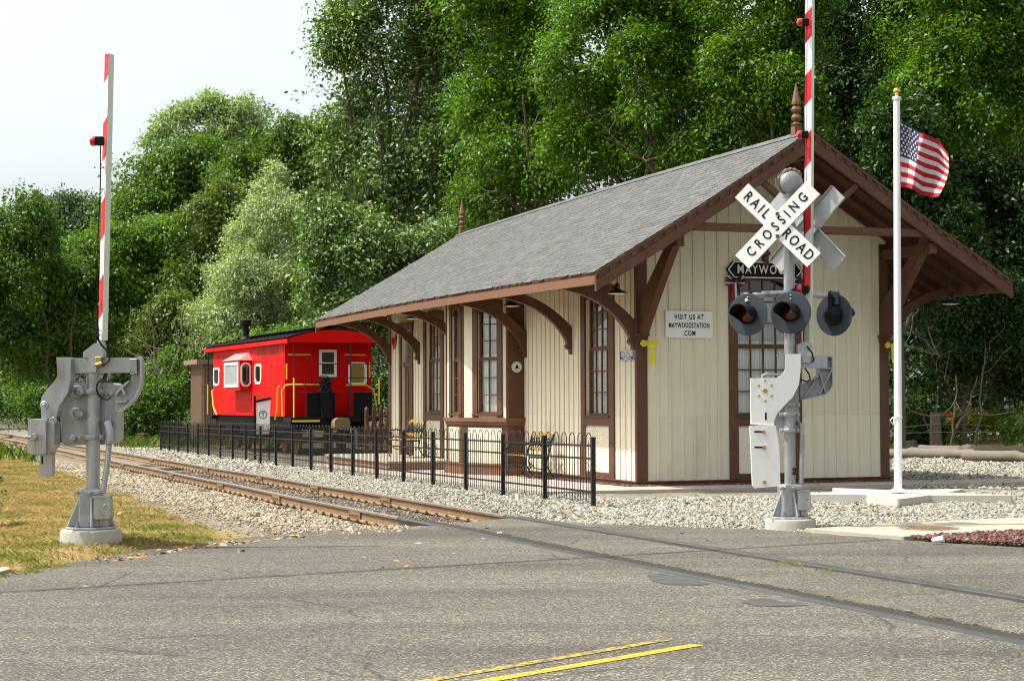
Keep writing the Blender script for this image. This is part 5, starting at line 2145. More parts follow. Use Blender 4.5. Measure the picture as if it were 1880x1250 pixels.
# mechanism box behind the mast
mb = MB()
box = mapL([(215, 460), (260, 430), (640, 432), (660, 470), (658, 870), (640, 900), (270, 912), (245, 880)])
mb.prism(box, -0.48, -0.085, FT)
lid = mapL([(180, 470), (250, 425), (440, 430), (440, 470), (200, 500)])
mb.prism(lid, -0.52, -0.10, FT)
mech = mb.build('mechanism_box', M['alu'], sl, bevel=0.022)
for (cx, cy, ln, r_) in ((380, 500, 0.12, 0.045), (370, 668, 0.14, 0.042), (350, 858, 0.05, 0.022)):
    mb = MB()
    c = mapl1(cx, cy)
    mb.cyl((c[0] - 0.02, -0.085 + 0.17, c[1]), (c[0] - 0.0, -0.085 - ln * 0.3 + 0.1, c[1]), r_ * 1.5, r_ * 1.3, 16)
    mb.cyl((c[0], -0.0, c[1]), (c[0] + ln * 0.45, -0.10, c[1]), r_, r_ * 0.75, 14)
    mb.cyl((c[0] + ln * 0.45, -0.10, c[1]), (c[0] + ln * 0.6, -0.14, c[1]), r_ * 0.5, r_ * 0.35, 12)
    mb.build('terminal_boss', M['alu'], mech, True)
mb = MB()
for cx in (590, 630):
    c = mapl1(cx, 505)
    mb.cyl((c[0], 0.09, c[1]), (c[0], 0.03, c[1]), 0.03, 0.026, 10)
mb.build('cable_gland', M['alu'], mech, True)
# cross beam and the bracket that holds the arm
mb = MB()
mb.prism(mapL([(340, 243), (795, 240), (795, 356), (340, 356)]), -0.05, 0.075, FT)
mb.build('cross_beam', M['alu'], sl, bevel=0.012)
mb = MB()
mb.prism(mapL([(444, 200), (530, 132), (600, 135), (600, 240), (550, 250), (545, 352), (488, 352), (485, 240), (444, 240)]), 0.0, 0.13, FT)
mb.prism(mapL([(545, 110), (595, 110), (600, 180), (540, 185)]), 0.02, 0.10, FT)
c = mapl1(565, 270)
mb2 = MB()
mb2.box(c[0] - 0.03, c[0] + 0.03, -0.17, -0.10, c[1] - 0.045, c[1] + 0.045)
mb2.cyl((c[0] - 0.03, -0.16, c[1] - 0.04), (c[0] + 0.04, -0.16, c[1] - 0.02), 0.02, n=8)
mb.build('arm_bracket', M['alu'], sl, bevel=0.008)
mb2.build('breakaway_clip', M['brass'], sl, bevel=0.006)
# left counterweight arm
mb = MB()
armL = mapL([(250, 238), (352, 238), (357, 300), (352, 400), (335, 480), (300, 560), (262, 620), (240, 700), (138, 706), (133, 610), (138, 540), (180, 480), (235, 420), (258, 380)])
mb.prism(armL, 0.02, 0.17, FT)
cw = mb.build('counterweight_arm', M['alu'], sl, bevel=0.02)
mb = MB()
edge = mapL([(352, 238), (362, 250), (362, 410), (345, 500), (270, 620), (255, 690), (245, 690), (258, 610), (330, 490), (345, 400)])
mb.prism(edge, 0.0, 0.19, FT)
c = mapl1(160, 600)
mb.cyl((c[0], -0.15, c[1]), (c[0], -0.185, c[1]), 0.045, 0.04, 16)
mb.cyl((c[0], -0.185, c[1]), (c[0], -0.21, c[1]), 0.018, n=8)
c = mapl1(228, 720)
mb.cyl((c[0], -0.15, c[1]), (c[0], -0.19, c[1]), 0.04, n=14)
mb.build('arm_rib', M['alu'], cw, bevel=0.006)
mb = MB()
mb.prism(mapL([(64, 704), (195, 706), (198, 966), (60, 962)]), 0.0, 0.30, FT)
mb.prism(mapL([(195, 712), (250, 730), (250, 910), (220, 945), (218, 968), (198, 966)]), 0.0, 0.24, FT)
wt = mb.build('counterweight', M['alu'], sl, bevel=0.015)
mb = MB()
c = mapl1(100, 838)
mb.cyl((c[0] + 0.02, -0.29, c[1]), (c[0] + 0.02, -0.36, c[1]), 0.035, 0.03, 6)
mb.cyl((c[0] - 0.06, -0.33, c[1]), (c[0] + 0.02, -0.33, c[1]), 0.014, n=8)
mb.box(c[0] + 0.015, c[0] + 0.022, -0.305, -0.295, c[1] - 0.14, c[1] - 0.03)
mb.build('weight_bolt', M['aludk'], wt)
text('cast_mark', '580', 0.05, M['alu'], wt, FT @ Matrix.Translation((mapl1(155, 845)[0], mapl1(155, 845)[1], 0.301)) @ Matrix.Rotation(R(-90), 4, 'Z'), 0.008, 1.0, 0.002)
mb = MB()
mb.prism(mapL([(132, 968), (222, 968), (222, 1120), (212, 1143), (140, 1143), (130, 1120)]), 0.05, 0.19, FT)
mb.prism(mapL([(144, 985), (156, 985), (156, 1045), (144, 1045)]), 0.185, 0.192, FT, 1)
mb.build('weight_tail', [M['alu'], M['black']], wt, bevel=0.012)
# right counterweight arm (hollow cast, seen from inside)
mb = MB()
armR = mapL([(785, 240), (860, 240), (885, 258), (886, 420), (870, 480), (835, 550), (770, 615), (712, 655), (668, 648), (672, 560), (690, 520), (735, 470), (790, 420), (800, 360), (785, 350)])
mb.prism(armR, -0.02, 0.03, FT)
ca = mb.build('counterweight_arm', M['alu'], sl, bevel=0.01)
mb = MB()
for a, b in (((862, 240), (884, 262)), ((884, 262), (884, 420)), ((884, 420), (868, 484)), ((868, 484), (833, 552)), ((833, 552), (768, 616)), ((768, 616), (712, 653)), ((690, 578), (775, 574)), ((735, 470), (760, 520)), ((800, 362), (855, 355)), ((790, 420), (735, 470)), ((735, 470), (685, 525))):
    p, q = mapl1(*a), mapl1(*b)
    mb.beam((p[0], -0.06, p[1]), (q[0], -0.06, q[1]), 0.02, 0.13, (0, 1, 0.01))
mb.build('arm_rib', M['alu'], ca)
mb = MB()
mb.box(*[f for f in (mapl1(790, 250)[0], mapl1(850, 250)[0])], -0.10, -0.03, mapl1(0, 350)[1], mapl1(0, 250)[1])
mb.build('weight_socket', M['aludk'], ca, bevel=0.006)
# conduit
mb = MB()
pts = [mapl1(600, 735), mapl1(625, 745), mapl1(640, 790), mapl1(640, 880)]
mb.tube([(pts[0][0], 0.10, pts[0][1])] + [(a, -0.08, b) for a, b in pts[1:]], 0.037, 14)
mb.lathe([(0.045, 0), (0.048, 0.03), (0.04, 0.035)], (pts[3][0], -0.08, pts[3][1] - 0.02), 14)
mb.build('conduit_elbow', M['alu'], sl, True)
mb = MB()
cv = bez((*mapl1(636, 890),), (*mapl1(625, 1080),), (*mapl1(588, 1270),), 56)
mb.tube([(a, -0.08, b) for a, b in cv], [0.028 + 0.004 * (i % 2) for i in range(57)], 12)
mb.build('flexible_conduit', M['alu'], sl)
mb = MB()
for pts in ([(560, 0), (565, 100), (590, 150), (640, 205), (645, 260), (600, 300), (570, 295)], [(610, 360), (600, 400), (560, 430), (552, 490), (580, 540), (630, 560), (660, 540)]):
    pts = mapL(pts)
    sm = []
    for i in range(len(pts) - 1):
        for k in range(4):
            f = k / 4
            p0, p1, p2, p3 = pts[max(i - 1, 0)], pts[i], pts[i + 1], pts[min(i + 2, len(pts) - 1)]
            sm.append(tuple(0.5 * (2 * p1[j] + (p2[j] - p0[j]) * f + (2 * p0[j] - 5 * p1[j] + 4 * p2[j] - p3[j]) * f * f + (3 * p1[j] - p0[j] - 3 * p2[j] + p3[j]) * f ** 3) for j in (0, 1)))
    sm.append(pts[-1])
    mb.tube([(a, -0.14, b) for a, b in sm], 0.009, 6)
mb.build('cable', M['black'], sl, True)
# the arm itself: bottom y=625 at x 181..199, top y=100 at x 191..205
bz, tz = (995 - 626) / SL, (995 - 100) / SL
stripesL = []
for ya, yb in ((590, 512), (436, 378)):
    pass
def zL(y): return (995 - y) / SL - bz
strL = [(zL(588), zL(518)), (zL(444), zL(375)), (zL(298), zL(228)), (zL(152), zL(100) + 0.3)]
arm, ab, ad, aax = striped_arm(sl, (190 - 167) / SL, bz, (200.5 - 167) / SL, tz, -0.06, 0.050, 0.042, strL, 0.4, 0.07, 1)
arm_lamp(arm, ab + ad * zL(262) + aax * (-0.05), 1.0)
mb = MB()
pp = [ab + ad * z_ + aax * (-0.062 + 0.006 * math.sin(z_ * 5)) + Vector((0, -0.02, 0)) for z_ in np.linspace(0, zL(270), 24)]
mb.tube(pp, 0.006, 5)
mb.build('lamp_cable', M['black'], arm)
mb = MB()
for z_ in (0.05, 0.1, zL(310), zL(350), zL(560)):
    p = ab + ad * z_ + aax * (-0.03) + Vector((0, -0.02, 0))
    mb.cyl(p, p + Vector((-0.01, -0.02, 0)), 0.012, n=6)
mb.build('arm_bolt', M['aludk'], arm)

# ---- the far signal at the right: crossbuck, bell, flashing lights and gate
SR = 152.5
XR0, YR0 = 1450, 970
sr = thing('crossing_signal', 'railroad crossing signal with crossbuck, flashing lights, bell and raised gate in front of the station', 'crossing signal', (3.335, 22.3, gz(3.335, 22.3) - 0.0))
mR = pxmap(1340, 600, 3.127, XR0, YR0, SR)
mR1 = lambda x, y: mR([(x, y)])[0]
lx = lambda px: (px - XR0) / SR
lz = lambda py: (YR0 - py) / SR
signal_foot(sr)
mb = MB()
mb.cyl((0.0, 0, 0.5), (0.015, 0, lz(356)), 0.066, n=24)
mb.build('mast', M['alu'], sr, True)
text('mast_number', '2', 0.105, M['black'], sr, FT @ Matrix.Translation((0.045, lz(864), 0.0665)), 0.012, 0.85, 0.004)
for yy in (760, 789, 742):
    mb = MB()
    collar(mb, lz(yy), 0.068, 0.045)
    mb.build('mast_clamp', M['alu'], sr, bevel=0.004)
# bell on the mast head
mb = MB()
bm = Matrix.Translation((0.03, -0.02, lz(334))) @ Matrix.Rotation(R(18), 4, 'Z') @ Matrix.Rotation(R(90), 4, 'X')
mb.lathe([(0.12, -0.10), (0.145, -0.08), (0.15, 0.02), (0.142, 0.05), (0.12, 0.075), (0.06, 0.092), (0.004, 0.096)], n=28, mat=bm)
bell = mb.build('bell', M['aludk'], sr, True)
mb = MB()
mb.lathe([(0.152, -0.012), (0.166, -0.008), (0.166, 0.012), (0.152, 0.016)], n=28, mat=bm)
for i in range(9):
    a = R(40 + i * 11)
    p = bm @ Vector((0.15 * math.cos(a), 0.15 * math.sin(a), 0.03))
    mb.sphere(p, 0.026 + 0.006 * (i % 2), 8, 6)
p = bm @ Vector((-0.16, 0.0, 0.0))
mb.box(p.x - 0.03, p.x + 0.02, p.y - 0.02, p.y + 0.02, p.z - 0.05, p.z + 0.05)
mb.build('bell_clamp_band', M['wood'], bell, True)
mb = MB()
mb.lathe([(0.075, -0.09), (0.075, -0.03), (0.05, 0.0)], (0.015, 0, lz(356) + 0.06), 18)
mb.build('bell_bracket', M['aludk'], bell, True)


def crossbuck(cx, cz, y, yaw, back=False):
    """two crossed blades facing -y before yaw"""
    e = Matrix.Translation((cx, y, cz)) @ Matrix.Rotation(yaw, 4, 'Z')
    out = None
    for k, (ang_, lab) in enumerate(((45, 'CROSSING'), (-45, ''))):
        mb = MB()
        fr = e @ Matrix.Translation((0, 0.014 * k, 0)) @ FT @ Matrix.Rotation(R(ang_), 4, 'Z')
        mb.prism([(-0.61, -0.115), (0.61, -0.115), (0.61, 0.115), (-0.61, 0.115)], 0, 0.010, fr)
        mb.Mi[0] = 1
        mb.Mi[1] = 1
        o = mb.build('crossbuck_blade', [M['backgrey'], M['reflw']], sr)
        # only the face towards the traffic carries the white sheet
        for pl_ in o.data.polygons:
            pl_.material_index = 1 if pl_.index == 0 else 0
        mb = MB()
        for s_ in (-1, 1):
            # folded stiffening flanges on the back of each blade
            mb.prism([(-0.61, s_ * 0.115 - 0.002), (0.61, s_ * 0.115 - 0.002), (0.61, s_ * 0.115 + 0.002), (-0.61, s_ * 0.115 + 0.002)], -0.035, 0.0, fr)
        mb.build('blade_flange', M['backgrey'], o)
        frt = fr @ Matrix.Translation((0, 0, 0.0115))
        if k == 0:
            text('lettering', 'CROSSING', 0.165, M['black'], o, frt @ Matrix.Translation((0, 0.0, 0)), 0.003, 0.8, 0.0022, 1.75)
        else:
            text('lettering', 'RAIL', 0.175, M['black'], o, frt @ Matrix.Translation((-0.35, 0.0, 0)), 0.003, 0.78, 0.0022, 1.5)
            text('lettering', 'ROAD', 0.175, M['black'], o, frt @ Matrix.Translation((0.345, 0.0, 0)), 0.003, 0.8, 0.0022, 1.3)
        mb = MB()
        for s_ in (-1, 1):
            p = e @ Vector((0, -0.012, s_ * 0.135))
            mb.box(p.x - 0.02, p.x + 0.02, p.y - 0.008, p.y + 0.004, p.z - 0.02, p.z + 0.02)
        if k == 0:
            mb.build('mounting_plate', M['rust'], o)
    mb = MB()
    q = e @ Vector((0, 0.02, 0))
    mb.beam((q.x, q.y, cz), (0.01, 0, cz), 0.06, 0.05)
    mb.lathe([(0.068, -0.04), (0.085, -0.04), (0.085, 0.04), (0.068, 0.04)], (0.008, 0, cz), 18)
    mb.build('crossbuck_clamp', M['alu'], sr)


crossbuck(lx(1427), lz(414), -0.17, R(-18))
crossbuck(lx(1491), lz(418), 0.20, R(180 - 37))


def flasher(cx, cz, y, yaw, s=1.0):
    e = Matrix.Translation((cx, y, cz)) @ Matrix.Rotation(yaw, 4, 'Z') @ Matrix.Rotation(R(90), 4, 'X')   # local z points to the traffic
    mb = MB()
    mb.lathe([(0.02, -0.006), (0.25, -0.006), (0.254, 0.0), (0.25, 0.004), (0.11, 0.006), (0.004, 0.006)], n=40, mat=e)
    o = mb.build('signal_lamp', M['lampgrey'], sr, True)
    mb = MB()
    mb.lathe([(0.117, 0.005), (0.117, 0.045), (0.108, 0.045), (0.108, 0.02)], n=28, mat=e)
    mb.build('lens_ring', M['black'], o, True)
    mb = MB()
    mb.lathe([(0.106, 0.018), (0.09, 0.032), (0.05, 0.044), (0.004, 0.048)], n=28, mat=e)
    mb.build('lens', M['lens'], o, True)
    # visor: half tube over the lens, longer at the top
    mb = MB()
    n = 24
    vs, fs = [], []
    for i in range(n + 1):
        a = R(-48 + 276 * i / n)
        f_ = min(1.0, max(0.0, (math.sin(a) + 0.62) / 0.75))
        ln = 0.045 + 0.245 * f_ * f_ * (3 - 2 * f_)
        for rr in (0.119, 0.113):
            for h in (0.005, ln):
                vs.append((rr * math.cos(a), rr * math.sin(a), h))
    for i in range(n):
        b, c = i * 4, (i + 1) * 4
        fs += [(b, c, c + 1, b + 1), (b + 3, c + 3, c + 2, b + 2), (b + 1, c + 1, c + 3, b + 3)]
    mb.add(vs, fs, 0, None, e)
    mb.build('visor', M['black'], o, True)
    # lamp body behind the background disc
    mb = MB()
    mb.lathe([(0.125, -0.006), (0.13, -0.04), (0.115, -0.075), (0.06, -0.115), (0.045, -0.125), (0.004, -0.128)][::-1], n=28, mat=e)
    mb.cyl(e @ Vector((0, 0.0, -0.09)), e @ Vector((0, 0.245, -0.075)), 0.035, 0.032, 12)
    mb.cyl(e @ Vector((0, 0.24, -0.075)), e @ Vector((-0.02, 0.25, -0.075)), 0.05, n=12)
    mb.build('lamp_body', M['black'], o, True)
    mb = MB()
    for (a, b) in ((0, 0.16), (0, 0.205)):
        mb.sphere(e @ Vector((a, b, 0.006)), 0.012, 8, 5)
    mb.build('rivet', M['aludk'], o)
    return o


flasher(lx(1373), lz(577), -0.12, R(-31))
flasher(lx(1450), lz(574), -0.20, R(-29))
flasher(lx(1537), lz(577), 0.12, R(180 - 42))
flasher(lx(1458), lz(575), 0.20, R(180 - 30))
mb = MB()
mb.cyl((lx(1368), -0.02, lz(540)), (lx(1545), 0.10, lz(542)), 0.028, n=12)
mb.cyl((lx(1372), -0.03, lz(541)), (lx(1372), -0.13, lz(555)), 0.03, n=10)
mb.cyl((lx(1400), -0.03, lz(540)), (lx(1440), -0.02, lz(538)), 0.042, 0.036, 12)
mb.lathe([(0.068, -0.05), (0.09, -0.05), (0.09, 0.05), (0.068, 0.05)], (0.01, 0, lz(540)), 18)
mb.build('lamp_crossarm', M['alu'], sr, True)
mb = MB()
mb.cyl((lx(1527), 0.09, lz(541)), (lx(1545), 0.11, lz(541)), 0.055, n=12)
mb.tube([(lx(1532), 0.08, lz(542)), (lx(1540), 0.06, lz(545)), (lx(1541), 0.06, lz(558))], 0.035, 10)
mb.build('lamp_fitting', M['lampgrey'], sr, True)
# gate mechanism box behind the mast
mb = MB()
mb.prism(mR([(180, 300), (300, 285), (405, 330), (408, 570), (390, 595), (250, 592), (180, 560)]), -0.45, -0.09, FT)
mb.build('mechanism_box', M['alu'], sr, bevel=0.02)
# white counterweight plate in front
mb = MB()
pl = mR([(112, 292), (262, 290), (298, 268), (312, 240), (312, 155), (398, 155), (396, 250), (386, 330), (350, 400), (300, 450), (262, 492), (244, 530), (240, 560), (112, 556)])
mb.prism(pl, 0.13, 0.19, FT)
cw = mb.build('counterweight_arm', M['white'], sr, bevel=0.006)
mb = MB()
mb.prism(mR([(104, 563), (250, 560), (262, 640), (270, 700), (274, 890), (262, 905), (125, 916), (116, 900)]), 0.15, 0.21, FT)
mb.build('counterweight_plate', M['white'], cw, bevel=0.008)
mb = MB()
c = mR1(193, 363)
pts_b = [c] + [(c[0] + 0.135 * 0.65 * math.cos(R(90 + 60 * i)), c[1] + 0.135 * 0.9 * math.sin(R(90 + 60 * i))) for i in range(6)]
for i, q in enumerate(pts_b):
    r_ = 0.028 if i == 0 else 0.013
    mb.cyl((q[0], -0.185, q[1]), (q[0], -0.205, q[1]), r_, n=8)
for (x_, y_) in ((180, 596), (182, 684), (183, 880)):
    q = mR1(x_, y_)
    mb.cyl((q[0], -0.21, q[1]), (q[0], -0.245, q[1]), 0.022, n=6)
mb.build('plate_bolt', M['brass'], cw)
for (xa, xb, ya, yb, ta, tb) in ((191, 201, 487, 530, 0.188, 0.1925), (128, 178, 591, 601, 0.2105, 0.2135), (128, 178, 679, 689, 0.2105, 0.2135)):
    mb = MB()
    mb.prism(mR([(xa, ya), (xb, ya), (xb, yb), (xa, yb)]), ta, tb, FT)
    mb.build('plate_slot', M['black'], cw)
mb = MB()
mb.tube([(a, -0.10, b) for a, b in mR([(184, 300), (184, 275), (200, 268), (285, 272), (302, 262), (302, 285)])], 0.014, 8)
mb.prism(mR([(272, 155), (312, 155), (312, 166), (290, 166), (290, 218), (306, 218), (306, 228), (276, 228), (276, 212), (282, 212), (282, 166), (272, 166)]), 0.0, 0.10, FT)
mb.build('handle', M['alu'], cw, True)
# cross beam, rear counterweight arm
mb = MB()
mb.prism(mR([(330, 165), (560, 165), (560, 235), (330, 235)]), -0.06, 0.06, FT)
mb.build('cross_beam', M['alu'], sr, bevel=0.008)
mb = MB()
mb.prism(mR([(505, 165), (588, 165), (590, 320), (578, 355), (545, 385), (410, 415), (410, 330), (470, 310), (505, 270)]), -0.05, -0.02, FT)
ra = mb.build('counterweight_arm', M['aludk'], sr, bevel=0.005)
mb = MB()
for a, b in (((505, 170), (590, 170)), ((588, 168), (590, 320)), ((590, 320), (577, 357)), ((577, 357), (545, 385)), ((545, 385), (410, 415)), ((505, 236), (588, 236)), ((510, 240), (550, 375)), ((585, 245), (515, 385)), ((505, 190), (530, 190)), ((505, 212), (530, 212)), ((505, 170), (505, 290)), ((505, 285), (410, 330)), ((490, 310), (425, 405))):
    p, q = mR1(*a), mR1(*b)
    mb.beam((p[0], -0.0, p[1]), (q[0], -0.0, q[1]), 0.016, 0.10, (0, 1, 0.01))
mb.build('arm_rib', M['aludk'], ra)
mb = MB()
mb.tube([(lx(1466), 0.08, lz(775)), (lx(1471), -0.05, lz(780)), (lx(1472), -0.05, lz(800)), (lx(1469), -0.05, lz(885))], 0.028, 10)
mb.build('conduit', M['alu'], sr, True)
mb = MB()
mb.prism(mR([(390, 100), (440, 80), (470, 90), (470, 120), (440, 150), (425, 200), (390, 195)]), -0.04, 0.08, FT)
mb.prism(mR([(412, 165), (450, 165), (455, 205), (410, 205)]), 0.08, 0.14, FT)
mb.build('arm_bracket', M['alu'], sr, bevel=0.008)
mb = MB()
mb.tube([(a, -0.10, b) for a, b in mR([(440, 110), (470, 150), (478, 190), (465, 200)])], 0.010, 6)
mb.tube([(a, -0.06, b) for a, b in mR([(430, 235), (455, 270), (460, 300), (440, 312), (405, 300)])], 0.010, 6)
mb.build('cable', M['black'], sr, True)
bz = lz(634)
zR = lambda y: lz(y) - bz
strR = [(zR(546), zR(488)), (zR(432), zR(372)), (zR(308), zR(250)), (zR(192), zR(137)), (zR(76), zR(22)), (zR(-40), zR(-95)), (zR(-155), zR(-210))]
topy = -240
fx = lambda y: 1487.5 + (634 - y) * (1495.5 - 1487.5) / 634
arm, ab, ad, aax = striped_arm(sr, lx(1489), bz, lx(fx(topy) + 2.5), lz(topy), 0.02, 0.078, 0.042, strR, 0.4, 0.095, 1)
for yy in (-170, 38, 246, 531):
    arm_lamp(arm, ab + ad * zR(yy) + aax * (-0.07 if yy < 500 else -0.06), 1.0)
mb = MB()
pp = [ab + ad * z_ + aax * (-0.08 + 0.004 * math.sin(z_ * 6)) + Vector((0, -0.0, 0)) for z_ in np.linspace(-0.05, zR(-170), 36)]
mb.tube(pp, 0.006, 5)
mb.build('lamp_cable', M['black'], arm)
mb = MB()
p0_, p1_ = ab + ad * -0.02, ab + ad * 0.42
mb.beam(p0_ + aax * -0.035 + Vector((0, -0.02, 0)), p1_ + aax * -0.035 + Vector((0, -0.02, 0)), 0.095, 0.03, (0.8, -1, 0))
mb.build('arm_butt_plate', M['concw'], arm, bevel=0.004)
# ------------------------------------------------------------------ iron fence along the track
NB = 21
S0, S1, PF = 25.58, 69.3, 10.07
fn = thing('iron_fence', 'low black iron fence of hoop topped pickets between the track and the platform', 'fence', tp(PF, S0))
finv = Matrix.Translation(fn.location).inverted()
pitch = (S1 - S0) / NB


def fpt(s_, z, dp_=0.0):
    q = tp(PF + dp_, s_)
    x_, y_ = float(q.x), float(q.y)
    return finv @ Vector((x_, y_, q.z + z))


post_me = None
for i in range(NB + 1):
    s_ = S0 + i * pitch
    if post_me is None:
        mb = MB()
        mb.box(-0.032, 0.032, -0.032, 0.032, -0.2, 1.0)
        mb.box(-0.036, 0.036, -0.036, 0.036, 1.0, 1.02)
        o = mb.build('fence_post', M['iron'], fn, bevel=0.004)
        post_me = o
    else:
        o = post_me.copy()
        COL.objects.link(o)
        o.parent = fn
    o.location = fpt(s_, 0.0)
    o.rotation_euler = (random.uniform(-0.008, 0.008), random.uniform(-0.008, 0.008), TA)
pan = None
dz_ = -K * pitch
npk = 18
for i in range(NB):
    if pan is None:
        mb = MB()
        # local: origin at the post, y along the track
        def P_(y, z):
            return (0.0, y, z - K * y)
        for z in (0.21, 0.70, 0.89):
            mb.beam(P_(0.03, z), P_(pitch - 0.03, z), 0.028, 0.028)
        st_ = pitch / npk
        k = 0
        r_ = 0.0075
        for k in range(6):
            ya = st_ * (k * 3 + 0.55)
            yb = ya + 2 * st_ * 0.95
            ym = (ya + yb) / 2
            rad = (yb - ya) / 2
            arc = [P_(ym - rad * math.cos(math.pi * j / 8), 0.97 + rad * math.sin(math.pi * j / 8)) for j in range(9)]
            mb.tube([P_(ya, 0.07)] + arc + [P_(yb, 0.07)], r_, 5)
            mb.tube([P_(ym, 0.07), P_(ym, 0.90)], r_, 5)
            mb.tube([P_(ym, 0.90), P_(ym, 0.985)], [r_, 0.001], 5)
        pan = o = mb.build('fence_panel', M['iron'], fn)
    else:
        o = pan.copy()
        COL.objects.link(o)
        o.parent = fn
    o.location = fpt(S0 + i * pitch, 0.0)
    o.rotation_euler = (0, 0, TA)

# ------------------------------------------------------------------ red caboose
CA = R(21.3)
CP = dp(523, 765, 60.0)
FLH = 1.235
cab = thing('caboose', 'bright red wooden caboose with black roof, smokestack and yellow handrails behind the iron fence', 'caboose', (CP[0], CP[1], CP[2] - FLH), CA)
CW = np.array([math.cos(CA), math.sin(CA), 0])
CE = np.array([-math.sin(CA), math.cos(CA), 0])


def cend(px, py, e=0.0):
    q = hit(px, py, CP + e * CE, CE) - CP
    return float(q @ CW), float(q[2]) + FLH


def cside(px, py, w=0.0):
    q = hit(px, py, CP + w * CW, CW) - CP
    return float(q @ CE), float(q[2]) + FLH


CWD = 2.93
CLN = 10.9
ZE_ = 3.78
mb = MB()
mb.box(0, CWD, 0, CLN, FLH, ZE_)
for i in range(1, 34):
    y = CLN * i / 34
    mb.box(-0.006, 0, y - 0.14, y + 0.14, FLH + 0.02, ZE_ - 0.1)
body = mb.build('body', M['red'], cab, bevel=0.004)
# arched roof running out over both platforms
def rz_(x):
    return ZE_ + 0.30 * (1 - ((x - CWD / 2) / (CWD / 2 + 0.16)) ** 2)
PLT = 0.95
mb = MB()
n = 16
xs = [-0.16 + (CWD + 0.32) * i / n for i in range(n + 1)]
for (a, b) in ((-PLT, CLN + PLT),):
    top = [(x, a, rz_(x)) for x in xs]
    topb = [(x, b, rz_(x)) for x in xs]
    lo = [(x, a, rz_(x) - 0.05) for x in xs]
    lob = [(x, b, rz_(x) - 0.05) for x in xs]
    for i in range(n):
        mb.add([top[i], top[i + 1], topb[i + 1], topb[i]], [(0, 1, 2, 3)], 0, 0.5)
        mb.add([lo[i], lo[i + 1], lob[i + 1], lob[i]], [(3, 2, 1, 0)], 1, 0.5)
        mb.add([top[i], top[i + 1], lo[i + 1], lo[i]], [(3, 2, 1, 0)], 0, 0.5)
rf = mb.build('roof', [M['cabroof'], M['red']], cab)
mb = MB()
for a in (-PLT, CLN + PLT - 0.05):
    poly = [(x, rz_(x) - 0.052) for x in xs] + [(xs[-1], ZE_ - 0.16), (xs[0], ZE_ - 0.16)]
    mb.prism(poly, 0, 0.05, frame_from((0, a + 0.05, 0), (1, 0, 0), (0, 0, 1)))
for x0_, x1_ in ((-0.16, -0.12), (CWD + 0.12, CWD + 0.16)):
    mb.box(x0_, x1_, -PLT, CLN + PLT, ZE_ - 0.18, ZE_ - 0.052)
mb.build('roof_fascia', M['red'], cab)
mb = MB()
for i in range(24):
    y = -PLT + (CLN + 2 * PLT) * (i + 0.5) / 24
    mb.box(0.3, 0.36, y - 0.03, y + 0.03, rz_(0.35), rz_(0.35) + 0.03)
mb.box(CWD / 2 - 0.3, CWD / 2 + 0.3, -PLT + 0.1, CLN + PLT - 0.1, rz_(CWD / 2) + 0.06, rz_(CWD / 2) + 0.10)
mb.build('running_board', M['cabroof'], rf)
sy, sz = cside(451, 625, 0.9)
mb = MB()
zb = rz_(0.9) - 0.05
zt = cside(451, 588, 0.9)[1]
mb.lathe([(0.24, zb), (0.17, zb + 0.12), (0.12, zb + 0.16), (0.12, zt - 0.2), (0.2, zt - 0.17), (0.21, zt), (0.17, zt + 0.02), (0.004, zt + 0.02)], (0.9, sy, 0), 18)
mb.build('smokestack', M['black'], cab, True)


def rrect(x0, x1, z0, z1, r, n=5):
    out = []
    for cx, cz, a0 in ((x1 - r, z1 - r, 0), (x0 + r, z1 - r, 90), (x0 + r, z0 + r, 180), (x1 - r, z0 + r, 270)):
        for i in range(n + 1):
            a = R(a0 + 90 * i / n)
            out.append((cx + r * math.cos(a), cz + r * math.sin(a)))
    return out


def cab_window(fr, x0, x1, z0, z1, r, fw=0.07, blind=None, bars=True, name='window'):
    mb = MB()
    o_, i_ = rrect(x0, x1, z0, z1, r), rrect(x0 + fw, x1 - fw, z0 + fw, z1 - fw, max(0.005, r - fw * 0.6))
    k = len(o_)
    for i in range(k):
        j = (i + 1) % k
        q = [o_[i], o_[j], i_[j], i_[i]]
        mb.add([fr @ Vector((*p, 0.03)) for p in q], [(0, 1, 2, 3)], 0, 0.5)
        mb.add([fr @ Vector((*o_[i], -0.01)), fr @ Vector((*o_[j], -0.01)), fr @ Vector((*o_[j], 0.03)), fr @ Vector((*o_[i], 0.03))], [(0, 1, 2, 3)], 0, 0.5)
        mb.add([fr @ Vector((*i_[i], 0.004)), fr @ Vector((*i_[j], 0.004)), fr @ Vector((*i_[j], 0.03)), fr @ Vector((*i_[i], 0.03))], [(3, 2, 1, 0)], 0, 0.5)
    if bars:
        zm = (z0 + z1) / 2
        mb.prism([(x0 + fw, zm - 0.03), (x1 - fw, zm - 0.03), (x1 - fw, zm + 0.03), (x0 + fw, zm + 0.03)], 0.006, 0.028, fr)
    o = mb.build(name, M['white'], cab)
    mb = MB()
    mb.prism(i_, 0.002, 0.008, fr)
    mb.build('pane', blind or M['winblack'], o)
    return o


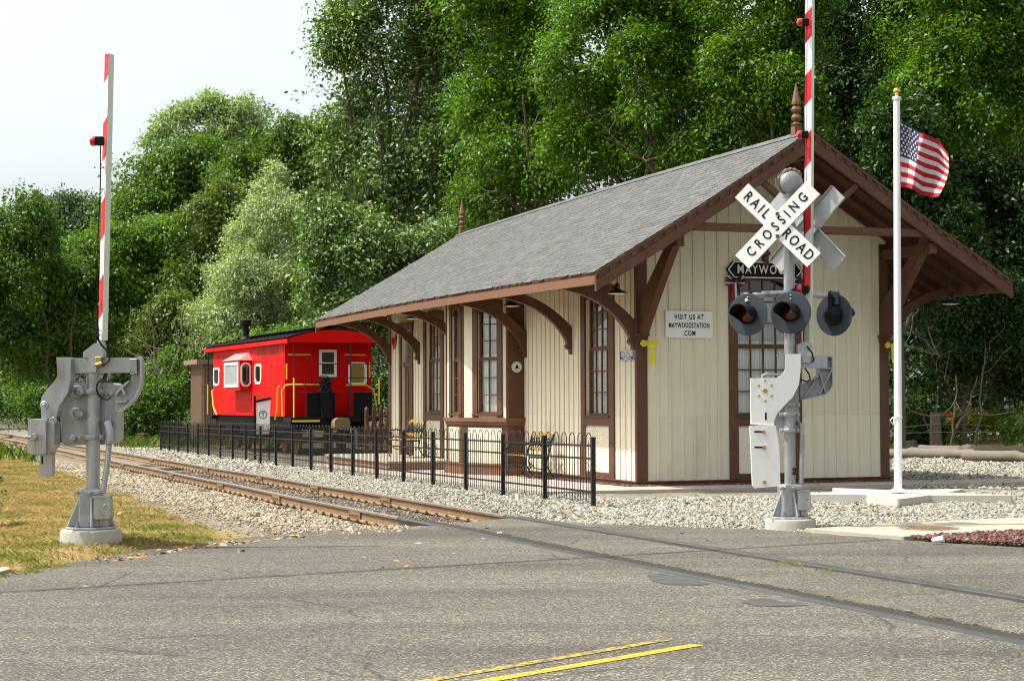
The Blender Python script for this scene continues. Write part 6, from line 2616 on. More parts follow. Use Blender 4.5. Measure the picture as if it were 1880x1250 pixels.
M['winblack'] = pm('dark_glossy_pane', (0.012, 0.014, 0.014), 0.08, 0.1, 3, 0.0, spec=0.7)
M['pinkroof'] = pm('glare_pinked_bay_roof', (0.72, 0.20, 0.20), 0.4, 0.06, 4, 0.05, 20)  # red roof; the pink is sky glare put into the colour
M['greypane'] = pm('grey_curtained_pane', (0.32, 0.33, 0.32), 0.35, 0.35, 9, 0.1, 30, stretch=(1, 1, 0.2))
CS = frame_from((-0.006, 0, 0), (0, -1, 0), (0, 0, 1))      # long side, a = -e
CEF = frame_from((0, 0, 0), (1, 0, 0), (0, 0, 1))       # near end
for (pa, pb_, pt_, pd) in ((393, 403.5, 675, 708), (469, 480.5, 668, 705)):
    y0, zt_ = cside(pa, pt_)
    y1, zb2 = cside(pb_, pd)
    cab_window(CS, -y0, -y1, zb2, zt_, 0.2, 0.08, bars=False)
# side bay with its own sloped roof
by0, _z = cside(462, 700)
by1, _z = cside(432, 700)
bz0 = cside(462, 716)[1]
bz1 = cside(462, 661)[1]
BD = 0.42
mb = MB()
mb.box(-BD, -0.004, by0, by1, bz0, bz1)
sb = mb.build('side_bay', M['red'], cab, bevel=0.004)
mb = MB()
hi_ = bz1 + 0.30
q = [(-BD - 0.06, by0 - 0.06, bz1), (-BD - 0.06, by1 + 0.06, bz1), (-0.004, by1 - 0.25, hi_), (-0.004, by0 + 0.25, hi_), (-0.004, by0 - 0.06, bz1), (-0.004, by1 + 0.06, bz1)]
mb.add(q, [(0, 3, 2, 1), (0, 4, 3), (1, 2, 5), (0, 1, 5, 4)])
mb.build('bay_roof', M['pinkroof'], sb)
FSB = frame_from((-BD, 0, 0), (0, -1, 0), (0, 0, 1))
wz0, wz1 = bz0 + 0.10, bz1 - 0.06
cab_window(FSB, -by1 + 0.15, -by0 - 0.15, wz0, wz1, 0.02, 0.10, M['greypane'], False, 'bay_window')
FNB = frame_from((0, by0, 0), (1, 0, 0), (0, 0, 1))
cab_window(FNB, -BD + 0.03, -0.03, wz0 + 0.02, wz1 - 0.02, 0.17, 0.05, None, False, 'bay_window')
mb = MB()
mb.box(-0.02, -0.004, by0 + 0.02, by1 - 0.02, bz0 - 0.55, bz0 - 0.04)
mb.build('bay_skirt', M['red'], sb)


def cab_text(s_, px, py, h, wpx, mat=None):
    y, z = cside(px, py)
    ya, yb = cside(px - wpx / 2, py)[0], cside(px + wpx / 2, py)[0]
    o = text('lettering', s_, h, mat or M['dkred'], cab, Matrix(), 0.006)
    xs_ = [v.co.x for v in o.data.vertices]
    w_ = max(xs_) - min(xs_)
    k = abs(ya - yb) / w_
    o.data.transform(Matrix.Translation((-0.008, y, z)) @ frame_from((0, 0, 0), (0, -1, 0), (0, 0, 1)) @ Matrix.Diagonal((k, 1, 1, 1)))
    return o


cab_text('MAYWOOD STATION', 417, 658, 0.36, 34)
cab_text('HISTORICAL COMMITTEE', 492, 647, 0.36, 41)
cab_text('S', 451, 733, 0.42, 4)
cab_text('1943', 451, 752, 0.2, 11)
cab_text('2 4 20', 427, 753, 0.13, 10)
cab_text('MUSEUM', 475, 727, 0.22, 10)
cab_text('EST 2002', 415, 710, 0.12, 16)
# near end wall: door, windows, black panels
dx0, dx1 = cend(606, 700)[0], cend(637, 700)[0]
mb = MB()
mb.prism([(dx0, FLH + 0.05), (dx1, FLH + 0.05), (dx1, 3.28), (dx0, 3.28)], 0.0, 0.03, CEF)
mb.prism([(dx0 + 0.05, FLH + 0.12), (dx1 - 0.08, FLH + 0.12), (dx1 - 0.08, 2.1), (dx0 + 0.05, 2.1)], 0.03, 0.045, CEF)
mb.build('door', M['red'], cab, bevel=0.006)
a, b = cend(585, 692), cend(617, 642)
cab_window(frame_from((0, -0.05, 0), (1, 0, 0), (0, 0, 1)), a[0], b[0], a[1], b[1], 0.02, 0.09)
a, b = cend(639, 707), cend(673, 665)
cab_window(CEF, a[0], b[0], a[1], b[1], 0.14, 0.08, M['yelwarp'], False)
for (p0_, p1_) in ((553, 604), (638, 671)):
    a, b = cend(p0_, 766), cend(p1_, 721)
    mb = MB()
    mb.prism([(a[0], FLH), (b[0], FLH), (b[0], b[1]), (a[0], b[1])], 0.0, 0.04, frame_from((0, -0.7, 0), (1, 0, 0), (0, 0, 1)))
    mb.build('end_panel', M['black'], cab)
# platforms, steps, railings
for e0, e1 in ((-PLT, 0), (CLN, CLN + PLT)):
    mb = MB()
    mb.box(-0.05, CWD + 0.05, e0, e1 - 0.002 if e0 < 0 else e1, FLH - 0.16, FLH - 0.02)
    for x0_, x1_ in ((-0.05, 0.5), (CWD - 0.5, CWD + 0.05)):
        mb.box(x0_, x1_, e0 + 0.1, e1 - 0.1, FLH - 0.48, FLH - 0.44)
        mb.box(x0_, x1_, e0 + 0.1, e1 - 0.1, FLH - 0.78, FLH - 0.74)
    mb.build('platform', M['black'], cab)
for e0 in (-PLT + 0.05, CLN + PLT - 0.05):
    mb = MB()
    rr = 0.022
    for x_ in (0.06, 1.95, CWD - 0.03) if e0 < 0 else (0.0, CWD):
        mb.cyl((x_, e0, FLH), (x_, e0, ZE_ - 0.1), rr, n=6)
    if e0 < 0:
        for z in (FLH + 0.78, FLH + 1.25, FLH + 1.70):
            mb.cyl((0.06, e0, z), (CWD - 0.03, e0, z), 0.016, n=6)
        mb.cyl((0.45, e0, FLH), (0.45, e0, FLH + 1.25), 0.018, n=6)
    else:
        mb.cyl((0.0, CLN + 0.05, FLH + 0.75), (0.0, e0, FLH + 0.75), 0.016, n=6)
        mb.cyl((0.0, CLN + 0.05, FLH + 1.2), (0.0, e0, FLH + 1.2), 0.016, n=6)
    mb.build('platform_railing', M['iron'], cab, True)
ye = -PLT + 0.03
for nm, pts in (('grab_rail', [(0.06, ye, FLH - 0.05), (0.06, ye, FLH + 1.25)]), ('grab_rail', [(CWD - 0.03, ye, FLH + 0.4), (CWD - 0.03, ye, FLH + 1.25)]),
                ('grab_rail', [(-0.08, -0.02, FLH + 0.02), (-0.10, -0.03, FLH + 0.85), (0.0, -0.12, FLH + 1.02), (0.12, -0.2, FLH + 1.04), (1.1, -0.2, FLH + 1.04)]),
                ('grab_rail', [(-0.09, 0.95, FLH - 0.1), (-0.10, 0.62, FLH + 0.2), (-0.11, 0.5, FLH + 0.95), (-0.05, 0.45, FLH + 1.0)]),
                ('grab_rail', [(-0.06, CLN - 0.9, FLH), (-0.10, CLN - 0.5, FLH + 0.3), (-0.11, CLN - 0.3, FLH + 0.9), (-0.03, CLN - 0.2, FLH + 0.92)]),
                ('grab_rail', [(-0.02, CLN + PLT - 0.08, FLH), (-0.02, CLN + PLT - 0.08, FLH + 1.15)]),
                ('grab_rail', [(-0.03, -0.35, 2.45), (-0.03, -0.35, 2.95)]), ('grab_rail', [(0.1, -0.03, 3.25), (0.85, -0.03, 3.25)]), ('grab_rail', [(2.0, -0.03, 3.25), (2.7, -0.03, 3.25)]),
                ('grab_rail', [(2.85, -0.03, 2.5), (2.85, -0.03, 3.0)]), ('grab_rail', [(2.0, -0.2, FLH + 1.02), (2.7, -0.2, FLH + 1.02), (2.95, -0.2, FLH + 0.85), (3.0, -0.3, FLH + 0.3)])):
    mb = MB()
    mb.tube(pts, 0.028, 7)
    mb.build(nm, M['yellow'], cab, True)
mb = MB()
mb.box(0.0, 0.9, ye - 0.06, ye - 0.02, FLH - 0.16, FLH - 0.10)
mb.build('step_edge', M['yellow'], cab)
# brake stand and wheel
bx, bzz = cend(591, 705, -PLT)
mb = MB()
mb.prism([(bx + 0.02, FLH - 0.2), (bx + 0.32, FLH - 0.2), (bx + 0.34, bzz + 0.05), (bx + 0.24, bzz + 0.22), (bx + 0.05, bzz + 0.2), (bx - 0.03, bzz)], 0, 0.2, frame_from((0, -PLT + 0.2, 0), (1, 0, 0), (0, 0, 1)))
mb.build('brake_stand', M['black'], cab, bevel=0.03)
mb = MB()
cwx = bx + 0.03
mb.tube([(cwx + 0.27 * math.cos(i * math.pi / 12), -PLT - 0.12, bzz + 0.27 * math.sin(i * math.pi / 12)) for i in range(24)], 0.016, 6, closed=True)
for i in range(5):
    a = i * 2 * math.pi / 5 + 0.4
    mb.cyl((cwx, -PLT - 0.08, bzz), (cwx + 0.27 * math.cos(a), -PLT - 0.12, bzz + 0.27 * math.sin(a)), 0.012, n=5)
mb.cyl((cwx, -PLT + 0.03, bzz), (cwx, -PLT - 0.13, bzz), 0.05, n=10)
mb.build('brake_wheel', M['iron'], cab, True)
# underframe, trucks, coupler
mb = MB()
mb.box(0.15, CWD - 0.15, -0.2, CLN + 0.2, 0.85, FLH - 0.001)
mb.box(0.9, 1.9, -PLT - 0.02, CLN + PLT, 0.80, 1.06)
mb.box(-0.02, 0.5, 3.8, 6.4, 0.62, 1.0)
mb.build('underframe', M['black'], cab)
for yc in (1.9, CLN - 1.9):
    mb = MB()
    for x_ in (0.42, CWD - 0.42):
        mb.beam((x_, yc - 1.15, 0.55), (x_, yc + 1.15, 0.55), 0.12, 0.2)
        mb.prism([(-0.9, 0.5), (0.9, 0.5), (0.4, 0.85), (-0.4, 0.85)], -0.06, 0.06, frame_from((x_, yc, 0), (0, 1, 0), (0, 0, 1)))
    tr_ = mb.build('truck', M['black'], cab)
    for dy in (-0.8, 0.8):
        mb = MB()
        for x_ in (0.72, CWD - 0.72):
            mb.cyl((x_ - 0.06, yc + dy, 0.42), (x_ + 0.06, yc + dy, 0.42), 0.42, n=24)
        mb.cyl((0.4, yc + dy, 0.42), (CWD - 0.4, yc + dy, 0.42), 0.07, n=10)
        mb.build('wheelset', M['rust'], tr_)
cx_, cz_ = cend(625, 778, -PLT - 0.5)
mb = MB()
mb.box(cx_ - 0.09, cx_ + 0.09, -PLT - 0.4, -PLT + 0.3, cz_ - 0.09, cz_ + 0.10)
mb.prism([(cx_ - 0.27, cz_ - 0.17), (cx_ + 0.2, cz_ - 0.2), (cx_ + 0.25, cz_ + 0.05), (cx_ + 0.2, cz_ + 0.2), (cx_ - 0.15, cz_ + 0.2), (cx_ - 0.27, cz_ + 0.1)], 0, 0.4, frame_from((0, -PLT - 0.38, 0), (1, 0, 0), (0, 0, 1)))
mb.build('coupler', M['rust'], cab, bevel=0.05)
# rails and ballast mound the caboose stands on
mb = MB()
for x_ in (CWD / 2 - 0.75, CWD / 2 + 0.75):
    mb.box(x_ - 0.035, x_ + 0.035, -2.2, CLN + 4, -0.09, 0.0)
for i in range(30):
    mb.box(0.2, CWD - 0.2, -2.0 + i * 0.55, -1.78 + i * 0.55, -0.25, -0.09)
sd_ = mb.build('siding_track', M['rust'])
sd_.location = cab.location
sd_.rotation_euler = cab.rotation_euler
tag(sd_, 'short piece of siding track under the red caboose', 'siding')

# ------------------------------------------------------------------ T sign, shed, tie stack
q = dp(480, 795, 55.0)
gq = gz(q[0], q[1])
t = thing('station_sign', 'white sign board with a circled T in a black frame, in front of the caboose', 'sign', (q[0], q[1], gq), R(8))
s55 = FPX / 55.0
mb = MB()
zz0, zz1 = 1.44 + (733 - 797) / s55 - gq, 1.44 + (733 - 733) / s55 - gq
mb.prism([(-0.16, zz0), (0.235, zz0), (0.265, zz1 + 0.0), (-0.14, zz1 - 0.08)], 0, 0.04, FT)
mb.build('board', M['reflw'], t)
mb = MB()
mb.box(-0.23, -0.165, -0.06, 0.05, -0.2, zz1 + 0.10)
mb.box(0.20, 0.25, 0.045, 0.09, -0.2, zz0 + 0.1)
mb.build('post', M['black'], t)
mb = MB()
mb.beam((-0.17, -0.02, zz1 - 0.065), (0.28, -0.02, zz1 + 0.03), 0.1, 0.07)
mb.build('frame', M['black'], t)
zc = 1.44 + (733 - 761) / s55 - gq
mb = MB()
mb.tube([(0.045 + 0.11 * math.cos(i * math.pi / 16), -0.042, zc + 0.11 * math.sin(i * math.pi / 16)) for i in range(32)], 0.009, 5, closed=True)
mb.build('circle', M['black'], t)
text('lettering', 'T', 0.17, M['black'], t, FT @ Matrix.Translation((0.045, zc, 0.042)), 0.004, 1.0, 0.004)

a, b = dp(371, 790, 78.0), dp(392, 664, 78.0)
t = thing('metal_shed', 'tall brown ribbed metal shed at the far end of the caboose', 'shed', (a[0], a[1], a[2] - 0.1), R(21))
hgt = b[2] - a[2]
mb = MB()
mb.box(0, 2.2, 0, 2.4, -0.4, hgt)
for i in range(22):
    x_ = 0.05 + i * 0.1
    mb.box(x_, x_ + 0.045, -0.05, 0, -0.4, hgt - 0.1)
    mb.box(-0.025, 0, 0.05 + i * 0.105, 0.09 + i * 0.105, -0.4, hgt - 0.1)
for z in (hgt * 0.62, hgt * 0.68):
    mb.box(-0.04, 2.2, -0.04, 0, z, z + 0.05)
mb.build('wall', M['shed'], t)
mb = MB()
mb.box(-0.28, 2.45, -0.28, 2.6, hgt, hgt + 0.2)
mb.build('roof', M['shed'], t)
# old ties lying at the end of the fence
for i, (px, py, ln, rz, up_, lab) in enumerate(((231, 812, 1.6, 10, 0, 'dark old railway tie lying by the undergrowth left of the fence end'), (262, 815, 0.45, 75, 0, 'short upright sawn tie block at the end of the iron fence'), (286, 810, 1.1, 12, 0, 'dark tie lying against the end of the iron fence'))):
    q = gp(px, py)
    t = thing('old_tie', lab, 'railway tie', (q[0], q[1], gz(q[0], q[1])), R(rz), 'old ties by the fence end')
    mb = MB()
    mb.box(-ln / 2, ln / 2, -0.2, 0.2, 0, 0.32 if i != 1 else 0.5)
    mb.build('timber', M['tie'], t, bevel=0.03)

# ------------------------------------------------------------------ right-hand garden edge
def log(px0, py0, px1, py1, r0, r1, lab):
    a, b = gp(px0, py0), gp(px1, py1)
    t = thing('log', lab, 'log', a, 0, 'logs edging the gravel')
    d = b - a
    mb = MB()
    pts, rs = [], []
    rr = np.random.default_rng(int(px0))
    for i in range(15):
        f = i / 14
        p = d * f
        pts.append((p[0] + rr.normal(0, 0.015), p[1] + rr.normal(0, 0.015), p[2] + r0 * 0.75 + rr.normal(0, 0.012)))
        rs.append((r0 + (r1 - r0) * f) * (1 + 0.09 * rr.normal()))
    mb.tube(pts, rs, 12)
    mb.build('log_wood', M['wood'], t, True)


log(1615, 839, 1790, 843, 0.16, 0.15, 'grey weathered log lying at the gravel edge behind the flagpole')
log(1770, 846, 1990, 850, 0.17, 0.14, 'pale weathered log at the gravel edge at the right side')
log(1690, 832, 1900, 836, 0.15, 0.16, 'dark log lying behind the other two logs')
q = gp(1718, 829)
t = thing('stump', 'low cut tree stump behind the grey log by the fence post', 'stump', (q[0] - 0.9, q[1] + 0.3, q[2]))
mb = MB()
mb.lathe([(0.5, -0.1), (0.42, 0.12), (0.38, 0.33), (0.3, 0.35), (0.004, 0.34)], n=11)
mb.build('stump_wood', M['wood'], t, True)
wf = thing('wire_fence', 'old wooden fence post with sagging wires at the garden edge', 'fence', q)
PH = (829 - 757) / (FPX / q[1])
mb = MB()
mb.prism([(-0.17, -0.1), (0.18, -0.1), (0.13, PH * 0.9), (0.11, PH), (-0.12, PH), (-0.15, PH * 0.8)], -0.14, 0.14, FT)
mb.build('post', M['wood'], wf, bevel=0.03)
for z in (PH * 0.72, PH * 0.5):
    mb = MB()
    pts = []
    for i in range(21):
        x_ = -4 + i * 0.6
        sag = 0.0 if abs(x_) < 0.1 else (-0.07 * x_ if x_ > 0 else 0.09 * x_ * (1 if z > PH * 0.6 else 0.1))
        pts.append((x_, -0.15 + 0.1 * x_ * 0, z + sag * (1 if z > PH * .6 else 0.35) + 0.03 * math.sin(x_)))
    mb.tube(pts, 0.009, 5)
    mb.build('wire', M['alu'], wf)
# bright ball on a stick
q = dp(1738, 765, 62)
t = thing('garden_pinwheel', 'red green and yellow garden pinwheel on a thin stick beside the old fence post', 'pinwheel', (q[0], q[1], gz(q[0], q[1])))
hz = q[2] - gz(q[0], q[1])
mb = MB()
mb.cyl((0, 0, 0), (0, 0, hz), 0.012, n=6)
mb.build('stick', M['wood'], t)
for nm, mt, a0 in (('red_vane', 'redst', 0), ('green_vane', 'vgreen', 120), ('yellow_vane', 'yellow', 240)):
    if mt == 'vgreen':
        M['vgreen'] = pm('green_plastic', (0.02, 0.25, 0.05), 0.4, 0.1, 4, 0)
    mb = MB()
    for da in (0, 60):
        a, b = R(a0 + da), R(a0 + da + 50)
        mb.add([(0, -0.03, hz), (0.2 * math.cos(a), -0.06, hz + 0.2 * math.sin(a)), (0.2 * math.cos(b), -0.01, hz + 0.2 * math.sin(b))], [(0, 1, 2)])
    mb.build(nm, M[mt], t)

# white house with a porch far at the right
q = dp(1800, 795, 82.0)
hx = lambda px: (px - 1800) * 82 / FPX
t = thing('house', 'white house with brown shingled porch roof half hidden by trees at the far right', 'house', (q[0], q[1], q[2] - 0.4), R(-6))
hz_ = lambda py: (795 - py) * 82 / FPX + 0.4
mb = MB()
mb.box(-0.2, 9, 2.6, 2.8, 0, hz_(650))
mb.prism([(0.0, hz_(668)), (9, hz_(668)), (9, hz_(560)), (4.6, hz_(540))], 0, 0.2, frame_from((0, 3.2, 0), (1, 0, 0), (0, 0, 1)))
mb.build('wall', M['housew'], t)
mb = MB()
mb.add([(-0.6, -0.6, hz_(678)), (9.5, -0.6, hz_(678)), (9.5, 2.9, hz_(640)), (0.6, 2.9, hz_(640))], [(0, 1, 2, 3)])
mb.add([(-0.6, -0.6, hz_(682)), (9.5, -0.6, hz_(682)), (9.5, 2.9, hz_(644)), (0.6, 2.9, hz_(644))], [(3, 2, 1, 0)])
mb.add([(2.2, 3.0, hz_(668)), (4.6, 2.9, hz_(535)), (4.6, 9, hz_(535)), (2.2, 9, hz_(668))], [(0, 1, 2, 3)])
mb.build('roof', M['houseroof'], t)
mb = MB()
mb.box(-0.45, 9.4, -0.5, -0.3, hz_(700), hz_(680))
mb.build('porch_beam', M['housew'], t)
for px in (1803, 1845, 1905):
    mb = MB()
    mb.box(hx(px) - 0.09, hx(px) + 0.09, -0.48, -0.3, 0.3, hz_(700))
    mb.build('porch_post', M['housew'], t)
mb = MB()
mb.box(-0.5, 9, -0.6, 2.6, 0.0, 0.35)
mb.build('porch_floor', M['conc'], t)
for x_ in (1.2, 3.4):
    mb = MB()
    mb.box(x_ - 0.5, x_ + 0.5, 2.55, 2.6, 0.9, 2.3)
    mb.build('window', M['winblack'], t)
# overhead cable that throws the thin shadow across the road
A, B = gp(600, 1060), gp(1680, 994)
sunh = np.array([-1.0, 0.05])
hgt = 9.0
tw = thing('overhead_cable', 'thin overhead cable strung high across the road, out of sight above the gates', 'cable', (0, 0, 0))
mb = MB()
off = np.array([sunh[0], sunh[1], 0]) * (hgt / math.tan(R(61)))
d = (B - A)
for dz, dd in ((0, 0), (0.35, 0.1)):
    pts = []
    for i in range(30):
        f = -2.5 + 6 * i / 29
        p = A + d * f + off
        pts.append((p[0], p[1] + dd, hgt + dz))
    mb.tube(pts, 0.05, 5)
mb.build('cable', M['black'], tw)
# ------------------------------------------------------------------ trees and undergrowth
DENS, LSC = 2.3, 0.68       # leaf count and leaf size of every crown


def nrm_(a):
    return a / (np.linalg.norm(a, axis=-1, keepdims=True) + 1e-9)


def foliage(name, parent, mat, clumps, n, leaf, seed, droop=0.25, shell=0.3, aspect=0.5, spray=0.5, upb=0.6, spl=26, rag=0.3, zmin=None):
    """leaves set in flat sprays spread through the clumps (x, y, z, rx, ry, rz), local metres"""
    rg_ = np.random.default_rng(seed)
    n, leaf = int(n * DENS), leaf * LSC
    C = np.array([c[:6] for c in clumps], float)
    w = (C[:, 3] * C[:, 5] * C[:, 4]) ** 0.72
    ns = max(1, n // spl)
    ci = rg_.choice(len(C), ns, p=w / w.sum())
    d = nrm_(rg_.normal(0, 1, (ns, 3)))
    low = (d[:, 2] < -0.3) & (rg_.uniform(0, 1, ns) < 0.55)
    d[low, 2] *= -1
    rad = rg_.uniform(0.02, 1, ns) ** (shell + 0.12)
    out_ = rg_.uniform(0, 1, ns) < 0.10
    rad[out_] = rg_.uniform(1.0, 1.28, out_.sum())
    ph = rg_.uniform(0, 6.28, (len(C), 6))[ci]
    bump = np.sin(4 * d[:, 0] + ph[:, 0]) * np.sin(5 * d[:, 2] + ph[:, 1]) + 0.7 * np.sin(9 * d[:, 0] + ph[:, 2]) * np.sin(8 * d[:, 1] + 7 * d[:, 2] + ph[:, 3])
    rad = rad * (1 + rag * bump * 0.95)
    c = C[ci, :3] + d * C[ci, 3:6] * rad[:, None]
    nv = nrm_(d * 0.6 + np.array([0, 0, upb]) + rg_.normal(0, 0.5, (ns, 3)))
    # hold back sprays in some hollows so that dark gaps open between the branches
    gap = np.sin(c[:, 0] * 1.15 + seed) * np.sin(c[:, 2] * 1.3 + 2 * seed) + 0.6 * np.sin(c[:, 0] * 2.3 + c[:, 1] * 1.1 + seed) * np.sin(c[:, 2] * 2.1 + c[:, 1])
    keep = gap > -0.5 + 0.4 * rg_.uniform(-1, 1, ns)
    c, nv, d = c[keep], nv[keep], d[keep]
    ns = len(c)
    rs = rg_.uniform(0, 1, ns)
    a = nrm_(np.cross(nv, rg_.normal(0, 1, (ns, 3))))
    b = np.cross(nv, a)
    m = ns * spl
    th = rg_.uniform(0, 6.28, (ns, spl))
    rr = spray * np.sqrt(rg_.uniform(0.02, 1, (ns, spl))) * rg_.lognormal(-0.1, 0.38, (ns, 1))
    ra = a[:, None] * np.cos(th)[..., None] + b[:, None] * np.sin(th)[..., None]
    p = c[:, None] + ra * rr[..., None]
    p[..., 2] -= droop * rr ** 2 / max(spray, 0.1) + 0.0
    p += rg_.normal(0, spray * 0.16, (ns, spl, 3))
    axl = nrm_(ra + rg_.normal(0, 0.5, (ns, spl, 3)) - np.array([0, 0, droop * 1.2]))
    nl = nv[:, None] + rg_.normal(0, 0.45, (ns, spl, 3))
    sd = nrm_(np.cross(nl, axl))
    nn = np.cross(axl, sd)
    Lf = leaf * rg_.uniform(0.6, 1.35, (ns, spl, 1)) * rg_.uniform(0.8, 1.3, (ns, 1, 1))
    base = p
    tip = p + axl * Lf - nn * Lf * 0.12
    mid_ = p + axl * Lf * 0.45
    lft = mid_ + sd * Lf * aspect * 0.5 + nn * Lf * 0.08
    rgt = mid_ - sd * Lf * aspect * 0.5 + nn * Lf * 0.08
    V = np.stack([base, rgt, tip, lft], 2).reshape(-1, 4, 3)
    r = (0.6 * rs[:, None] + 0.4 * rg_.uniform(0, 1, (ns, spl))).reshape(-1)
    if zmin is not None:
        k = V[:, 0, 2] > zmin
        V, r = V[k], r[k]
    F = np.arange(len(V) * 4).reshape(-1, 4)
    return np_mesh(name, V.reshape(-1, 3), F, mat, parent, r)


def limb(mb, p, q, r0, r1, rg_, wob=0.06, n=7, k=6):
    p, q = np.array(p, float), np.array(q, float)
    L_ = np.linalg.norm(q - p)
    pts, rs = [], []
    off = np.zeros(3)
    for i in range(k + 1):
        f = i / k
        if 0 < i < k:
            off = off * 0.6 + rg_.normal(0, wob * L_ / k * 1.6, 3)
        else:
            off = off * 0
        bow = np.array([0, 0, -0.08 * L_ * math.sin(math.pi * f)]) * (abs(q[2] - p[2]) < 0.9 * L_)
        pts.append(tuple(p + (q - p) * f + off + bow))
        rs.append(r0 + (r1 - r0) * f ** 0.8)
    mb.tube(pts, rs, n)
    return pts, rs


LEAF = {
    'maple': leafmat('bright_maple_leaf', (0.013, 0.052, 0.003), (0.135, 0.265, 0.010), 0.42),
    'silver': leafmat('silver_maple_leaf', (0.022, 0.062, 0.009), (0.125, 0.215, 0.042), 0.36, pale=(0.42, 0.50, 0.30), pamt=0.17),
    'dark': leafmat('dark_tree_leaf', (0.022, 0.064, 0.007), (0.125, 0.225, 0.024), 0.38),
    'deep': leafmat('deep_shade_leaf', (0.004, 0.016, 0.002), (0.036, 0.088, 0.006), 0.28),  # shade under the big crowns put into a near-black green
    'willow': leafmat('willow_leaf', (0.085, 0.14, 0.035), (0.27, 0.355, 0.12), 0.38, pale=(0.62, 0.69, 0.53), pamt=0.3),
    'pale': leafmat('pale_locust_leaf', (0.14, 0.21, 0.085), (0.27, 0.36, 0.16), 0.45),
    'mid': leafmat('mid_green_leaf', (0.034, 0.095, 0.010), (0.165, 0.285, 0.034), 0.42),
    'olive': leafmat('olive_green_leaf', (0.05, 0.09, 0.012), (0.15, 0.215, 0.03), 0.38),
    'bluish': leafmat('haze_tinted_leaf', (0.045, 0.085, 0.05), (0.09, 0.145, 0.075), 0.3),  # haze of distance put into a paler, bluer leaf colour
    'bush': leafmat('ivy_leaf', (0.022, 0.065, 0.008), (0.10, 0.20, 0.018), 0.35),
    'yel': leafmat('yellow_green_leaf', (0.07, 0.11, 0.012), (0.23, 0.26, 0.02), 0.35),
}
YCUT = -110     # crowns are built a little beyond the top of the picture


def tree(label, px, Y, clumps, leaf_kind, n, leaf=0.24, seed=1, trunk_r=0.22, bark='bark', name='tree', group=None, cat='tree', limbs=True, base_y=None, extra=(), nl=9, **kw):
    """clumps given as photo columns/rows at depth Y: (px, py, half width, half height, depth offset)"""
    s = FPX / Y
    bx_ = (px - 940) / s
    bz = float(gz(np.array(bx_), np.array(float(Y))))
    t = thing(name, label, cat, (bx_, Y, bz), 0, group)
    rg_ = np.random.default_rng(seed)
    cl = []
    for c in clumps:
        q = dp(c[0], c[1], Y)
        dy = c[4] if len(c) > 4 else rg_.uniform(-0.8, 0.8) * 1.2
        rx, rz = c[2] / s, c[3] / s
        cl.append((q[0] - bx_, dy, q[2] - bz, rx, 0.5 * (rx + rz) * 1.05, rz))
    foliage('crown', t, LEAF[leaf_kind], cl, n, leaf, seed, **kw)
    if limbs:
        mb = MB()
        top = max(c[2] for c in cl)
        fork = np.array([0, 0, min(top * 0.42, 5.5)])
        limb(mb, (0, 0, -0.3), fork, trunk_r * 1.15, trunk_r * 0.85, rg_, 0.02, 10)
        for c in sorted(cl, key=lambda c: -c[3] * c[5])[:nl]:
            tgt = np.array(c[:3])
            st_ = fork * rg_.uniform(0.75, 1.0)
            pts, rs = limb(mb, st_, tgt, trunk_r * rg_.uniform(0.4, 0.65), trunk_r * 0.12, rg_, 0.09, 8, 7)
            for _ in range(5):
                i = rg_.integers(3, 7)
                e = np.array(pts[i]) + rg_.normal(0, 1, 3) * np.array(c[3:6]) * 0.75
                limb(mb, pts[i], e, rs[i] * 0.5, 0.012, rg_, 0.12, 5, 5)
        for (x0, y0, x1, y1, r0, dy0, dy1) in extra:
            a, b = dp(x0, y0, Y + dy0), dp(x1, y1, Y + dy1)
            o_ = np.array([bx_, Y, bz])
            pts, rs = limb(mb, a - o_, b - o_, r0, r0 * 0.35, rg_, 0.07, 8, 8)
            for _ in range(4):
                i = rg_.integers(3, 8)
                limb(mb, pts[i], np.array(pts[i]) + rg_.normal(0, 0.9, 3) + np.array([0, 0, 0.5]), rs[i] * 0.5, 0.012, rg_, 0.12, 5, 5)
        mb.build('trunk', M[bark], t, True)
    return t


# the tall silver maple behind the far end of the roof
tree('tall silver maple with pale fluttering leaves, its left edge against the sky, behind the caboose', 725, 80,
     [(770, -60, 170, 110), (690, 70, 105, 100), (800, 120, 100, 110), (630, 110, 56, 70), (640, 45, 50, 55), (655, 215, 68, 70), (760, 290, 110, 95), (850, 30, 90, 120), (700, 390, 110, 95), (610, 300, 48, 55), (820, 380, 90, 90)],
     'silver', 46000, 0.26, 11, 0.4, spray=0.6, extra=((725, 420, 690, 180, 0.22, 0, -2), (725, 420, 770, 120, 0.22, 0, -1)))
tree('silvery leaved maple low behind the red caboose, left of the station roof', 660, 74,
     [(660, 470, 95, 80), (760, 500, 90, 90), (600, 420, 50, 60), (690, 570, 110, 60), (600, 520, 50, 60), (830, 470, 60, 70)], 'silver', 26000, 0.24, 12, 0.25, spray=0.5)
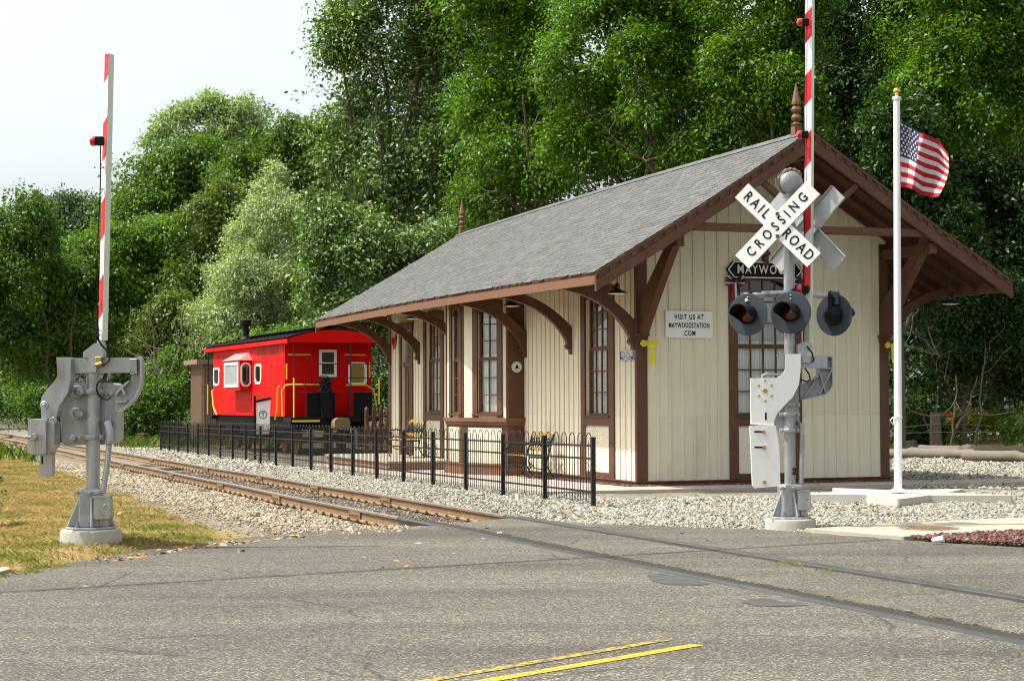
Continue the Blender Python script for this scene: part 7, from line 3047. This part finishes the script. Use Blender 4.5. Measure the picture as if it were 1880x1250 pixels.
# bright maples rising behind the roof
tree('bright green maple standing behind the far finial of the station roof', 960, 66,
     [(930, 80, 85, 95), (890, 190, 70, 70), (970, 200, 80, 70), (930, 300, 90, 65), (880, 370, 50, 55), (1010, -20, 110, 90), (880, -10, 70, 80), (1000, 330, 60, 50)], 'maple', 34000, 0.21, 13, 0.3, spray=0.5,
     extra=((1010, 420, 900, 330, 0.07, -2, -4), (1000, 400, 960, 180, 0.12, -1, -3)))
tree('many limbed green maple with grey branches showing, above the middle of the station roof', 1260, 61,
     [(1110, 30, 100, 80), (1200, -20, 110, 80), (1060, 130, 80, 70), (1150, 190, 60, 45), (1050, 260, 70, 55), (1240, 110, 60, 70), (1120, 300, 70, 40), (1280, 20, 80, 80), (1180, 290, 60, 40), (1210, 220, 70, 60, -1.2), (1270, 290, 60, 45, -1.5), (1160, 110, 60, 50, -1.5), (1280, 200, 50, 60, -1.0)], 'maple', 38000, 0.20, 14, 0.26, spray=0.48,
     extra=((1262, 420, 1235, 190, 0.17, 0, 0), (1250, 330, 1140, 150, 0.10, -1.0, -1.5), (1235, 210, 1160, 30, 0.10, 0, -1), (1235, 330, 1075, 205, 0.045, -2, -3), (1300, 330, 1290, 60, 0.10, 0, -1), (1275, 330, 1320, 120, 0.07, -1, -1.5), (1330, 240, 1345, 170, 0.05, -2, -2.4)))
tree('bright green maple with thick foliage above the near gable of the station', 1400, 59,
     [(1370, 20, 80, 80), (1440, 60, 70, 90), (1340, 120, 60, 60), (1420, 170, 75, 60), (1360, 225, 60, 45), (1460, -30, 90, 80), (1300, 280, 55, 35), (1465, 210, 45, 50)], 'maple', 32000, 0.20, 15, 0.28, spray=0.48)
# dark trees to the right
tree('dark leafy tree directly behind the raised gate arm of the crossing signal', 1560, 64,
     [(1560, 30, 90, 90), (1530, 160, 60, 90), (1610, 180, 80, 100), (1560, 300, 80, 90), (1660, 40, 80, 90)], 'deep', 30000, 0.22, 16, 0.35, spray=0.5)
tree('big green tree with glossy leaves above the flag at the upper right', 1985, 56,
     [(1700, 60, 70, 60), (1770, 110, 80, 70), (1850, 50, 80, 80), (1700, 160, 60, 50), (1800, 220, 80, 60), (1870, 180, 60, 90), (1760, -30, 120, 70), (1720, 230, 50, 45), (1930, 80, 70, 130)], 'maple', 38000, 0.20, 17, 0.13, spray=0.45, nl=2)
tree('dark conifer like tree with a bare straight trunk just right of the station', 1650, 54,
     [(1680, 360, 70, 90), (1610, 380, 60, 80), (1650, 250, 60, 70), (1720, 450, 60, 70), (1690, 540, 50, 45)], 'deep', 24000, 0.2, 18, 0.14, spray=0.45)
tree('dark shaded tree hanging over the house at the right edge', 2010, 64,
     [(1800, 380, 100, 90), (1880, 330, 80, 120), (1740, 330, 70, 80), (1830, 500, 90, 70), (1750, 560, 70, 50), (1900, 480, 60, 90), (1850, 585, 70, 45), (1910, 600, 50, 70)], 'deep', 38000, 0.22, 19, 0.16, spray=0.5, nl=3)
tree('small leafy tree with light green leaves standing before the white house', 1770, 60,
     [(1760, 590, 55, 40), (1800, 560, 50, 40), (1740, 650, 45, 35), (1830, 540, 50, 40), (1860, 610, 50, 36), (1780, 690, 30, 40), (1830, 650, 50, 30), (1880, 700, 30, 40), (1800, 620, 40, 30)], 'deep', 24000, 0.18, 20, 0.07, spray=0.4,
     extra=((1748, 830, 1755, 690, 0.05, -3, -3), (1790, 830, 1810, 640, 0.055, -2, -2), (1755, 790, 1795, 690, 0.045, -3, -2)))
tree('large shaded tree just outside the right edge, its outer leaves over the house', 2090, 62,
     [(2080, 300, 110, 130), (2150, 130, 110, 120), (2060, 120, 90, 100), (2180, 380, 100, 130), (2100, 520, 90, 90)], 'deep', 24000, 0.24, 27, 0.25, spray=0.5, nl=4)
tree('bright tree outside the right edge beyond the end of the logs', 2330, 66,
     [(2330, 250, 120, 140), (2280, 420, 110, 120), (2400, 420, 110, 130), (2330, 560, 110, 90), (2380, 100, 110, 110)], 'maple', 24000, 0.24, 28, 0.25, spray=0.5, nl=4)
# willow
tree('pale silvery willow with a pointed top, leaning left, behind the caboose', 480, 92,
     [(503, 318, 20, 28), (498, 352, 36, 34), (485, 395, 50, 42), (525, 400, 40, 50), (515, 440, 58, 60), (450, 440, 46, 45), (545, 500, 55, 70), (470, 520, 75, 60), (415, 530, 45, 55), (385, 590, 45, 50), (450, 610, 80, 55), (540, 600, 70, 60), (400, 640, 60, 40), (560, 440, 30, 50)], 'willow', 80000, 0.2, 21, 0.3,
     aspect=0.3, droop=0.3, upb=0.5, spray=0.42, rag=0.35)
# far trees on the left
tree('airy pale locust with a rounded top standing highest against the white sky', 400, 138,
     [(400, 205, 60, 36), (340, 225, 48, 34), (460, 225, 50, 45), (295, 250, 32, 20), (405, 265, 90, 40), (490, 265, 32, 36), (265, 262, 16, 10)], 'pale', 11000, 0.36, 22, 0.3, spray=0.7, bark='barklt')
tree('dark rounded tree below the pale locust, its leaves hanging', 300, 118,
     [(300, 320, 70, 48), (240, 350, 36, 45), (360, 300, 60, 45), (290, 390, 85, 45), (380, 370, 70, 50), (220, 400, 30, 40)], 'dark', 24000, 0.34, 23, 0.35, spray=0.7)
tree('dark green tree between the locust and the tall silver maple', 500, 112,
     [(480, 290, 55, 42), (545, 265, 48, 48), (440, 330, 60, 45), (560, 330, 50, 60), (590, 250, 36, 40)], 'dark', 20000, 0.32, 24, 0.3, spray=0.65)
tree('yellowish green tree with feathery top just left of the willow', 420, 100,
     [(430, 370, 45, 36), (385, 410, 50, 40), (440, 420, 40, 40), (370, 470, 40, 50), (345, 540, 45, 60)], 'olive', 16000, 0.30, 25, 0.2, spray=0.6, droop=0.5)
sumac = [(300, 101, [(300, 430, 60, 36), (250, 460, 60, 40), (340, 470, 55, 40), (290, 520, 70, 50)], 'mid', 'spreading sumac tree with flat leafy layers, left of the yellowish tree'),
         (210, 98, [(200, 440, 55, 34), (160, 470, 60, 40), (215, 520, 70, 45), (150, 550, 60, 50), (260, 590, 50, 45)], 'mid', 'spreading sumac tree right beside the left gate arm'),
         (110, 96, [(110, 500, 55, 45), (80, 570, 65, 55), (140, 620, 60, 50), (60, 650, 60, 50)], 'mid', 'green layered tree left of the raised gate arm'),
         (310, 94, [(310, 590, 45, 45), (330, 650, 40, 40), (270, 640, 50, 36)], 'olive', 'low olive tree with bare dead twigs over the dark trunks, left of the shed')]
for i, (px, Y, cl, kd, lab) in enumerate(sumac):
    tree(lab, px, Y, cl, kd, 17000, 0.30, 30 + i, 0.13, spray=0.65, droop=0.55, extra=((px - 10, 740, px - 35, 560, 0.10, -3, -3), (px + 15, 740, px + 30, 560, 0.09, -3, -3)))
tree('dark tree with spreading fronds at the left edge of the view', -60, 92,
     [(45, 375, 50, 30), (10, 420, 55, 45), (60, 440, 45, 40), (10, 520, 60, 60), (-40, 450, 60, 90), (10, 620, 60, 60), (-30, 560, 60, 80)], 'dark', 26000, 0.28, 40, 0.25, spray=0.6, droop=0.5)
tree('distant hazy grey green tree at the left, right of the dark frond tree', 120, 165,
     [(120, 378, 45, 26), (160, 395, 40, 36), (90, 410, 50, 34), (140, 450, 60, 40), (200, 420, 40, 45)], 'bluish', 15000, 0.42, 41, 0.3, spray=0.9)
# undergrowth as single bushes
bush = [(15, 116, [(15, 738, 70, 34), (-60, 740, 60, 36)], 'bush', 'green bush at the left edge beyond the far track bend'),
        (105, 102, [(90, 742, 60, 34), (140, 735, 50, 30)], 'bush', 'green ivy covered bush behind the left gate counterweight'),
        (195, 95, [(190, 745, 60, 36), (240, 725, 45, 36)], 'bush', 'leafy bush behind the left signal mast'),
        (270, 88, [(265, 755, 50, 40), (310, 745, 40, 44)], 'bush', 'bright bush left of the shed, behind the fence end'),
        (335, 92, [(335, 700, 34, 60), (300, 700, 40, 40)], 'mid', 'tall dark bush beside the brown shed'),
        (705, 78, [(705, 690, 40, 60), (690, 610, 45, 50), (735, 640, 40, 60)], 'bush', 'bright leafy bush seen between the caboose and the station wall'),
        (560, 88, [(560, 640, 80, 50), (470, 650, 60, 40), (640, 640, 60, 50)], 'mid', 'dense bush directly behind the caboose roof')]
for i, (px, Y, cl, kd, lab) in enumerate(bush):
    tree(lab, px, Y, cl, kd, 9000, 0.24, 50 + i, 0.05, name='bush', cat='bush', group='bushes along the track', spray=0.45, limbs=False)
garden = [(1700, 61, [(1690, 800, 25, 30), (1715, 790, 20, 25)], 'deep', 'low dark garden plant left of the old fence post'),
          (1760, 63, [(1750, 785, 28, 22), (1780, 770, 22, 16)], 'yel', 'yellow green garden plants right of the old fence post'),
          (1835, 64, [(1820, 780, 28, 20), (1850, 770, 28, 22), (1880, 765, 25, 24)], 'yel', 'yellow flowering shrubs in front of the house porch'),
          (1875, 58, [(1870, 795, 26, 30), (1900, 780, 30, 40)], 'dark', 'green shrub at the right edge by the logs')]
for i, (px, Y, cl, kd, lab) in enumerate(garden):
    tree(lab, px, Y, cl, kd, 3200, 0.15, 70 + i, 0.03, name='garden_shrub', cat='shrub', group='garden shrubs by the house', spray=0.28, limbs=False)
q = gp(-52, 975)
s_ = FPX / q[1]
t = thing('evergreen_shrub', 'clipped dark evergreen shrub cut off by the left edge of the picture', 'shrub', (q[0], q[1], gz(q[0], q[1])))
foliage('leaves', t, LEAF['dark'], [(0, 0, 0.42, 0.26, 0.3, 0.42)], 5000, 0.06, 81, spray=0.08, rag=0.15, spl=18)
# tall dark thicket that closes the gaps at the right, and the wood far behind: too dense to count
def mass(name, boxes, kd, n, leaf, seed, spray):
    cl = []
    for (px, py, rx, rz, Y) in boxes:
        q = dp(px, py, Y)
        s = FPX / Y
        cl.append((q[0], q[1], q[2], rx / s, 2.5, rz / s))
    o = foliage(name, None, LEAF[kd], cl, n, leaf, seed, spray=spray, rag=0.2)
    return tag(o, kind='stuff')


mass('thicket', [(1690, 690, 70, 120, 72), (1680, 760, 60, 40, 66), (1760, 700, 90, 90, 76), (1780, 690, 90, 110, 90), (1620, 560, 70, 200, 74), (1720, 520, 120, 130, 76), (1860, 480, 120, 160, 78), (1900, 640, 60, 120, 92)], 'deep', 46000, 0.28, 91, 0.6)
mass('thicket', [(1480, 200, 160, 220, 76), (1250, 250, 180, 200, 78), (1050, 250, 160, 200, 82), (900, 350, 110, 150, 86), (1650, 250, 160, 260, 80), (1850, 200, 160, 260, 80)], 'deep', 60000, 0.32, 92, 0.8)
mass('distant_woodland', [(-60, 600, 150, 160, 150), (100, 600, 130, 160, 150), (260, 560, 130, 170, 150), (420, 520, 130, 190, 150), (580, 500, 110, 210, 150), (700, 400, 110, 260, 150), (820, 380, 110, 330, 150)], 'dark', 60000, 0.5, 93, 1.2)
# bare branches
def deadwood(label, base, Y, brs, seed, mt='barklt', r=0.02):
    q = dp(*base, Y)
    t = thing('bare_branch', label, 'branch', q)
    rg_ = np.random.default_rng(seed)
    mb = MB()
    for pts in brs:
        for i in range(len(pts) - 1):
            a, b = dp(*pts[i], Y) - q, dp(*pts[i + 1], Y) - q
            ps_, rs_ = limb(mb, a, b, r * (1 - 0.25 * i), r * (0.75 - 0.25 * i) if i < 2 else r * 0.3, rg_, 0.04, 5, 5)
            for _ in range(2):
                k = rg_.integers(1, 5)
                limb(mb, ps_[k], np.array(ps_[k]) + rg_.normal(0, 0.3, 3), rs_[k] * 0.5, 0.004, rg_, 0.1, 4, 4)
    mb.build('branch_wood', M[mt], t, True)


deadwood('pale bare dead branches forking beside the trunk right of the flagpole', (1726, 655), 55,
         [[(1726, 655), (1712, 630), (1690, 560)], [(1726, 652), (1700, 625), (1670, 605)], [(1720, 650), (1690, 640), (1662, 630)], [(1716, 640), (1700, 590), (1694, 565)]], 101, r=0.022)
deadwood('bare twiggy sapling left of the old fence post', (1708, 800), 60, [[(1708, 800), (1690, 750), (1668, 722)], [(1718, 760), (1722, 720), (1722, 690)]], 102, r=0.02)
deadwood('crooked bare sapling right of the old fence post', (1745, 830), 60.5, [[(1742, 835), (1748, 770), (1772, 730)], [(1772, 738), (1768, 715), (1755, 692)], [(1762, 835), (1770, 800), (1800, 768)]], 103, 'bark', r=0.035)
deadwood('tangle of bare pinkish dead twigs over the dark trunks left of the shed', (300, 700), 90,
         [[(300, 705), (285, 660), (230, 640)], [(305, 700), (300, 640), (240, 615)], [(290, 690), (270, 640), (255, 600)], [(310, 690), (330, 640), (320, 590)], [(295, 680), (250, 660), (215, 665)], [(315, 700), (345, 650), (350, 610)]], 104, r=0.035)
# ------------------------------------------------------------------ camera, sun, sky
cd = bpy.data.cameras.new('camera')
cam = bpy.data.objects.new('camera', cd)
COL.objects.link(cam)
cam.matrix_world = Matrix(((RT[0], UP[0], -FW[0], CAM[0]), (RT[1], UP[1], -FW[1], CAM[1]), (RT[2], UP[2], -FW[2], CAM[2]), (0, 0, 0, 1)))
cd.sensor_width = 36
cd.lens = 36 * FPX / 1880
cd.clip_end = 3000
cd.clip_start = 0.1
scene.camera = cam
SUN_EL, SUN_AZ = R(61), R(-93)      # azimuth from +Y towards +X
sv = Vector((math.sin(SUN_AZ) * math.cos(SUN_EL), math.cos(SUN_AZ) * math.cos(SUN_EL), math.sin(SUN_EL)))
ld = bpy.data.lights.new('sun', 'SUN')
ld.energy = 4.5
ld.angle = R(0.5)
ld.color = (1.0, 0.95, 0.86)
lo = bpy.data.objects.new('sun', ld)
lo.rotation_euler = (-sv).to_track_quat('-Z', 'Y').to_euler()
COL.objects.link(lo)
w = bpy.data.worlds.new('World')
scene.world = w
w.use_nodes = True
nt = w.node_tree
bg = nt.nodes['Background']
sky = nt.nodes.new('ShaderNodeTexSky')
sky.sky_type = 'NISHITA'
sky.sun_disc = False
sky.sun_elevation = SUN_EL
sky.sun_rotation = SUN_AZ
sky.air_density = 1.0
sky.dust_density = 4.0
sky.ozone_density = 1.0
hs = nt.nodes.new('ShaderNodeHueSaturation')
hs.inputs['Saturation'].default_value = 0.3
hs.inputs['Value'].default_value = 1.2
nt.links.new(sky.outputs[0], hs.inputs['Color'])
tn = nt.nodes.new('ShaderNodeMix')
tn.data_type = 'RGBA'
tn.blend_type = 'MULTIPLY'
tn.inputs[0].default_value = 1.0
tn.inputs[7].default_value = (0.965, 1.0, 0.985, 1)
nt.links.new(hs.outputs[0], tn.inputs[6])
nt.links.new(tn.outputs[2], bg.inputs['Color'])
bg.inputs['Strength'].default_value = 0.15
scene.view_settings.view_transform = 'Standard'
scene.view_settings.look = 'None'
scene.view_settings.gamma = 1
scene.view_settings.exposure = 0.64
scene.cycles.filter_width = 1.1
scene.cycles.max_bounces = 6
scene.cycles.transparent_max_bounces = 8
scene.cycles.diffuse_bounces = 3
scene.cycles.glossy_bounces = 3
